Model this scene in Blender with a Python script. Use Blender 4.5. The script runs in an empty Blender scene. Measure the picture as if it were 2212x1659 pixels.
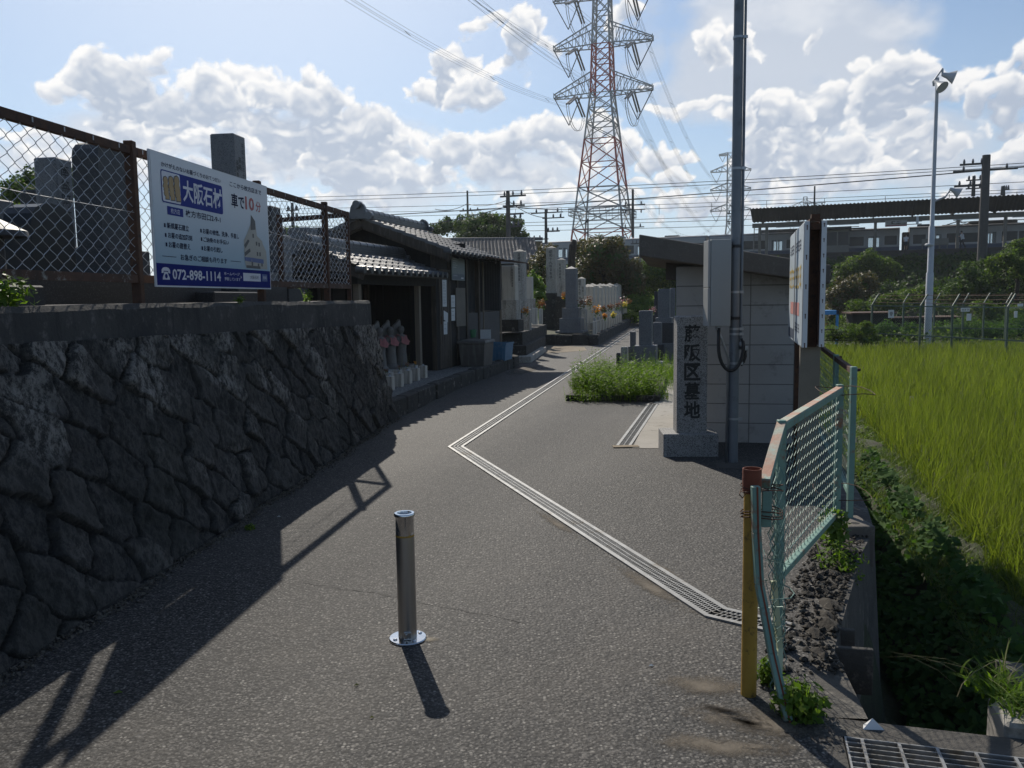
import bpy, math, random
import numpy as np
from mathutils import Vector, Matrix

SC = bpy.context.scene
COL = SC.collection
# ------------------------------------------------------------------ camera
F = 1791.0; CX = 1106.0; CY = 829.5; EYE = 1.5
PIT = math.atan(.103); ROLL = .014
RR = Vector((math.cos(ROLL), -math.sin(ROLL)*math.sin(PIT), -math.sin(ROLL)*math.cos(PIT)))
UU = Vector((math.sin(ROLL), math.cos(ROLL)*math.sin(PIT), math.cos(ROLL)*math.cos(PIT)))
FF = Vector((0, math.cos(PIT), -math.sin(PIT)))
cam = bpy.data.objects.new('camera', bpy.data.cameras.new('camera'))
COL.objects.link(cam)
m = Matrix.Identity(4)
for i in range(3):
    m[i][0] = RR[i]; m[i][1] = UU[i]; m[i][2] = -FF[i]
m[2][3] = EYE
cam.matrix_world = m
cam.data.sensor_width = 36; cam.data.lens = F/2212*36
cam.data.clip_start = .05; cam.data.clip_end = 9000
SC.camera = cam

def ray(px, py):
    return FF + RR*((px-CX)/F) - UU*((py-CY)/F)
def gp(px, py, z=0.):
    d = ray(px, py); k = (z-EYE)/d.z
    return Vector((d.x*k, d.y*k, z))
def at(px, py, Y):
    d = ray(px, py); k = Y/d.y
    return Vector((d.x*k, Y, EYE+d.z*k))

# ------------------------------------------------------------------ light
SUN_H = (-.275, .962); SUN_EL = math.radians(39.5)
sd = Vector((SUN_H[0]*math.cos(SUN_EL), SUN_H[1]*math.cos(SUN_EL), math.sin(SUN_EL))).normalized()
sl = bpy.data.lights.new('sun', 'SUN'); sl.energy = 5.0; sl.angle = math.radians(.5); sl.color = (1, .93, .82)
so = bpy.data.objects.new('sun', sl); COL.objects.link(so)
so.rotation_euler = sd.to_track_quat('Z', 'Y').to_euler(); so.location = (0, 0, 30)
SC.view_settings.view_transform = 'Standard'; SC.view_settings.look = 'None'
SC.view_settings.exposure = 0; SC.view_settings.gamma = 1
SC.cycles.max_bounces = 6; SC.cycles.transparent_max_bounces = 12
SC.cycles.diffuse_bounces = 3; SC.cycles.glossy_bounces = 3

world = bpy.data.worlds.new('World'); SC.world = world; world.use_nodes = True
HAZE = .00028
SKYS = .10
def make_world():
    nt = world.node_tree; N = nt.nodes; L = nt.links; N.clear()
    sky = N.new('ShaderNodeTexSky'); sky.sky_type = 'NISHITA'; sky.sun_disc = False
    sky.sun_elevation = SUN_EL; sky.sun_rotation = math.atan2(SUN_H[0], SUN_H[1])
    sky.air_density = 1.0; sky.dust_density = .35; sky.ozone_density = 3.0
    bg = N.new('ShaderNodeBackground'); bg.inputs['Strength'].default_value = SKYS
    tc = N.new('ShaderNodeTexCoord'); sp = N.new('ShaderNodeSeparateXYZ'); L.new(tc.outputs['Generated'], sp.inputs[0])
    mr = N.new('ShaderNodeMapRange'); mr.interpolation_type = 'SMOOTHSTEP'; L.new(sp.outputs[2], mr.inputs['Value'])
    mr.inputs['From Min'].default_value = .42; mr.inputs['From Max'].default_value = -.02
    mr.inputs['To Min'].default_value = .05; mr.inputs['To Max'].default_value = .62
    mx = N.new('ShaderNodeMix'); mx.data_type = 'RGBA'; L.new(mr.outputs[0], mx.inputs['Factor'])
    L.new(sky.outputs[0], mx.inputs['A']); mx.inputs['B'].default_value = (4.6, 5.9, 7.6, 1)   # pale humid air low down
    dt = N.new('ShaderNodeVectorMath'); dt.operation = 'DOT_PRODUCT'; L.new(tc.outputs['Generated'], dt.inputs[0]); dt.inputs[1].default_value = tuple(sd)
    g1 = N.new('ShaderNodeMapRange'); g1.interpolation_type = 'SMOOTHERSTEP'; L.new(dt.outputs['Value'], g1.inputs['Value']); g1.inputs['From Min'].default_value = .80; g1.inputs['From Max'].default_value = 1.02; g1.inputs['To Max'].default_value = .6
    m2 = N.new('ShaderNodeMix'); m2.data_type = 'RGBA'; L.new(g1.outputs[0], m2.inputs['Factor']); L.new(mx.outputs['Result'], m2.inputs['A']); m2.inputs['B'].default_value = (8.6, 9.2, 10., 1)
    L.new(m2.outputs['Result'], bg.inputs['Color'])
    out = N.new('ShaderNodeOutputWorld'); L.new(bg.outputs[0], out.inputs[0])
make_world()

# ------------------------------------------------------------------ object helpers
ORG = {}
def tag(o, label=None, cat=None, group=None, kind=None):
    if label: o['label'] = label
    if cat: o['category'] = cat
    if group: o['group'] = group
    if kind: o['kind'] = kind
    return o
def thing(name, label, cat, loc=(0, 0, 0), group=None):
    o = bpy.data.objects.new(name, None); COL.objects.link(o)
    o.empty_display_size = .2; o.location = loc
    ORG[o.name] = Vector(loc)
    return tag(o, label, cat, group)
def link_mesh(name, me, mat, parent=None, org=None):
    if mat is not None:
        for mm in (mat if isinstance(mat, (list, tuple)) else [mat]): me.materials.append(mm)
    o = bpy.data.objects.new(name, me); COL.objects.link(o)
    if parent is not None:
        o.parent = parent; ORG[o.name] = ORG[parent.name]
    else:
        o.location = org; ORG[o.name] = Vector(org)
    return o
def np_mesh(name, V, Fc, mat, parent=None, smooth=False, nv=4, mi=None):
    """V (n,3) world coordinates, Fc (m,nv) indices"""
    V = np.asarray(V, dtype=np.float64)
    if parent is not None: org = np.array(ORG[parent.name])
    else: org = np.array([(V[:, 0].min()+V[:, 0].max())/2, (V[:, 1].min()+V[:, 1].max())/2, V[:, 2].min()])
    me = bpy.data.meshes.new(name)
    me.vertices.add(len(V)); me.vertices.foreach_set('co', (V-org).astype(np.float32).ravel())
    Fc = np.asarray(Fc, dtype=np.int32); k = Fc.shape[1]
    me.loops.add(Fc.size); me.loops.foreach_set('vertex_index', Fc.ravel())
    me.polygons.add(len(Fc)); me.polygons.foreach_set('loop_start', np.arange(0, Fc.size, k, dtype=np.int32))
    me.polygons.foreach_set('loop_total', np.full(len(Fc), k, dtype=np.int32))
    if smooth: me.polygons.foreach_set('use_smooth', np.ones(len(Fc), dtype=bool))
    me.update(calc_edges=True); me.validate()
    return link_mesh(name, me, mat, parent, Vector(org))

class MB:
    def __init__(s): s.v = []; s.f = []
    def add(s, vs, fs):
        b = len(s.v); s.v += [tuple(v) for v in vs]; s.f += [tuple(b+i for i in f) for f in fs]; return s
    def hexa(s, p):   # 8 points: bottom ring 0-3, top ring 4-7
        return s.add(p, [(3,2,1,0),(4,5,6,7),(0,1,5,4),(1,2,6,5),(2,3,7,6),(3,0,4,7)])
    def box(s, x0, x1, y0, y1, z0, z1):
        return s.hexa([(x0,y0,z0),(x1,y0,z0),(x1,y1,z0),(x0,y1,z0),(x0,y0,z1),(x1,y0,z1),(x1,y1,z1),(x0,y1,z1)])
    def fbox(s, fr, a0, a1, b0, b1, z0, z1, bev=0.):
        """box in a frame fr=(origin, dir_a, dir_b)"""
        O, A, B = fr
        P = lambda a, b, z: (O[0]+A[0]*a+B[0]*b, O[1]+A[1]*a+B[1]*b, O[2]+z)
        if bev <= 0:
            return s.hexa([P(a0,b0,z0),P(a1,b0,z0),P(a1,b1,z0),P(a0,b1,z0),P(a0,b0,z1),P(a1,b0,z1),P(a1,b1,z1),P(a0,b1,z1)])
        c = bev
        ring = [(a0+c,b0),(a1-c,b0),(a1,b0+c),(a1,b1-c),(a1-c,b1),(a0+c,b1),(a0,b1-c),(a0,b0+c)]
        ins = [(a0+c*1.4,b0+c),(a1-c*1.4,b0+c),(a1-c,b0+c*1.4),(a1-c,b1-c*1.4),(a1-c*1.4,b1-c),(a0+c*1.4,b1-c),(a0+c,b1-c*1.4),(a0+c,b0+c*1.4)]
        vs = [P(a,b,z0) for a,b in ring]+[P(a,b,z1-c) for a,b in ring]+[P(a,b,z1) for a,b in ins]
        fs = [tuple(range(7,-1,-1)), tuple(range(16,24))]
        for i in range(8):
            j = (i+1) % 8; fs += [(i,j,8+j,8+i),(8+i,8+j,16+j,16+i)]
        return s.add(vs, fs)
    def frus(s, fr, a0, a1, b0, b1, z0, z1, t):
        O, A, B = fr
        P = lambda a, b, z: (O[0]+A[0]*a+B[0]*b, O[1]+A[1]*a+B[1]*b, O[2]+z)
        return s.hexa([P(a0,b0,z0),P(a1,b0,z0),P(a1,b1,z0),P(a0,b1,z0),P(a0+t,b0+t,z1),P(a1-t,b0+t,z1),P(a1-t,b1-t,z1),P(a0+t,b1-t,z1)])
    def bar(s, p, q, w, h=None, up=(0,0,1)):
        p = Vector(p); q = Vector(q); d = (q-p)
        if d.length < 1e-6: return s
        d.normalize(); up = Vector(up); h = h or w
        if abs(d.dot(up)) > .97: up = Vector((0,1,0)) if abs(d.y) < .9 else Vector((1,0,0))
        sd_ = d.cross(up).normalized()*w/2; u = sd_.cross(d).normalized()*h/2
        vs = [p-sd_-u, p+sd_-u, p+sd_+u, p-sd_+u, q-sd_-u, q+sd_-u, q+sd_+u, q-sd_+u]
        return s.add(vs, [(0,1,2,3),(7,6,5,4),(0,4,5,1),(1,5,6,2),(2,6,7,3),(3,7,4,0)])
    def tube(s, pts, r, n=8, cap=True):
        pts = [Vector(p) for p in pts]; N = len(pts)
        rs = r if isinstance(r, (list, tuple)) else [r]*N
        ref = Vector((0,0,1)); rings = []
        prev = None
        for i, p in enumerate(pts):
            d = (pts[min(i+1,N-1)]-pts[max(i-1,0)])
            d = d.normalized() if d.length > 1e-9 else Vector((0,0,1))
            if prev is None:
                a = d.orthogonal().normalized()
                if abs(d.dot(ref)) < .95: a = d.cross(ref).normalized()
            else:
                a = (prev-d*prev.dot(d))
                a = a.normalized() if a.length > 1e-6 else d.orthogonal().normalized()
            prev = a; b = d.cross(a)
            rings.append([p+(a*math.cos(2*math.pi*k/n)+b*math.sin(2*math.pi*k/n))*rs[i] for k in range(n)])
        vs = [v for R_ in rings for v in R_]; fs = []
        for i in range(N-1):
            for k in range(n):
                k2 = (k+1) % n; fs.append((i*n+k, i*n+k2, (i+1)*n+k2, (i+1)*n+k))
        if cap: fs += [tuple(range(n-1,-1,-1)), tuple((N-1)*n+k for k in range(n))]
        return s.add(vs, fs)
    def lathe(s, prof, n=16, o=(0,0,0), cap=True):
        vs = []; fs = []
        for (r, z) in prof:
            for k in range(n): vs.append((o[0]+r*math.cos(2*math.pi*k/n), o[1]+r*math.sin(2*math.pi*k/n), o[2]+z))
        for i in range(len(prof)-1):
            for k in range(n):
                k2 = (k+1) % n; fs.append((i*n+k, i*n+k2, (i+1)*n+k2, (i+1)*n+k))
        if cap: fs += [tuple(range(n-1,-1,-1)), tuple((len(prof)-1)*n+k for k in range(n))]
        return s.add(vs, fs)
    def prism(s, poly, ext):   # poly: 3d points (planar), ext: vector
        n = len(poly); e = Vector(ext); vs = [Vector(p) for p in poly]
        vs = vs+[v+e for v in vs]
        return s.add(vs, [tuple(range(n-1,-1,-1)), tuple(range(n,2*n))]+[(i,(i+1)%n,n+(i+1)%n,n+i) for i in range(n)])
    def build(s, name, mat, parent=None, smooth=False, autos=None, bevel=0., seg=2):
        V = np.array(s.v, dtype=np.float64)
        if parent is not None: org = np.array(ORG[parent.name])
        else: org = np.array([(V[:,0].min()+V[:,0].max())/2, (V[:,1].min()+V[:,1].max())/2, V[:,2].min()])
        me = bpy.data.meshes.new(name)
        me.from_pydata([tuple(v) for v in (V-org)], [], s.f); me.update()
        if smooth: me.polygons.foreach_set('use_smooth', [True]*len(me.polygons))
        o = link_mesh(name, me, mat, parent, Vector(org))
        if smooth and autos is not None:
            try: me.set_sharp_from_angle(angle=math.radians(autos))
            except Exception: pass
        if bevel > 0:
            b = o.modifiers.new('bevel', 'BEVEL'); b.width = bevel; b.segments = seg; b.limit_method = 'ANGLE'
        return o
def top(mb, name, mat, label, cat, group=None, **k):
    return tag(mb.build(name, mat, None, **k), label, cat, group)
def copy_tree(o, dloc, parent=None, label=None, rot=None):
    c = o.copy(); COL.objects.link(c)
    if parent is None:
        c.location = Vector(o.location)+Vector(dloc); ORG[c.name] = Vector(c.location)
        if label: c['label'] = label
    else:
        c.parent = parent; ORG[c.name] = ORG[parent.name]
    for ch in list(o.children): copy_tree(ch, (0,0,0), c)
    return c

# ------------------------------------------------------------------ materials
def nodes_of(name):
    mt = bpy.data.materials.new(name); mt.use_nodes = True
    nt = mt.node_tree; return mt, nt, nt.nodes, nt.links, nt.nodes['Principled BSDF']
def c4(c): return (c[0], c[1], c[2], 1) if not isinstance(c, (int, float)) else (c, c, c, 1)
def mixc(nt, fac, a, b, mode='MIX'):
    n = nt.nodes.new('ShaderNodeMix'); n.data_type = 'RGBA'; n.blend_type = mode
    for nm, v in (('Factor', fac), ('A', a), ('B', b)):
        if isinstance(v, bpy.types.NodeSocket): nt.links.new(v, n.inputs[nm])
        elif nm == 'Factor': n.inputs[0].default_value = v
        else: n.inputs[nm].default_value = c4(v)
    return n.outputs['Result']
def noise(nt, vec, scale, detail=5, rough=.6, dist=0.):
    t = nt.nodes.new('ShaderNodeTexNoise'); t.inputs['Scale'].default_value = scale; t.inputs['Detail'].default_value = detail
    t.inputs['Roughness'].default_value = rough; t.inputs['Distortion'].default_value = dist
    nt.links.new(vec, t.inputs['Vector']); return t.outputs['Fac']
def ramp(nt, v, a, b, sm='LINEAR'):
    n = nt.nodes.new('ShaderNodeMapRange'); n.interpolation_type = sm
    nt.links.new(v, n.inputs['Value']); n.inputs['From Min'].default_value = a; n.inputs['From Max'].default_value = b
    return n.outputs[0]
def coords(nt, sc=None, rot=None):
    tc = nt.nodes.new('ShaderNodeTexCoord'); v = tc.outputs['Object']
    if sc or rot:
        mp = nt.nodes.new('ShaderNodeMapping'); nt.links.new(v, mp.inputs['Vector'])
        if sc: mp.inputs['Scale'].default_value = sc
        if rot: mp.inputs['Rotation'].default_value = rot
        v = mp.outputs[0]
    return v
def bump(nt, P, h, strength=.5, dist=.01, prev=None):
    b = nt.nodes.new('ShaderNodeBump'); b.inputs['Strength'].default_value = strength; b.inputs['Distance'].default_value = dist
    nt.links.new(h, b.inputs['Height'])
    if prev: nt.links.new(prev, b.inputs['Normal'])
    nt.links.new(b.outputs[0], P.inputs['Normal']); return b.outputs[0]
def pm(name, c1, c2=None, sc=3., rough=.8, metal=0., bs=0., bsc=40., streak=None, lo=.35, hi=.68, speck=None, spec=None, c3=None, sc3=14., r2=None, stretch=None):
    """weathered surface: c1 with patches of c2, optional vertical streaks, specks, bump"""
    mt, nt, N, L, P = nodes_of(name)
    v = coords(nt, stretch)
    col = None
    if c2 is not None:
        f = ramp(nt, noise(nt, v, sc, 6, .65), lo, hi); col = mixc(nt, f, c1, c2)
    if c3 is not None:
        f = ramp(nt, noise(nt, v, sc3, 8, .75), .55, .66); col = mixc(nt, f, col if col is not None else c1, c3)
    if streak is not None:
        vs = coords(nt, (1, 1, .12)); f = ramp(nt, noise(nt, vs, 9., 6, .7), .52, .72)
        col = mixc(nt, f, col if col is not None else c1, streak)
    if speck is not None:
        t = N.new('ShaderNodeTexVoronoi'); t.inputs['Scale'].default_value = speck[1]; L.new(v, t.inputs['Vector'])
        sp = N.new('ShaderNodeSeparateColor'); L.new(t.outputs['Color'], sp.inputs[0])
        f = ramp(nt, sp.outputs[0], speck[2], speck[2]+.12); col = mixc(nt, f, col if col is not None else c1, speck[0])
    if col is None: P.inputs['Base Color'].default_value = c4(c1)
    else: L.new(col, P.inputs['Base Color'])
    P.inputs['Roughness'].default_value = rough; P.inputs['Metallic'].default_value = metal
    if spec is not None: P.inputs['Specular IOR Level'].default_value = spec
    if bs > 0: bump(nt, P, noise(nt, v, bsc, 6, .7), bs, .004+.4/bsc)
    return mt
def leafmat(name, ca, cb, cc=None, trans=.35, rough=.5, sp=.3):
    mt, nt, N, L, P = nodes_of(name)
    g = N.new('ShaderNodeNewGeometry'); r = g.outputs['Random Per Island']
    v = coords(nt); f2 = ramp(nt, noise(nt, v, .9, 4, .6), .4, .62)
    col = mixc(nt, r, ca, cb)
    if cc is not None: col = mixc(nt, f2, col, mixc(nt, r, cc, cb))
    L.new(col, P.inputs['Base Color']); P.inputs['Roughness'].default_value = rough
    P.inputs['Specular IOR Level'].default_value = sp
    tr = N.new('ShaderNodeBsdfTranslucent')
    L.new(mixc(nt, 1., col, (1.5, 1.7, .6), 'MULTIPLY'), tr.inputs['Color'])
    mx = N.new('ShaderNodeMixShader'); mx.inputs[0].default_value = trans
    L.new(P.outputs[0], mx.inputs[1]); L.new(tr.outputs[0], mx.inputs[2])
    L.new(mx.outputs[0], N['Material Output'].inputs[0]); return mt
def plain(name, c, rough=.5, metal=0., spec=None):
    mt, nt, N, L, P = nodes_of(name); v = coords(nt)
    f = ramp(nt, noise(nt, v, 6., 5, .6), .3, .75)
    L.new(mixc(nt, f, tuple(x*1.06 for x in c), tuple(x*.88 for x in c)), P.inputs['Base Color'])
    P.inputs['Roughness'].default_value = rough; P.inputs['Metallic'].default_value = metal
    if spec is not None: P.inputs['Specular IOR Level'].default_value = spec
    return mt

M = {}
def asphalt():
    mt, nt, N, L, P = nodes_of('asphalt'); v = coords(nt)
    t = N.new('ShaderNodeTexVoronoi'); t.inputs['Scale'].default_value = 62.; L.new(v, t.inputs['Vector'])
    sp = N.new('ShaderNodeSeparateColor'); L.new(t.outputs['Color'], sp.inputs[0])
    big = ramp(nt, noise(nt, v, .55, 7, .68), .38, .62)
    base = mixc(nt, big, (.018, .0175, .017), (.043, .040, .0375))
    fine = ramp(nt, noise(nt, v, 130., 3, .7), .35, .7)
    base = mixc(nt, fine, base, (.010, .0098, .0095))
    t2 = N.new('ShaderNodeTexVoronoi'); t2.inputs['Scale'].default_value = 135.; L.new(v, t2.inputs['Vector'])
    s2 = N.new('ShaderNodeSeparateColor'); L.new(t2.outputs['Color'], s2.inputs[0])
    base = mixc(nt, ramp(nt, s2.outputs[0], .62, .95), base, (.105, .098, .090))
    near = ramp(nt, t.outputs['Distance'], .42, .25)
    mN = N.new('ShaderNodeMath'); mN.operation = 'MULTIPLY'
    L.new(ramp(nt, sp.outputs[0], .45, .90), mN.inputs[0]); L.new(near, mN.inputs[1])
    chip = mixc(nt, sp.outputs[1], (.09, .084, .077), (.25, .235, .21))
    base = mixc(nt, mN.outputs[0], base, chip)
    dust = ramp(nt, noise(nt, v, .33, 7, .7), .56, .72)
    mD = N.new('ShaderNodeMath'); mD.operation = 'MULTIPLY'; L.new(dust, mD.inputs[0]); mD.inputs[1].default_value = .35
    base = mixc(nt, mD.outputs[0], base, (.115, .10, .082))
    L.new(base, P.inputs['Base Color']); P.inputs['Roughness'].default_value = .78
    P.inputs['Specular IOR Level'].default_value = .4
    a = bump(nt, P, t.outputs['Distance'], .7, .006)
    bump(nt, P, noise(nt, v, 60., 6, .75), .55, .006, a)
    return mt
M['asphalt'] = asphalt()
def stonewall():
    mt, nt, N, L, P = nodes_of('field_stone'); v = coords(nt)
    g = N.new('ShaderNodeAttribute'); g.attribute_name = 'cell'
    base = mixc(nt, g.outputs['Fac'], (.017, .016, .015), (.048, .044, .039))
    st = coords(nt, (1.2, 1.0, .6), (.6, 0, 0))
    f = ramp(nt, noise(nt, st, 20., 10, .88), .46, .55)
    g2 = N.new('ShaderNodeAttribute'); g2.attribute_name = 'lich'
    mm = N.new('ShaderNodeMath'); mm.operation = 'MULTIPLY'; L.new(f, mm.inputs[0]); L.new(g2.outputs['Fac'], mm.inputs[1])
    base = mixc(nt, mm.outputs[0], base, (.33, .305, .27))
    f3 = ramp(nt, noise(nt, v, 1.3, 5, .6), .5, .7)
    m3 = N.new('ShaderNodeMath'); m3.operation = 'MULTIPLY'; L.new(f3, m3.inputs[0]); m3.inputs[1].default_value = .5
    base = mixc(nt, m3.outputs[0], base, (.018, .021, .012))
    g3 = N.new('ShaderNodeAttribute'); g3.attribute_name = 'joint'
    base = mixc(nt, g3.outputs['Fac'], base, (.010, .010, .009))
    L.new(base, P.inputs['Base Color']); P.inputs['Roughness'].default_value = .9
    a = bump(nt, P, noise(nt, st, 26., 9, .78), 1., .04)
    bump(nt, P, noise(nt, v, 90., 5, .7), .5, .006, a)
    return mt
M['stonewall'] = stonewall()
M['coping'] = pm('stained_concrete', (.030,.029,.028), (.062,.058,.052), 2.2, .9, bs=.6, bsc=25, streak=(.012,.012,.012), c3=(.13,.12,.11), sc3=9.)
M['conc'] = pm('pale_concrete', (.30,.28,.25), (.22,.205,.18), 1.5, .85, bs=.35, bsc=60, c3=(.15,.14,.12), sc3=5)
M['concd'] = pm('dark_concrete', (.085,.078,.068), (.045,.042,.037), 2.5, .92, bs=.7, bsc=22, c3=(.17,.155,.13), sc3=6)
M['block'] = pm('concrete_block', (.35,.34,.325), (.285,.278,.265), 1.2, .92, bs=.35, bsc=90, c3=(.23,.222,.21), sc3=4)
M['mortar'] = pm('mortar', (.15,.145,.14), (.11,.107,.10), 8, .95)
M['slab'] = pm('slab_concrete', (.135,.118,.10), (.09,.08,.07), 2., .92, bs=.5, bsc=40, c3=(.15,.14,.12), sc3=16)
M['earth'] = pm('earth', (.075,.060,.042), (.040,.034,.025), 3., .95, bs=.9, bsc=30)
M['gravel'] = pm('gravel', (.16,.155,.145), (.09,.087,.08), 30., .9, bs=.9, bsc=70, speck=((.28,.27,.25), 60., .7))
M['sand'] = pm('sandy_soil', (.25,.20,.14), (.15,.125,.09), 5., .95, bs=.5, bsc=60)
M['fieldg'] = pm('field_ground', (.05,.065,.028), (.075,.065,.040), .8, .95, bs=.5, bsc=12)
M['banksoil'] = pm('grassy_soil', (.040,.055,.020), (.035,.032,.020), 3., .95, bs=.8, bsc=25, c3=(.07,.085,.035), sc3=8)
M['crumb'] = pm('crumbled_soil', (.050,.042,.032), (.022,.019,.015), 12., .95, bs=.6, bsc=60, c3=(.15,.135,.11), sc3=18)
M['mud'] = pm('mud', (.05,.042,.030), (.028,.026,.02), 3., .7, bs=.6, bsc=20)
M['granite'] = pm('granite', (.30,.29,.28), (.24,.235,.225), 3., .6, bs=.12, bsc=120, speck=((.06,.06,.06), 150., .72))
M['granite_sp'] = pm('speckled_granite', (.31,.305,.295), (.26,.255,.25), 4., .75, bs=.35, bsc=140, speck=((.09,.088,.085), 190., .62))
M['granite_o'] = pm('old_granite', (.44,.41,.355), (.33,.305,.26), 2.5, .85, bs=.3, bsc=70, streak=(.13,.12,.10), speck=((.12,.11,.10), 110., .8))
M['granite_w'] = pm('pale_granite', (.56,.51,.43), (.45,.41,.34), 2.5, .85, bs=.3, bsc=70, streak=(.17,.155,.13))
M['granite_d'] = pm('dark_granite', (.030,.031,.033), (.020,.021,.023), 3., .6, speck=((.07,.07,.073), 170., .8))
M['granite_g'] = pm('grey_granite', (.155,.16,.165), (.12,.123,.128), 3., .5, speck=((.05,.05,.055), 160., .75))
M['granite_k'] = pm('black_granite', (.009,.010,.012), (.013,.014,.016), 3., .32, spec=.25)
M['mossy'] = pm('mossy_stone', (.055,.050,.042), (.02,.02,.018), 5., .95, bs=.7, bsc=25, c3=(.19,.18,.16), sc3=10)
M['engrave'] = plain('engraving_black', (.012,.012,.012), .6)
M['engrave_g'] = plain('engraving_grey', (.10,.09,.08), .8)
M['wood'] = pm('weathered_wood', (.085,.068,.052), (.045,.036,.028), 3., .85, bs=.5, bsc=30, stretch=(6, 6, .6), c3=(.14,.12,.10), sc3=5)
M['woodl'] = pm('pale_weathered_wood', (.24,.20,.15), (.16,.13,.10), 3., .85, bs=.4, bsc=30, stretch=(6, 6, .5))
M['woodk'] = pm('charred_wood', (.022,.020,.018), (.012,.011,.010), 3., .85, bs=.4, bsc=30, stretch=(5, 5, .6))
M['tile'] = pm('kawara_tile', (.105,.108,.112), (.062,.064,.068), 3.5, .34, bs=.2, bsc=50, c3=(.035,.035,.033), sc3=9, spec=.7)
M['tile2'] = pm('kawara_tile_silver', (.20,.195,.20), (.13,.125,.13), 4., .30, spec=.7, c3=(.09,.085,.085), sc3=6)
M['rust'] = pm('rusty_steel', (.050,.024,.015), (.10,.045,.022), 12., .85, bs=.5, bsc=80, c3=(.018,.012,.010), sc3=20)
M['rustp'] = pm('rust_with_old_paint', (.10,.048,.028), (.045,.026,.018), 9., .85, bs=.5, bsc=80, c3=(.30,.30,.26), sc3=11)
M['wire'] = pm('galvanised_wire', (.42,.43,.44), (.30,.31,.32), 20., .5, .5)
M['wireg'] = pm('green_coated_wire', (.13,.23,.20), (.08,.15,.13), 10., .5, .15)
M['gpaint'] = pm('faded_green_paint', (.165,.285,.235), (.12,.215,.18), 5., .6, bs=.2, bsc=60, c3=(.22,.10,.055), sc3=7)
M['gpaintr'] = pm('green_paint_bleached_rusty', (.40,.22,.15), (.34,.36,.29), 4., .75, bs=.3, bsc=60, c3=(.30,.42,.36), sc3=9, lo=.45, hi=.58)
M['dgreen'] = pm('dark_green_paint', (.07,.11,.08), (.05,.08,.06), 5., .6)
M['yellow'] = pm('worn_yellow_paint', (.42,.25,.035), (.33,.19,.03), 8., .55, bs=.2, bsc=60, c3=(.05,.032,.018), sc3=13)
M['redrust'] = pm('red_rust', (.20,.055,.025), (.13,.035,.018), 9., .8, bs=.4, bsc=60)
M['steel'] = pm('brushed_steel', (.46,.45,.43), (.38,.37,.355), 4., .30, .95, stretch=(12, 12, .5))
M['chrome'] = plain('polished_steel', (.72,.72,.72), .08, 1.)
M['galv'] = pm('galvanised_steel', (.40,.42,.44), (.30,.315,.33), 6., .40, .65, bs=.05, bsc=60)
M['grate'] = pm('galvanised_grating', (.30,.30,.295), (.22,.22,.215), 12., .5, .45, c3=(.15,.13,.10), sc3=4)
M['poleg'] = pm('grey_zinc_pole', (.175,.195,.215), (.13,.145,.162), 3., .5, .35, bs=.1, bsc=40, c3=(.09,.10,.11), sc3=4)
M['boxg'] = pm('beige_grey_paint', (.31,.315,.305), (.285,.29,.28), 2., .55)
M['blackr'] = plain('black_conduit', (.018,.018,.019), .6)
M['dark'] = plain('depth_shade_and_seam', (.010,.010,.010), .95)  # near-black paint for shaded depths; also colours the asphalt seam
M['white'] = plain('white_paint', (.62,.63,.64), .45)
M['paper'] = plain('white_paper', (.62,.63,.62), .8)
M['panel'] = pm('old_board', (.17,.15,.12), (.12,.105,.085), 3., .8)
M['polew'] = pm('white_pole_paint', (.44,.46,.48), (.36,.375,.39), 2., .5, .1)
M['concpole'] = pm('concrete_pole', (.10,.092,.085), (.075,.07,.065), 2., .9, bs=.2, bsc=20)
M['towerw'] = pm('tower_white_paint', (.34,.35,.35), (.26,.27,.27), .5, .6)
M['towerr'] = pm('tower_red_paint', (.40,.07,.05), (.30,.055,.045), .5, .6)
M['insul'] = plain('insulator', (.10,.10,.11), .4)
M['cable'] = plain('dark_cable', (.055,.055,.06), .6)
M['cables'] = plain('aluminium_cable', (.20,.21,.22), .5, .3)
M['black'] = plain('black_rubber', (.012,.012,.012), .8)
M['train'] = pm('stainless_train_body', (.34,.345,.35), (.29,.295,.30), .6, .5, .2)
M['trainr'] = pm('train_roof', (.20,.20,.20), (.15,.15,.15), .8, .7)
M['trainu'] = plain('train_underside', (.025,.025,.028), .8)
M['trainb'] = plain('train_blue_band', (.05,.07,.12), .5)
M['wframe'] = plain('window_frame', (.48,.49,.49), .5)
M['canopy'] = pm('canopy_dark_steel', (.045,.045,.044), (.032,.032,.032), 1., .7)
M['beam'] = pm('canopy_beam_paint', (.18,.17,.145), (.14,.133,.115), 1., .7)
M['platf'] = pm('platform_concrete', (.075,.070,.063), (.05,.047,.043), .8, .9)
M['skin'] = plain('skin', (.42,.27,.19), .6)
M['hair'] = plain('hair', (.012,.010,.010), .6)
M['shirt'] = plain('white_shirt', (.55,.55,.56), .8)
M['trous'] = plain('dark_trousers', (.015,.016,.022), .85)
M['bluec'] = pm('blue_plastic', (.08,.20,.32), (.06,.155,.25), 4., .5, c3=(.16,.24,.30), sc3=6)
M['binb'] = pm('brown_grey_plastic', (.115,.105,.092), (.085,.078,.068), 3., .6, bs=.1, bsc=30, streak=(.20,.19,.17))
M['tarp'] = plain('blue_tarp', (.04,.24,.52), .55)
M['pink'] = pm('pink_cloth', (.42,.17,.16), (.34,.13,.13), 6., .9)
M['lot'] = pm('grey_statue_stone', (.20,.19,.175), (.14,.135,.125), 6., .9, bs=.3, bsc=60)
M['bark'] = pm('bark', (.045,.036,.028), (.025,.02,.016), 5., .95, bs=.8, bsc=20)
M['leaf'] = leafmat('green_leaves', (.022,.046,.012), (.065,.105,.022), (.030,.058,.016), .35, .6, .2)
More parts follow.
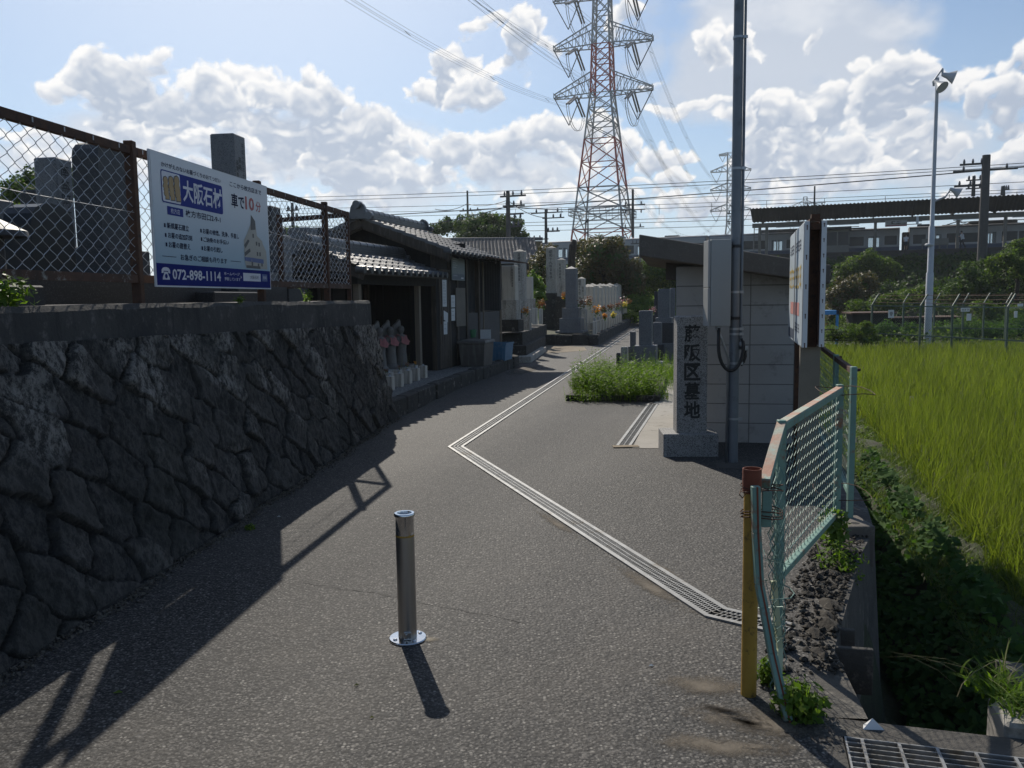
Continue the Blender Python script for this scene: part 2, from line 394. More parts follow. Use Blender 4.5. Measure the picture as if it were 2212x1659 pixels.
M['leafd'] = leafmat('dark_green_leaves', (.040,.085,.028), (.085,.150,.045), None, .35, .8, .1)
M['leafb'] = leafmat('brownish_leaves', (.045,.052,.018), (.115,.080,.032), (.035,.055,.016), .3)
M['leafy'] = leafmat('bright_green_leaves', (.075,.135,.020), (.140,.200,.035), None, .45)
M['leafk'] = leafmat('kudzu_leaves', (.040,.072,.016), (.105,.150,.028), (.030,.055,.015), .45, .6, .2)
M['rice'] = leafmat('rice_blades', (.082,.118,.022), (.175,.195,.044), (.112,.142,.028), .45, .6, .15)
M['weed'] = leafmat('weed_leaves', (.055,.105,.016), (.140,.205,.032), None, .45, .65, .14)
M['grass'] = leafmat('grass_blades', (.065,.105,.022), (.13,.16,.045), None, .4)
M['dry'] = leafmat('dry_grass', (.20,.17,.09), (.12,.12,.05), None, .3)
M['fl_o'] = leafmat('orange_flowers', (.55,.16,.03), (.60,.30,.04), None, .3)
M['fl_r'] = leafmat('faded_red_flowers', (.16,.045,.030), (.20,.10,.055), None, .3)
M['fl_y'] = leafmat('yellow_flowers', (.62,.45,.05), (.7,.55,.12), None, .3)
M['fl_p'] = leafmat('purple_flowers', (.28,.04,.20), (.45,.35,.45), None, .3)
def glass(name, tint, rough=.05, alpha=.35):
    mt, nt, N, L, P = nodes_of(name)
    P.inputs['Base Color'].default_value = c4(tint); P.inputs['Roughness'].default_value = rough
    tr = N.new('ShaderNodeBsdfTransparent'); tr.inputs[0].default_value = (.8,.85,.88,1)
    mx = N.new('ShaderNodeMixShader'); mx.inputs[0].default_value = alpha
    L.new(tr.outputs[0], mx.inputs[1]); L.new(P.outputs[0], mx.inputs[2]); L.new(mx.outputs[0], N['Material Output'].inputs[0])
    return mt
def dustmat(name, c1, c2, sc=7., k=1.):
    mt, nt, N, L, P = nodes_of(name); v = coords(nt)
    L.new(mixc(nt, ramp(nt, noise(nt, v, 60., 4, .7), .35, .65), c1, c2), P.inputs['Base Color']); P.inputs['Roughness'].default_value = .95
    uv = N.new('ShaderNodeAttribute'); uv.attribute_name = 'fade'
    mm = N.new('ShaderNodeMath'); mm.operation = 'MULTIPLY'; L.new(uv.outputs['Fac'], mm.inputs[0]); mm.inputs[1].default_value = .62*k
    ad = N.new('ShaderNodeMath'); ad.operation = 'ADD'; L.new(mm.outputs[0], ad.inputs[0]); L.new(noise(nt, v, sc, 7, .75), ad.inputs[1])
    f = ramp(nt, ad.outputs[0], .74, 1.06)
    tr = N.new('ShaderNodeBsdfTransparent'); mx = N.new('ShaderNodeMixShader'); L.new(f, mx.inputs[0]); L.new(tr.outputs[0], mx.inputs[1]); L.new(P.outputs[0], mx.inputs[2])
    L.new(mx.outputs[0], N['Material Output'].inputs[0]); return mt
M['dust'] = dustmat('sandy_dust', (.15,.125,.095), (.085,.072,.055))
M['dustp'] = dustmat('pale_dust', (.24,.21,.16), (.15,.13,.10))
M['dustd'] = dustmat('dark_soil', (.045,.036,.026), (.025,.02,.016))
M['glassd'] = glass('tinted_glass', (.012,.014,.015), .35, .93)
M['glassc'] = glass('clear_glass', (.3,.34,.36), .05, .25)

# ------------------------------------------------------------------ generic builders
def leaf_cloud(blobs, n, size, rs, shell=.45, gap=.0, lump=1.6, wide=.55, up=.35):
    """leaf quads spread through ellipsoid lumps -> (V, F)"""
    B = np.array(blobs, float); w = (B[:,3]*B[:,4]*B[:,5])**(2/3.); w /= w.sum()
    idx = rs.choice(len(B), n, p=w); b = B[idx]
    d = rs.normal(size=(n,3)); d /= np.linalg.norm(d, axis=1)[:,None]
    r = 1-shell*rs.random(n)**1.6
    r *= 1+.13*np.sin(d[:,0]*7+idx*1.7)*np.cos(d[:,1]*6+idx)+.10*np.sin(d[:,2]*11+idx*2.3)+.05*rs.normal(size=n)
    P = b[:,:3]+d*b[:,3:6]*r[:,None]
    if gap > 0:
        q = np.sin(P[:,0]*lump*2.1+1)*np.sin(P[:,1]*lump*1.9+2)*np.sin(P[:,2]*lump*2.4)+.35*np.sin(P[:,0]*lump*5+P[:,2]*lump*4)
        keep = q > -1+gap*1.2-.35*rs.random(n)
        P = P[keep]; d = d[keep]; n = len(P)
    nrm = d*.7+np.array([0,0,up])+rs.normal(size=(n,3))*.55; nrm /= np.linalg.norm(nrm, axis=1)[:,None]
    return leaf_quads(P, nrm, size*(.6+.8*rs.random(n)), wide, rs)
def leaf_quads(P, nrm, s, wide, rs):
    n = len(P); t = rs.normal(size=(n,3)); t -= nrm*(t*nrm).sum(1)[:,None]; t /= np.linalg.norm(t, axis=1)[:,None]+1e-9
    bt = np.cross(nrm, t); s = np.asarray(s)[:,None]
    a = P-t*s*.5; c = P+t*s*.5; e = P+bt*s*wide*.5-nrm*s*.10; g = P-bt*s*wide*.5-nrm*s*.10
    V = np.stack([a,e,c,g], 1).reshape(-1,3); Fc = np.arange(4*n).reshape(n,4)
    return V, Fc
def merge(parts):
    Vs, Fs, o = [], [], 0
    for V, Fc in parts: Vs.append(V); Fs.append(Fc+o); o += len(V)
    return np.concatenate(Vs), np.concatenate(Fs)
def blades(P, h, w, lean, rs, seg=3, curl=.55):
    """grass/rice blades at base points P"""
    n = len(P); a = rs.random(n)*2*math.pi; dr = np.stack([np.cos(a), np.sin(a), np.zeros(n)], 1)
    sdv = np.stack([-np.sin(a+rs.normal(size=n)*.6), np.cos(a), np.zeros(n)], 1)
    h = np.asarray(h)[:,None]; lean = np.asarray(lean)[:,None]; w = np.asarray(w)[:,None]
    rows = []
    for i in range(seg+1):
        t = i/seg; c = P+np.array([0,0,1.])*h*(t-curl*lean*t*t*.7)+dr*h*lean*t**1.8
        ww = w*(1-t**1.5*.96)
        rows.append(c-sdv*ww/2); rows.append(c+sdv*ww/2)
    V = np.stack(rows, 1).reshape(-1,3); k = 2*(seg+1)
    base = np.arange(n)[:,None]*k
    Fc = np.concatenate([base+np.array([2*i,2*i+1,2*i+3,2*i+2]) for i in range(seg)])
    return V, Fc
def curve_text(s):
    c = bpy.data.curves.new('t', 'FONT'); c.body = s; c.resolution_u = 2
    return c
def text_into(mb, s, box, fr, bold=0., keep=False, lift=.002):
    """fit text s into box (u0,u1,v0,v1) on the frame fr=(O,U,V,N); '#' stands for a worn, unreadable character"""
    if s and set(s) == {'#'}:
        u0, u1, v0, v1 = box; n = len(s); w = (u1-u0)/n; r_ = random.Random(int((u0+v0)*1e4)+n)
        for i in range(n):
            a, b = u0+w*(i+.1), u0+w*(i+.9); h = v1-v0
            for k in range(3): q = v0+h*(.1+.33*k+r_.uniform(-.05,.05)); e = r_.uniform(0, .3)*(b-a); rect(mb, fr, a+e, b-r_.uniform(0, .2)*(b-a), q, q+h*.11, lift)
            for k in range(2): q = a+(b-a)*(.2+.45*k+r_.uniform(-.1,.1)); rect(mb, fr, q, q+(b-a)*.12, v0+h*r_.uniform(0,.3), v1-h*r_.uniform(0,.2), lift+.0006)
        return
    c = curve_text(s); c.offset = bold
    o = bpy.data.objects.new('t', c); COL.objects.link(o)
    me = bpy.data.meshes.new_from_object(o.evaluated_get(bpy.context.evaluated_depsgraph_get()))
    bpy.data.objects.remove(o); bpy.data.curves.remove(c)
    co = np.array([v.co[:] for v in me.vertices])
    if len(co) == 0: return
    mn = co.min(0); mx = co.max(0); sz = np.maximum(mx-mn, 1e-6)
    u0, u1, v0, v1 = box; O, U, V, Nn = [Vector(x) for x in fr]
    if keep: k = min((u1-u0)/sz[0], (v1-v0)/sz[1]); kx = ky = k
    else: kx = (u1-u0)/sz[0]; ky = (v1-v0)/sz[1]
    cx = (u0+u1)/2; cy = (v0+v1)/2; mid = (mn+mx)/2
    vs = [O+U*(cx+(p[0]-mid[0])*kx)+V*(cy+(p[1]-mid[1])*ky)+Nn*lift for p in co]
    mb.add(vs, [tuple(p.vertices) for p in me.polygons]); bpy.data.meshes.remove(me)
def column_text(mb, s, ucen, vtop, size, pitch, fr, bold=0., lift=.002, w=1.):
    for i, ch in enumerate(s):
        if ch == ' ': continue
        v1 = vtop-i*pitch
        text_into(mb, ch, (ucen-size*w/2, ucen+size*w/2, v1-size, v1), fr, bold, lift=lift)
def rect(mb, fr, u0, u1, v0, v1, lift):
    O, U, V, Nn = [Vector(x) for x in fr]
    P = lambda u, v: O+U*u+V*v+Nn*lift
    mb.add([P(u0,v0),P(u1,v0),P(u1,v1),P(u0,v1)], [(0,1,2,3)])
def poly(mb, fr, pts, lift):
    O, U, V, Nn = [Vector(x) for x in fr]
    mb.add([O+U*u+V*v+Nn*lift for u, v in pts], [tuple(range(len(pts)))])
def chain_mesh(O, U, L_, z0, z1, cell, r, warp=None, n=3, cw=None):
    """woven chain-link: vertical zigzag wires along U from O; returns MB"""
    cw = cw or cell; mb = MB(); k = int(L_/cw)+1; hh = cell*2.0; rows = int((z1-z0)/cell)
    N3 = Vector((-U[1], U[0], 0))
    for i in range(k):
        pts = []
        for j in range(rows+1):
            u = (i + (1 if (j+i) % 2 else 0))*cw
            z = z0+j*hh/2
            off = (.35*cell*.12 if (j % 2) else -.35*cell*.12)
            p = Vector(O)+Vector(U)*min(u, L_)+Vector((0,0,z))+N3*off
            if j:
                for f, g in ((.22, .15), (.78, .85)):
                    h = q_.lerp(p, g); h.z = q_.z+(p.z-q_.z)*f; pts.append(warp(h) if warp else h)
            q_ = p.copy()
            if warp: p = warp(p)
            pts.append(p)
        mb.tube(pts, r, n, cap=False)
    return mb
def frame2(org, b):
    """(origin, away-dir, right-dir) for structures parallel to the lane: away=(b,1)"""
    l = math.hypot(b, 1); A = Vector((b/l, 1/l, 0)); R = Vector((1/l, -b/l, 0))
    return (Vector(org), A, R)
# ================================================================== CLOUDS (a far emissive shell; lit rims and shaded cores of cumulus painted from noise)
CLOUDS = [  # measured directions of the cloud banks: centre and half-size in photo pixels, weight
 (150,205,62,16,.7),(205,165,48,48,1),(262,180,85,72,1.15),(330,235,80,70,1.05),(300,290,110,30,.75),
 (430,215,120,48,1),(540,195,100,52,1.1),(620,215,110,50,1.05),(700,225,80,34,.9),(500,265,190,45,.9),(660,300,170,60,1.1),(760,290,110,62,1.1),
 (825,330,85,60,1.1),(880,380,70,50,1.0),(740,375,110,42,1.0),(560,330,130,30,.6),(250,275,90,24,.8),(380,310,140,34,.8),(520,375,240,26,.55),(800,425,130,26,.7),
 (60,350,120,34,.6),(100,310,50,20,.6),(990,165,60,62,1.05),(1030,205,58,48,1.0),(950,215,62,30,.95),(975,122,22,24,.8),
 (960,345,80,46,.95),(1040,325,70,38,1.05),(1130,315,85,48,1.1),(1215,300,70,44,1.05),(1290,305,55,52,1.0),(1120,370,180,38,.6),(1340,330,50,40,.9),
 (1090,30,55,28,.75),(1150,50,40,30,.8),(1125,100,26,60,.9),(1190,120,16,40,.6),(1355,45,20,36,.7),(1085,140,30,16,.5),(1010,60,30,12,.4),
 (1650,300,45,60,1.0),(1690,260,62,50,1.05),(1680,350,80,60,1.0),(1770,265,62,52,1.05),(1790,320,84,50,.9),(1640,400,60,40,.8),
 (1880,150,46,36,1.),(1940,170,80,34,1.),(2040,195,74,34,1.05),(1850,230,110,46,1.0),(1960,215,90,36,.95),(1930,310,120,52,.75),(1820,390,130,36,.6),(1990,300,36,30,.8),
 (1560,95,60,40,.62),(1540,110,26,34,.75),(1760,80,14,22,.8),(1480,235,110,12,.7),(1580,240,80,14,.6),
 (2195,215,70,62,1.15),(2230,150,50,40,1.0),(2200,350,62,55,1.05),(2130,400,80,30,.8),
 (1410,340,46,26,1.05),(1465,355,36,18,.95),(1430,388,75,17,1.0),(1260,430,190,20,.5),(1500,440,170,22,.55),(1400,180,18,10,.3)]
VEILS = [(1690,100,250,130,1.2),(1850,170,130,90,1.1),(1560,190,150,80,.9),(1760,230,200,90,1.),(1800,370,230,60,.9),(1680,350,120,90,.9),(700,330,240,80,.9),(350,290,200,50,.8),(900,420,200,50,.7),(1150,380,160,50,.7),(1400,120,60,100,.5),(2180,420,90,50,.8),(200,350,200,40,.6),(1950,330,180,80,.9)]
def cloud_fields(n_az=1250, n_el=440, a0=-.76, a1=.76, e0=-.035, e1=.50):
    az = np.linspace(a0, a1, n_az); el = np.linspace(e0, e1, n_el)
    A, E = np.meshgrid(az, el, indexing='ij'); X = A*1791; Y = E*1791
    def vn(x, y, sd):
        r_ = np.random.RandomState(sd); T = r_.rand(128, 128); xi = np.floor(x).astype(int); yi = np.floor(y).astype(int)
        fx = x-xi; fy = y-yi; fx = fx*fx*(3-2*fx); fy = fy*fy*(3-2*fy)
        return (T[xi%128, yi%128]*(1-fx)+T[(xi+1)%128, yi%128]*fx)*(1-fy)+(T[xi%128, (yi+1)%128]*(1-fx)+T[(xi+1)%128, (yi+1)%128]*fx)*fy
    def fb(x, y, sd, o):
        s = 0; a = .5; t = 0
        for i in range(o): s = s+a*vn(x*2.03**i+i*17, y*2.03**i+i*31, sd+i); t += a; a *= .55
        return s/t
    def wor(x, y, sd):
        r_ = np.random.RandomState(sd); J = r_.rand(64, 64, 2); xi = np.floor(x).astype(int); yi = np.floor(y).astype(int); d = np.full(x.shape, 9.)
        for i in (-1, 0, 1):
            for j in (-1, 0, 1):
                q = J[(xi+i)%64, (yi+j)%64]; d = np.minimum(d, (x-xi-i-q[..., 0])**2+(y-yi-j-q[..., 1])**2)
        return 1-np.sqrt(d)
    sm = lambda v, a, b: (lambda t: t*t*(3-2*t))(np.clip((v-a)/(b-a), 0, 1))
    dy = 1791*(e1-e0)/(n_el-1)
    sh = lambda D, px: (lambda k: np.concatenate([D[:, k:], np.repeat(D[:, -1:], k, 1)], 1))(max(1, int(round(px/dy))))
    alpha = np.zeros(X.shape); lit = np.zeros(X.shape)
    nL = 3
    vf = fb(X/150, Y/90, 60, 5); vb = np.full(X.shape, -1.)
    for (x, y, rx, ry, w) in VEILS:
        d = ray(x, y).normalized(); q = ((X-math.atan2(d.x, d.y)*1791)/rx)**2+((Y-math.asin(d.z)*1791)/ry)**2; vb = np.maximum(vb, w*(1.1-q))
    alpha = .85*sm(vb+(vf-.5)*1.5, -.15, .75); lit = np.clip(.34-.10*vf+.35*sm(sh(vb, 1)*0+vf, .5, .8), 0, 1)*alpha
    for ly in range(nL):
        o = ly*100
        wx = X+40*(fb(X/90+o, Y/90, 1, 3)-.5)*2+9*(fb(X/26+o, Y/26, 9, 3)-.5)*2; wy = Y+30*(fb(X/90+40, Y/90+o, 5, 3)-.5)*2+8*(fb(X/26, Y/26+50+o, 13, 3)-.5)*2
        base = np.full(X.shape, -1.5)
        for ib, (x, y, rx, ry, w) in enumerate(CLOUDS):
            if ib % nL != ly: continue
            d = ray(x, y).normalized(); cx_ = math.atan2(d.x, d.y)*1791; cy_ = math.asin(d.z)*1791
            t = (wy-cy_)/ry; q = ((wx-cx_)/rx)**2+np.where(t < 0, t*.85, t)**2
            base = np.maximum(base, w*(1.15-q*.9))
        base = np.clip(base, -1.5, 1.2)
        bl = .60*wor(wx/76+o, wy/60, 2)+.27*wor(wx/36, wy/30+o, 3)+.13*wor(wx/16+o, wy/14, 4)
        ff = fb(X/44+o, Y/36, 20, 5)
        D = base*.75-.09+(bl-.52)*1.6+(ff-.5)*.9
        up = sh(D, 9); up2 = sh(D, 30)
        Dl = base*.80+(.66*wor(wx/76+o, wy/60, 2)+.34*wor(wx/34, wy/28+o, 3)-.52)*1.4+(fb(X/46+o, Y/38, 20, 3)-.5)*.7
        Dm = D*.28+Dl*.72; up = sh(Dm, 12); up2 = sh(Dl, 36)
        a = sm(D, .0, .36+.9*sm(up-Dm, .0, .4)+1.3*sm(up2-Dl, .0, .7))
        thick = sm(Dl, .05, .75)
        rim = np.clip((Dm-up)*2.2, 0, 1)*.75+np.clip((Dl-up2)*.75, 0, 1)*.55
        l_ = np.clip(.92-1.02*thick+.70*rim+.40*(bl-.52)-.20*sm(up2-Dl, 0, .6), .0, 1)
        if ly: l_ = l_*(1-.0*thick)
        lit = lit*(1-a)+l_*a*1.; alpha = 1-(1-alpha)*(1-a)
        # keep lit un-premultiplied
    lit = np.where(alpha > 1e-3, lit/np.maximum(alpha, 1e-3), 1)
    hole = sm(A, -.34, -.20)*(1-sm(A, -.20, -.08))*sm(E, .50, .56)
    return az, el, alpha*(1-hole)*(1-sm(E, e1-.03, e1)), np.clip(lit, 0, 1)

def build_clouds():
    az, el, alpha, lit = cloud_fields(); R_ = 4600.
    A, E = np.meshgrid(az, el, indexing='ij')
    V = np.stack([np.sin(A)*np.cos(E), np.cos(A)*np.cos(E), np.sin(E)], -1)*R_; V[..., 2] += EYE
    ni, nj = A.shape; I, J = np.meshgrid(np.arange(ni-1), np.arange(nj-1), indexing='ij'); b = (I*nj+J).ravel()
    F_ = np.stack([b, b+nj, b+nj+1, b+1], 1)
    af = alpha.ravel(); keep = (af[F_] > .004).any(1); F_ = F_[keep]
    used = np.unique(F_); rm = np.full(len(af), -1); rm[used] = np.arange(len(used))
    mt = bpy.data.materials.new('cloud'); mt.use_nodes = True; nt = mt.node_tree; N = nt.nodes; L = nt.links; N.clear()
    a1 = N.new('ShaderNodeAttribute'); a1.attribute_name = 'cl_alpha'; a2 = N.new('ShaderNodeAttribute'); a2.attribute_name = 'cl_light'
    mx = N.new('ShaderNodeMix'); mx.data_type = 'RGBA'; L.new(a2.outputs['Fac'], mx.inputs['Factor'])
    mx.inputs['A'].default_value = (.44, .51, .63, 1); mx.inputs['B'].default_value = (.97, .96, .95, 1)  # shaded and sunlit cloud tones painted into the emission colour
    em = N.new('ShaderNodeEmission'); L.new(mx.outputs['Result'], em.inputs[0]); tr = N.new('ShaderNodeBsdfTransparent')
    ms = N.new('ShaderNodeMixShader'); L.new(a1.outputs['Fac'], ms.inputs[0]); L.new(tr.outputs[0], ms.inputs[1]); L.new(em.outputs[0], ms.inputs[2])
    out = N.new('ShaderNodeOutputMaterial'); L.new(ms.outputs[0], out.inputs[0])
    mt.cycles.emission_sampling = 'NONE'
    o = np_mesh('clouds', V.reshape(-1, 3)[used], rm[F_], mt); o['kind'] = 'structure'
    for nm, arr in (('cl_alpha', af[used]), ('cl_light', lit.ravel()[used])):
        t = o.data.attributes.new(nm, 'FLOAT', 'POINT'); t.data.foreach_set('value', arr.astype(np.float32))
build_clouds()
# ================================================================== GROUND
RBP = [(-6, 1.0), (2.82, 1.10), (3.4, 1.24), (4.2, 1.62), (5.2, 2.17), (6.3, 2.52), (8.6, 3.17), (34, 10.0), (62, 17.6)]
def RB(Y):
    for (y0, x0), (y1, x1) in zip(RBP, RBP[1:]):
        if Y <= y1: return x0+(x1-x0)*(Y-y0)/(y1-y0)
    return RBP[-1][1]
EC = Vector((1.10, 2.82, 0)); EE = Vector((.963, -.27, 0)); EPv = Vector((-.27, -.963, 0))
def sheet(name, pts, z, mat, label=None):
    ar = sum(pts[i][0]*pts[(i+1) % len(pts)][1]-pts[(i+1) % len(pts)][0]*pts[i][1] for i in range(len(pts)))
    if ar < 0: pts = pts[::-1]
    mb = MB(); mb.add([(p[0], p[1], z) for p in pts], [tuple(range(len(pts)))])
    o = mb.build(name, mat); o['kind'] = 'structure'; return o
mb = MB()
ys = [2.82, 3.4, 4.2, 5.2, 6.3, 8.6, 12, 16, 22, 34, 48, 62]
for y0, y1 in zip(ys, ys[1:]):
    mb.add([(-30, y0, 0), (RB(y0), y0, 0), (RB(y1), y1, 0), (-30, y1, 0)], [(0, 1, 2, 3)])
q = EC+EPv*7
mb.add([(-30, 2.82, 0), (-30, q.y, 0), (q.x, q.y, 0), (EC.x, EC.y, 0)], [(0, 1, 2, 3)])
o = mb.build('asphalt_path', M['asphalt']); o['kind'] = 'structure'
# concrete slab over the ditch, with the opening of the grating
def EF(a, b, z=0.): return EC+EE*a+EPv*b+Vector((0, 0, z))
mb = MB()
fr = (EC, EE, EPv)
mb.fbox(fr, .001, 9, 0, .125, -.30, .0)
mb.fbox(fr, .001, .045, .125, .62, -.30, .0)
mb.fbox(fr, .001, 9, .62, 5, -.30, .0)
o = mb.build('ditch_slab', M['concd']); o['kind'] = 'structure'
# right-hand edge, ditch and verge as one relief sheet
rs = np.random.RandomState(3)
Ys = np.concatenate([np.arange(-1, 12, .12), np.arange(12, 36, .5), np.arange(36, 63, 3.)])
Ss = np.concatenate([np.arange(0, 1.6, .05), np.arange(1.6, 4, .3), np.array([5, 7, 10, 15, 25, 45, 80.])])
def prof(s, Y):
    w = .0 if s < .12 else 0
    if s < .10: z = -.03
    elif s < .34: z = -.03-(s-.10)/.24*1.85
    elif s < .60: z = -1.9
    elif s < 1.15: z = -1.9+(s-.60)/.55*.82
    elif s < 1.9: z = -1.08-.04*(s-1.15)
    else: z = -1.2
    return z
V = []
for Y in Ys:
    xb = RB(max(Y, 2.82)) if Y > 2.82 else 1.10-(2.82-Y)*.28
    for s in Ss:
        z = prof(s, Y)
        nz = .05*math.sin(Y*3.1+s*5)+.03*math.sin(Y*7.7+s*13)+.02*rs.normal()
        if s > .1: z += nz*(1. if s < 2.5 else .4)
        V.append((xb+s, Y, z+(-.02 if s <= .1 else 0)))
nS = len(Ss); Fc = [(i*nS+j, i*nS+j+1, (i+1)*nS+j+1, (i+1)*nS+j) for i in range(len(Ys)-1) for j in range(nS-1)]
o = np_mesh('ditch_bank', V, Fc, M['banksoil'], smooth=True); o['kind'] = 'structure'
# broad field ground to the horizon (outside the relief sheet)
mb = MB()
def gq(x0, x1, y0, y1): mb.add([(x0,y0,-1.3),(x1,y0,-1.3),(x1,y1,-1.3),(x0,y1,-1.3)], [(0,1,2,3)])
gq(-1500, 1500, 62, 4000); gq(-1500, 1500, -2500, -6); gq(-3000, -29, -6, 62); gq(60, 3000, -6, 62)
mb.add([(-29.5,-6,-1.3),(60,-6,-1.3),(60,-1,-1.3),(-29.5,-1,-1.3)], [(0,1,2,3)])
o = mb.build('field_ground', M['fieldg']); o['kind'] = 'structure'
# concrete retaining face under the lane edge
mb = MB()
for (y0, x0), (y1, x1) in zip(RBP[1:], RBP[2:]):
    n = max(1, int((y1-y0)/.5))
    for i in range(n):
        a = y0+(y1-y0)*i/n; b = y0+(y1-y0)*(i+1)/n
        ja = .025*math.sin(a*9)+.02*math.sin(a*23); jb = .025*math.sin(b*9)+.02*math.sin(b*23)
        if y1 > 34: ja = jb = 0
        xa, xb = RB(a), RB(b)
        mb.add([(xa-.002,a,-.002),(xa+.13+ja,a,-.01),(xb+.13+jb,b,-.01),(xb-.002,b,-.002),(xa+.27+ja,a,-1.95),(xb+.27+jb,b,-1.95)],
               [(0,1,2,3),(1,4,5,2)])
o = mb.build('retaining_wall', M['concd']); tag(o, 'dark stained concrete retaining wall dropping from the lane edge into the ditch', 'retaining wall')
# concrete pads
def quadpx(name, pts, z, mat): return sheet(name, [gp(*p) for p in pts], z, mat)
quadpx('concrete_pavement', [(1366, 969), (1452, 969), (1462, 912), (1458, 800), (1452, 800), (1413, 872)], .004, M['conc'])
quadpx('sandy_patch', [(1142, 747), (1185, 745), (1262, 750), (1268, 757), (1220, 761), (1160, 764), (1128, 757)], .004, M['sand'])
def blot(name, cx, cy, rx, ry, mat, z=.003, n=22, seed=1):
    r_ = random.Random(seed); c = gp(cx, cy)
    sheet(name, [(c.x+rx*math.cos(a)*(k:=r_.uniform(.7, 1.2)), c.y+ry*math.sin(a)*k) for a in [2*math.pi*i/n for i in range(n)]], z, mat)
o = MB()
c = gp(1590, 1003)
for nm, sd in (('pole_footing', 4),):
    blot(nm, 1590, 1003, .26, .20, M['concd'], .004, 24, sd)
def dust(cx, cy, rx, ry, mat, ang=0., name='dust_patch', c=None):
    c = c or gp(cx, cy); n = 20; rings = 5; V = [(c.x, c.y, .0030)]; fd = [1.]; ca, sa = math.cos(ang), math.sin(ang)
    for r in range(1, rings+1):
        for k in range(n):
            a = 2*math.pi*k/n; x = rx*r/rings*math.cos(a); y = ry*r/rings*math.sin(a); V.append((c.x+x*ca-y*sa, c.y+x*sa+y*ca, .0030)); fd.append(1-r/rings)
    mb = MB(); mb.v = V; mb.f = [(0, 1+k, 1+(k+1) % n) for k in range(n)]
    for r in range(rings-1):
        for k in range(n): k2 = (k+1) % n; mb.f.append((1+r*n+k, 1+(r+1)*n+k, 1+(r+1)*n+k2, 1+r*n+k2))
    o = mb.build(name, M[mat]); o['kind'] = 'structure'; t = o.data.attributes.new('fade', 'FLOAT', 'POINT'); t.data.foreach_set('value', fd)
da = math.atan2(-.94, .336)
dust(1520, 1480, .26, .16, 'dust'); dust(1640, 1560, .42, .20, 'dust', -.3); dust(1560, 1610, .40, .12, 'dust', -.1)
dust(1560, 1535, .14, .05, 'dustd', -.5); dust(1610, 1560, .10, .05, 'dustd', -.6)
dust(928, 1381, .09, .05, 'dustp'); dust(1400, 1265, .62, .10, 'dust', da); dust(1200, 1130, .6, .07, 'dust', da); dust(1420, 1225, .5, .07, 'dust', da)
dust(1130, 800, .5, 2., 'dust', -.2)

# terrace of the upper cemetery and platform of the hall
TZ = 1.46
mb = MB(); mb.add([(-40,-4,TZ),(-3.55,-4,TZ),(-1.98,9.9,TZ),(-3.9,10.3,TZ),(-3.9,14.0,TZ),(-5.5,14.6,TZ),(-5.5,34,TZ),(-40,34,TZ)], [tuple(range(8))])
mb.add([(-1.98,9.9,TZ),(-3.9,10.3,TZ),(-3.9,10.3,0),(-1.98,9.9,0)], [(0,1,2,3)])
mb.add([(-3.9,10.3,TZ),(-3.9,14.0,TZ),(-3.9,14.0,0),(-3.9,10.3,0)], [(0,1,2,3)])
mb.add([(-3.9,14.0,TZ),(-5.5,14.6,TZ),(-5.5,14.6,0),(-3.9,14.0,0)], [(0,1,2,3)])
mb.add([(-5.5,14.6,TZ),(-5.5,34,TZ),(-5.5,34,0),(-5.5,14.6,0)], [(0,1,2,3)])
o = mb.build('cemetery_ground', M['earth']); o['kind'] = 'structure'
PZ = .22
KE = [(-1.60, 10.2), (-1.42, 10.9), (-1.0, 13.55), (-.45, 16.0), (.13, 18.45), (.0, 18.75)]
mb = MB()
mb.add([(x, y, PZ) for x, y in KE]+[(-5.4, 18.9, PZ), (-5.4, 10.5, PZ)], [tuple(range(8))])
o = mb.build('gravel_forecourt', M['gravel']); o['kind'] = 'structure'
mb = MB(); rr = random.Random(5)
for (x0, y0), (x1, y1) in zip(KE, KE[1:]):
    L_ = math.hypot(x1-x0, y1-y0); n = max(1, round(L_/.5)); d = Vector((x1-x0, y1-y0, 0)).normalized(); nn_ = Vector((d.y, -d.x, 0))
    for i in range(n):
        a = i/n*L_; b = (i+1)/n*L_-.012; o_ = rr.uniform(-.015, .015)
        mb.fbox((Vector((x0, y0, 0)), d, nn_), a, b, -.14, .03+o_, -.02, PZ+rr.uniform(.0, .025), bev=.018)
o = mb.build('stone_kerb', M['mossy']); tag(o, 'dark mossy stone kerb along the forecourt of the wooden hall', 'kerb')

# ================================================================== RETAINING WALL (LEFT)
def vnoise(x, y, seed):
    r_ = np.random.RandomState(seed); T = r_.rand(256, 256)
    xi = np.floor(x).astype(int); yi = np.floor(y).astype(int); fx = x-xi; fy = y-yi
    fx = fx*fx*(3-2*fx); fy = fy*fy*(3-2*fy)
    g = lambda a, b: T[a % 256, b % 256]
    return (g(xi,yi)*(1-fx)+g(xi+1,yi)*fx)*(1-fy)+(g(xi,yi+1)*(1-fx)+g(xi+1,yi+1)*fx)*fy
def fbm2(x, y, seed, o=4):
    s = 0; a = .5
    for i in range(o): s = s+a*vnoise(x*2**i, y*2**i, seed+i); a *= .5
    return s
ds = .014
Y0, Yb1, Yt1 = -2.0, 10.55, 9.78
nt_ = int((Yb1-Y0)/ds); ext = 70
tt = np.concatenate([np.linspace(0, 1, nt_), 1+np.arange(1, ext)*ds/(Yb1-Y0)])
vv = np.linspace(-.03, 1, 92)
T_, Vv = np.meshgrid(tt, vv, indexing='ij')
Tc = np.minimum(T_, 1); Ex = np.maximum(T_-1, 0)*(Yb1-Y0)
Yb = Y0+(Yb1-Y0)*Tc; Yt = Y0+(Yt1-Y0)*Tc
Xb = -2.40+.082*Yb; Xt = -3.165+.14*Yt+.13
zt = 1.5-.19-(Yt-3.9)*.017
Yw = Yb*(1-Vv)+Yt*Vv; Xw = Xb*(1-Vv)+Xt*Vv; Zw = zt*Vv
Xw = Xw-Ex*.96; Yw = Yw+Ex*.15
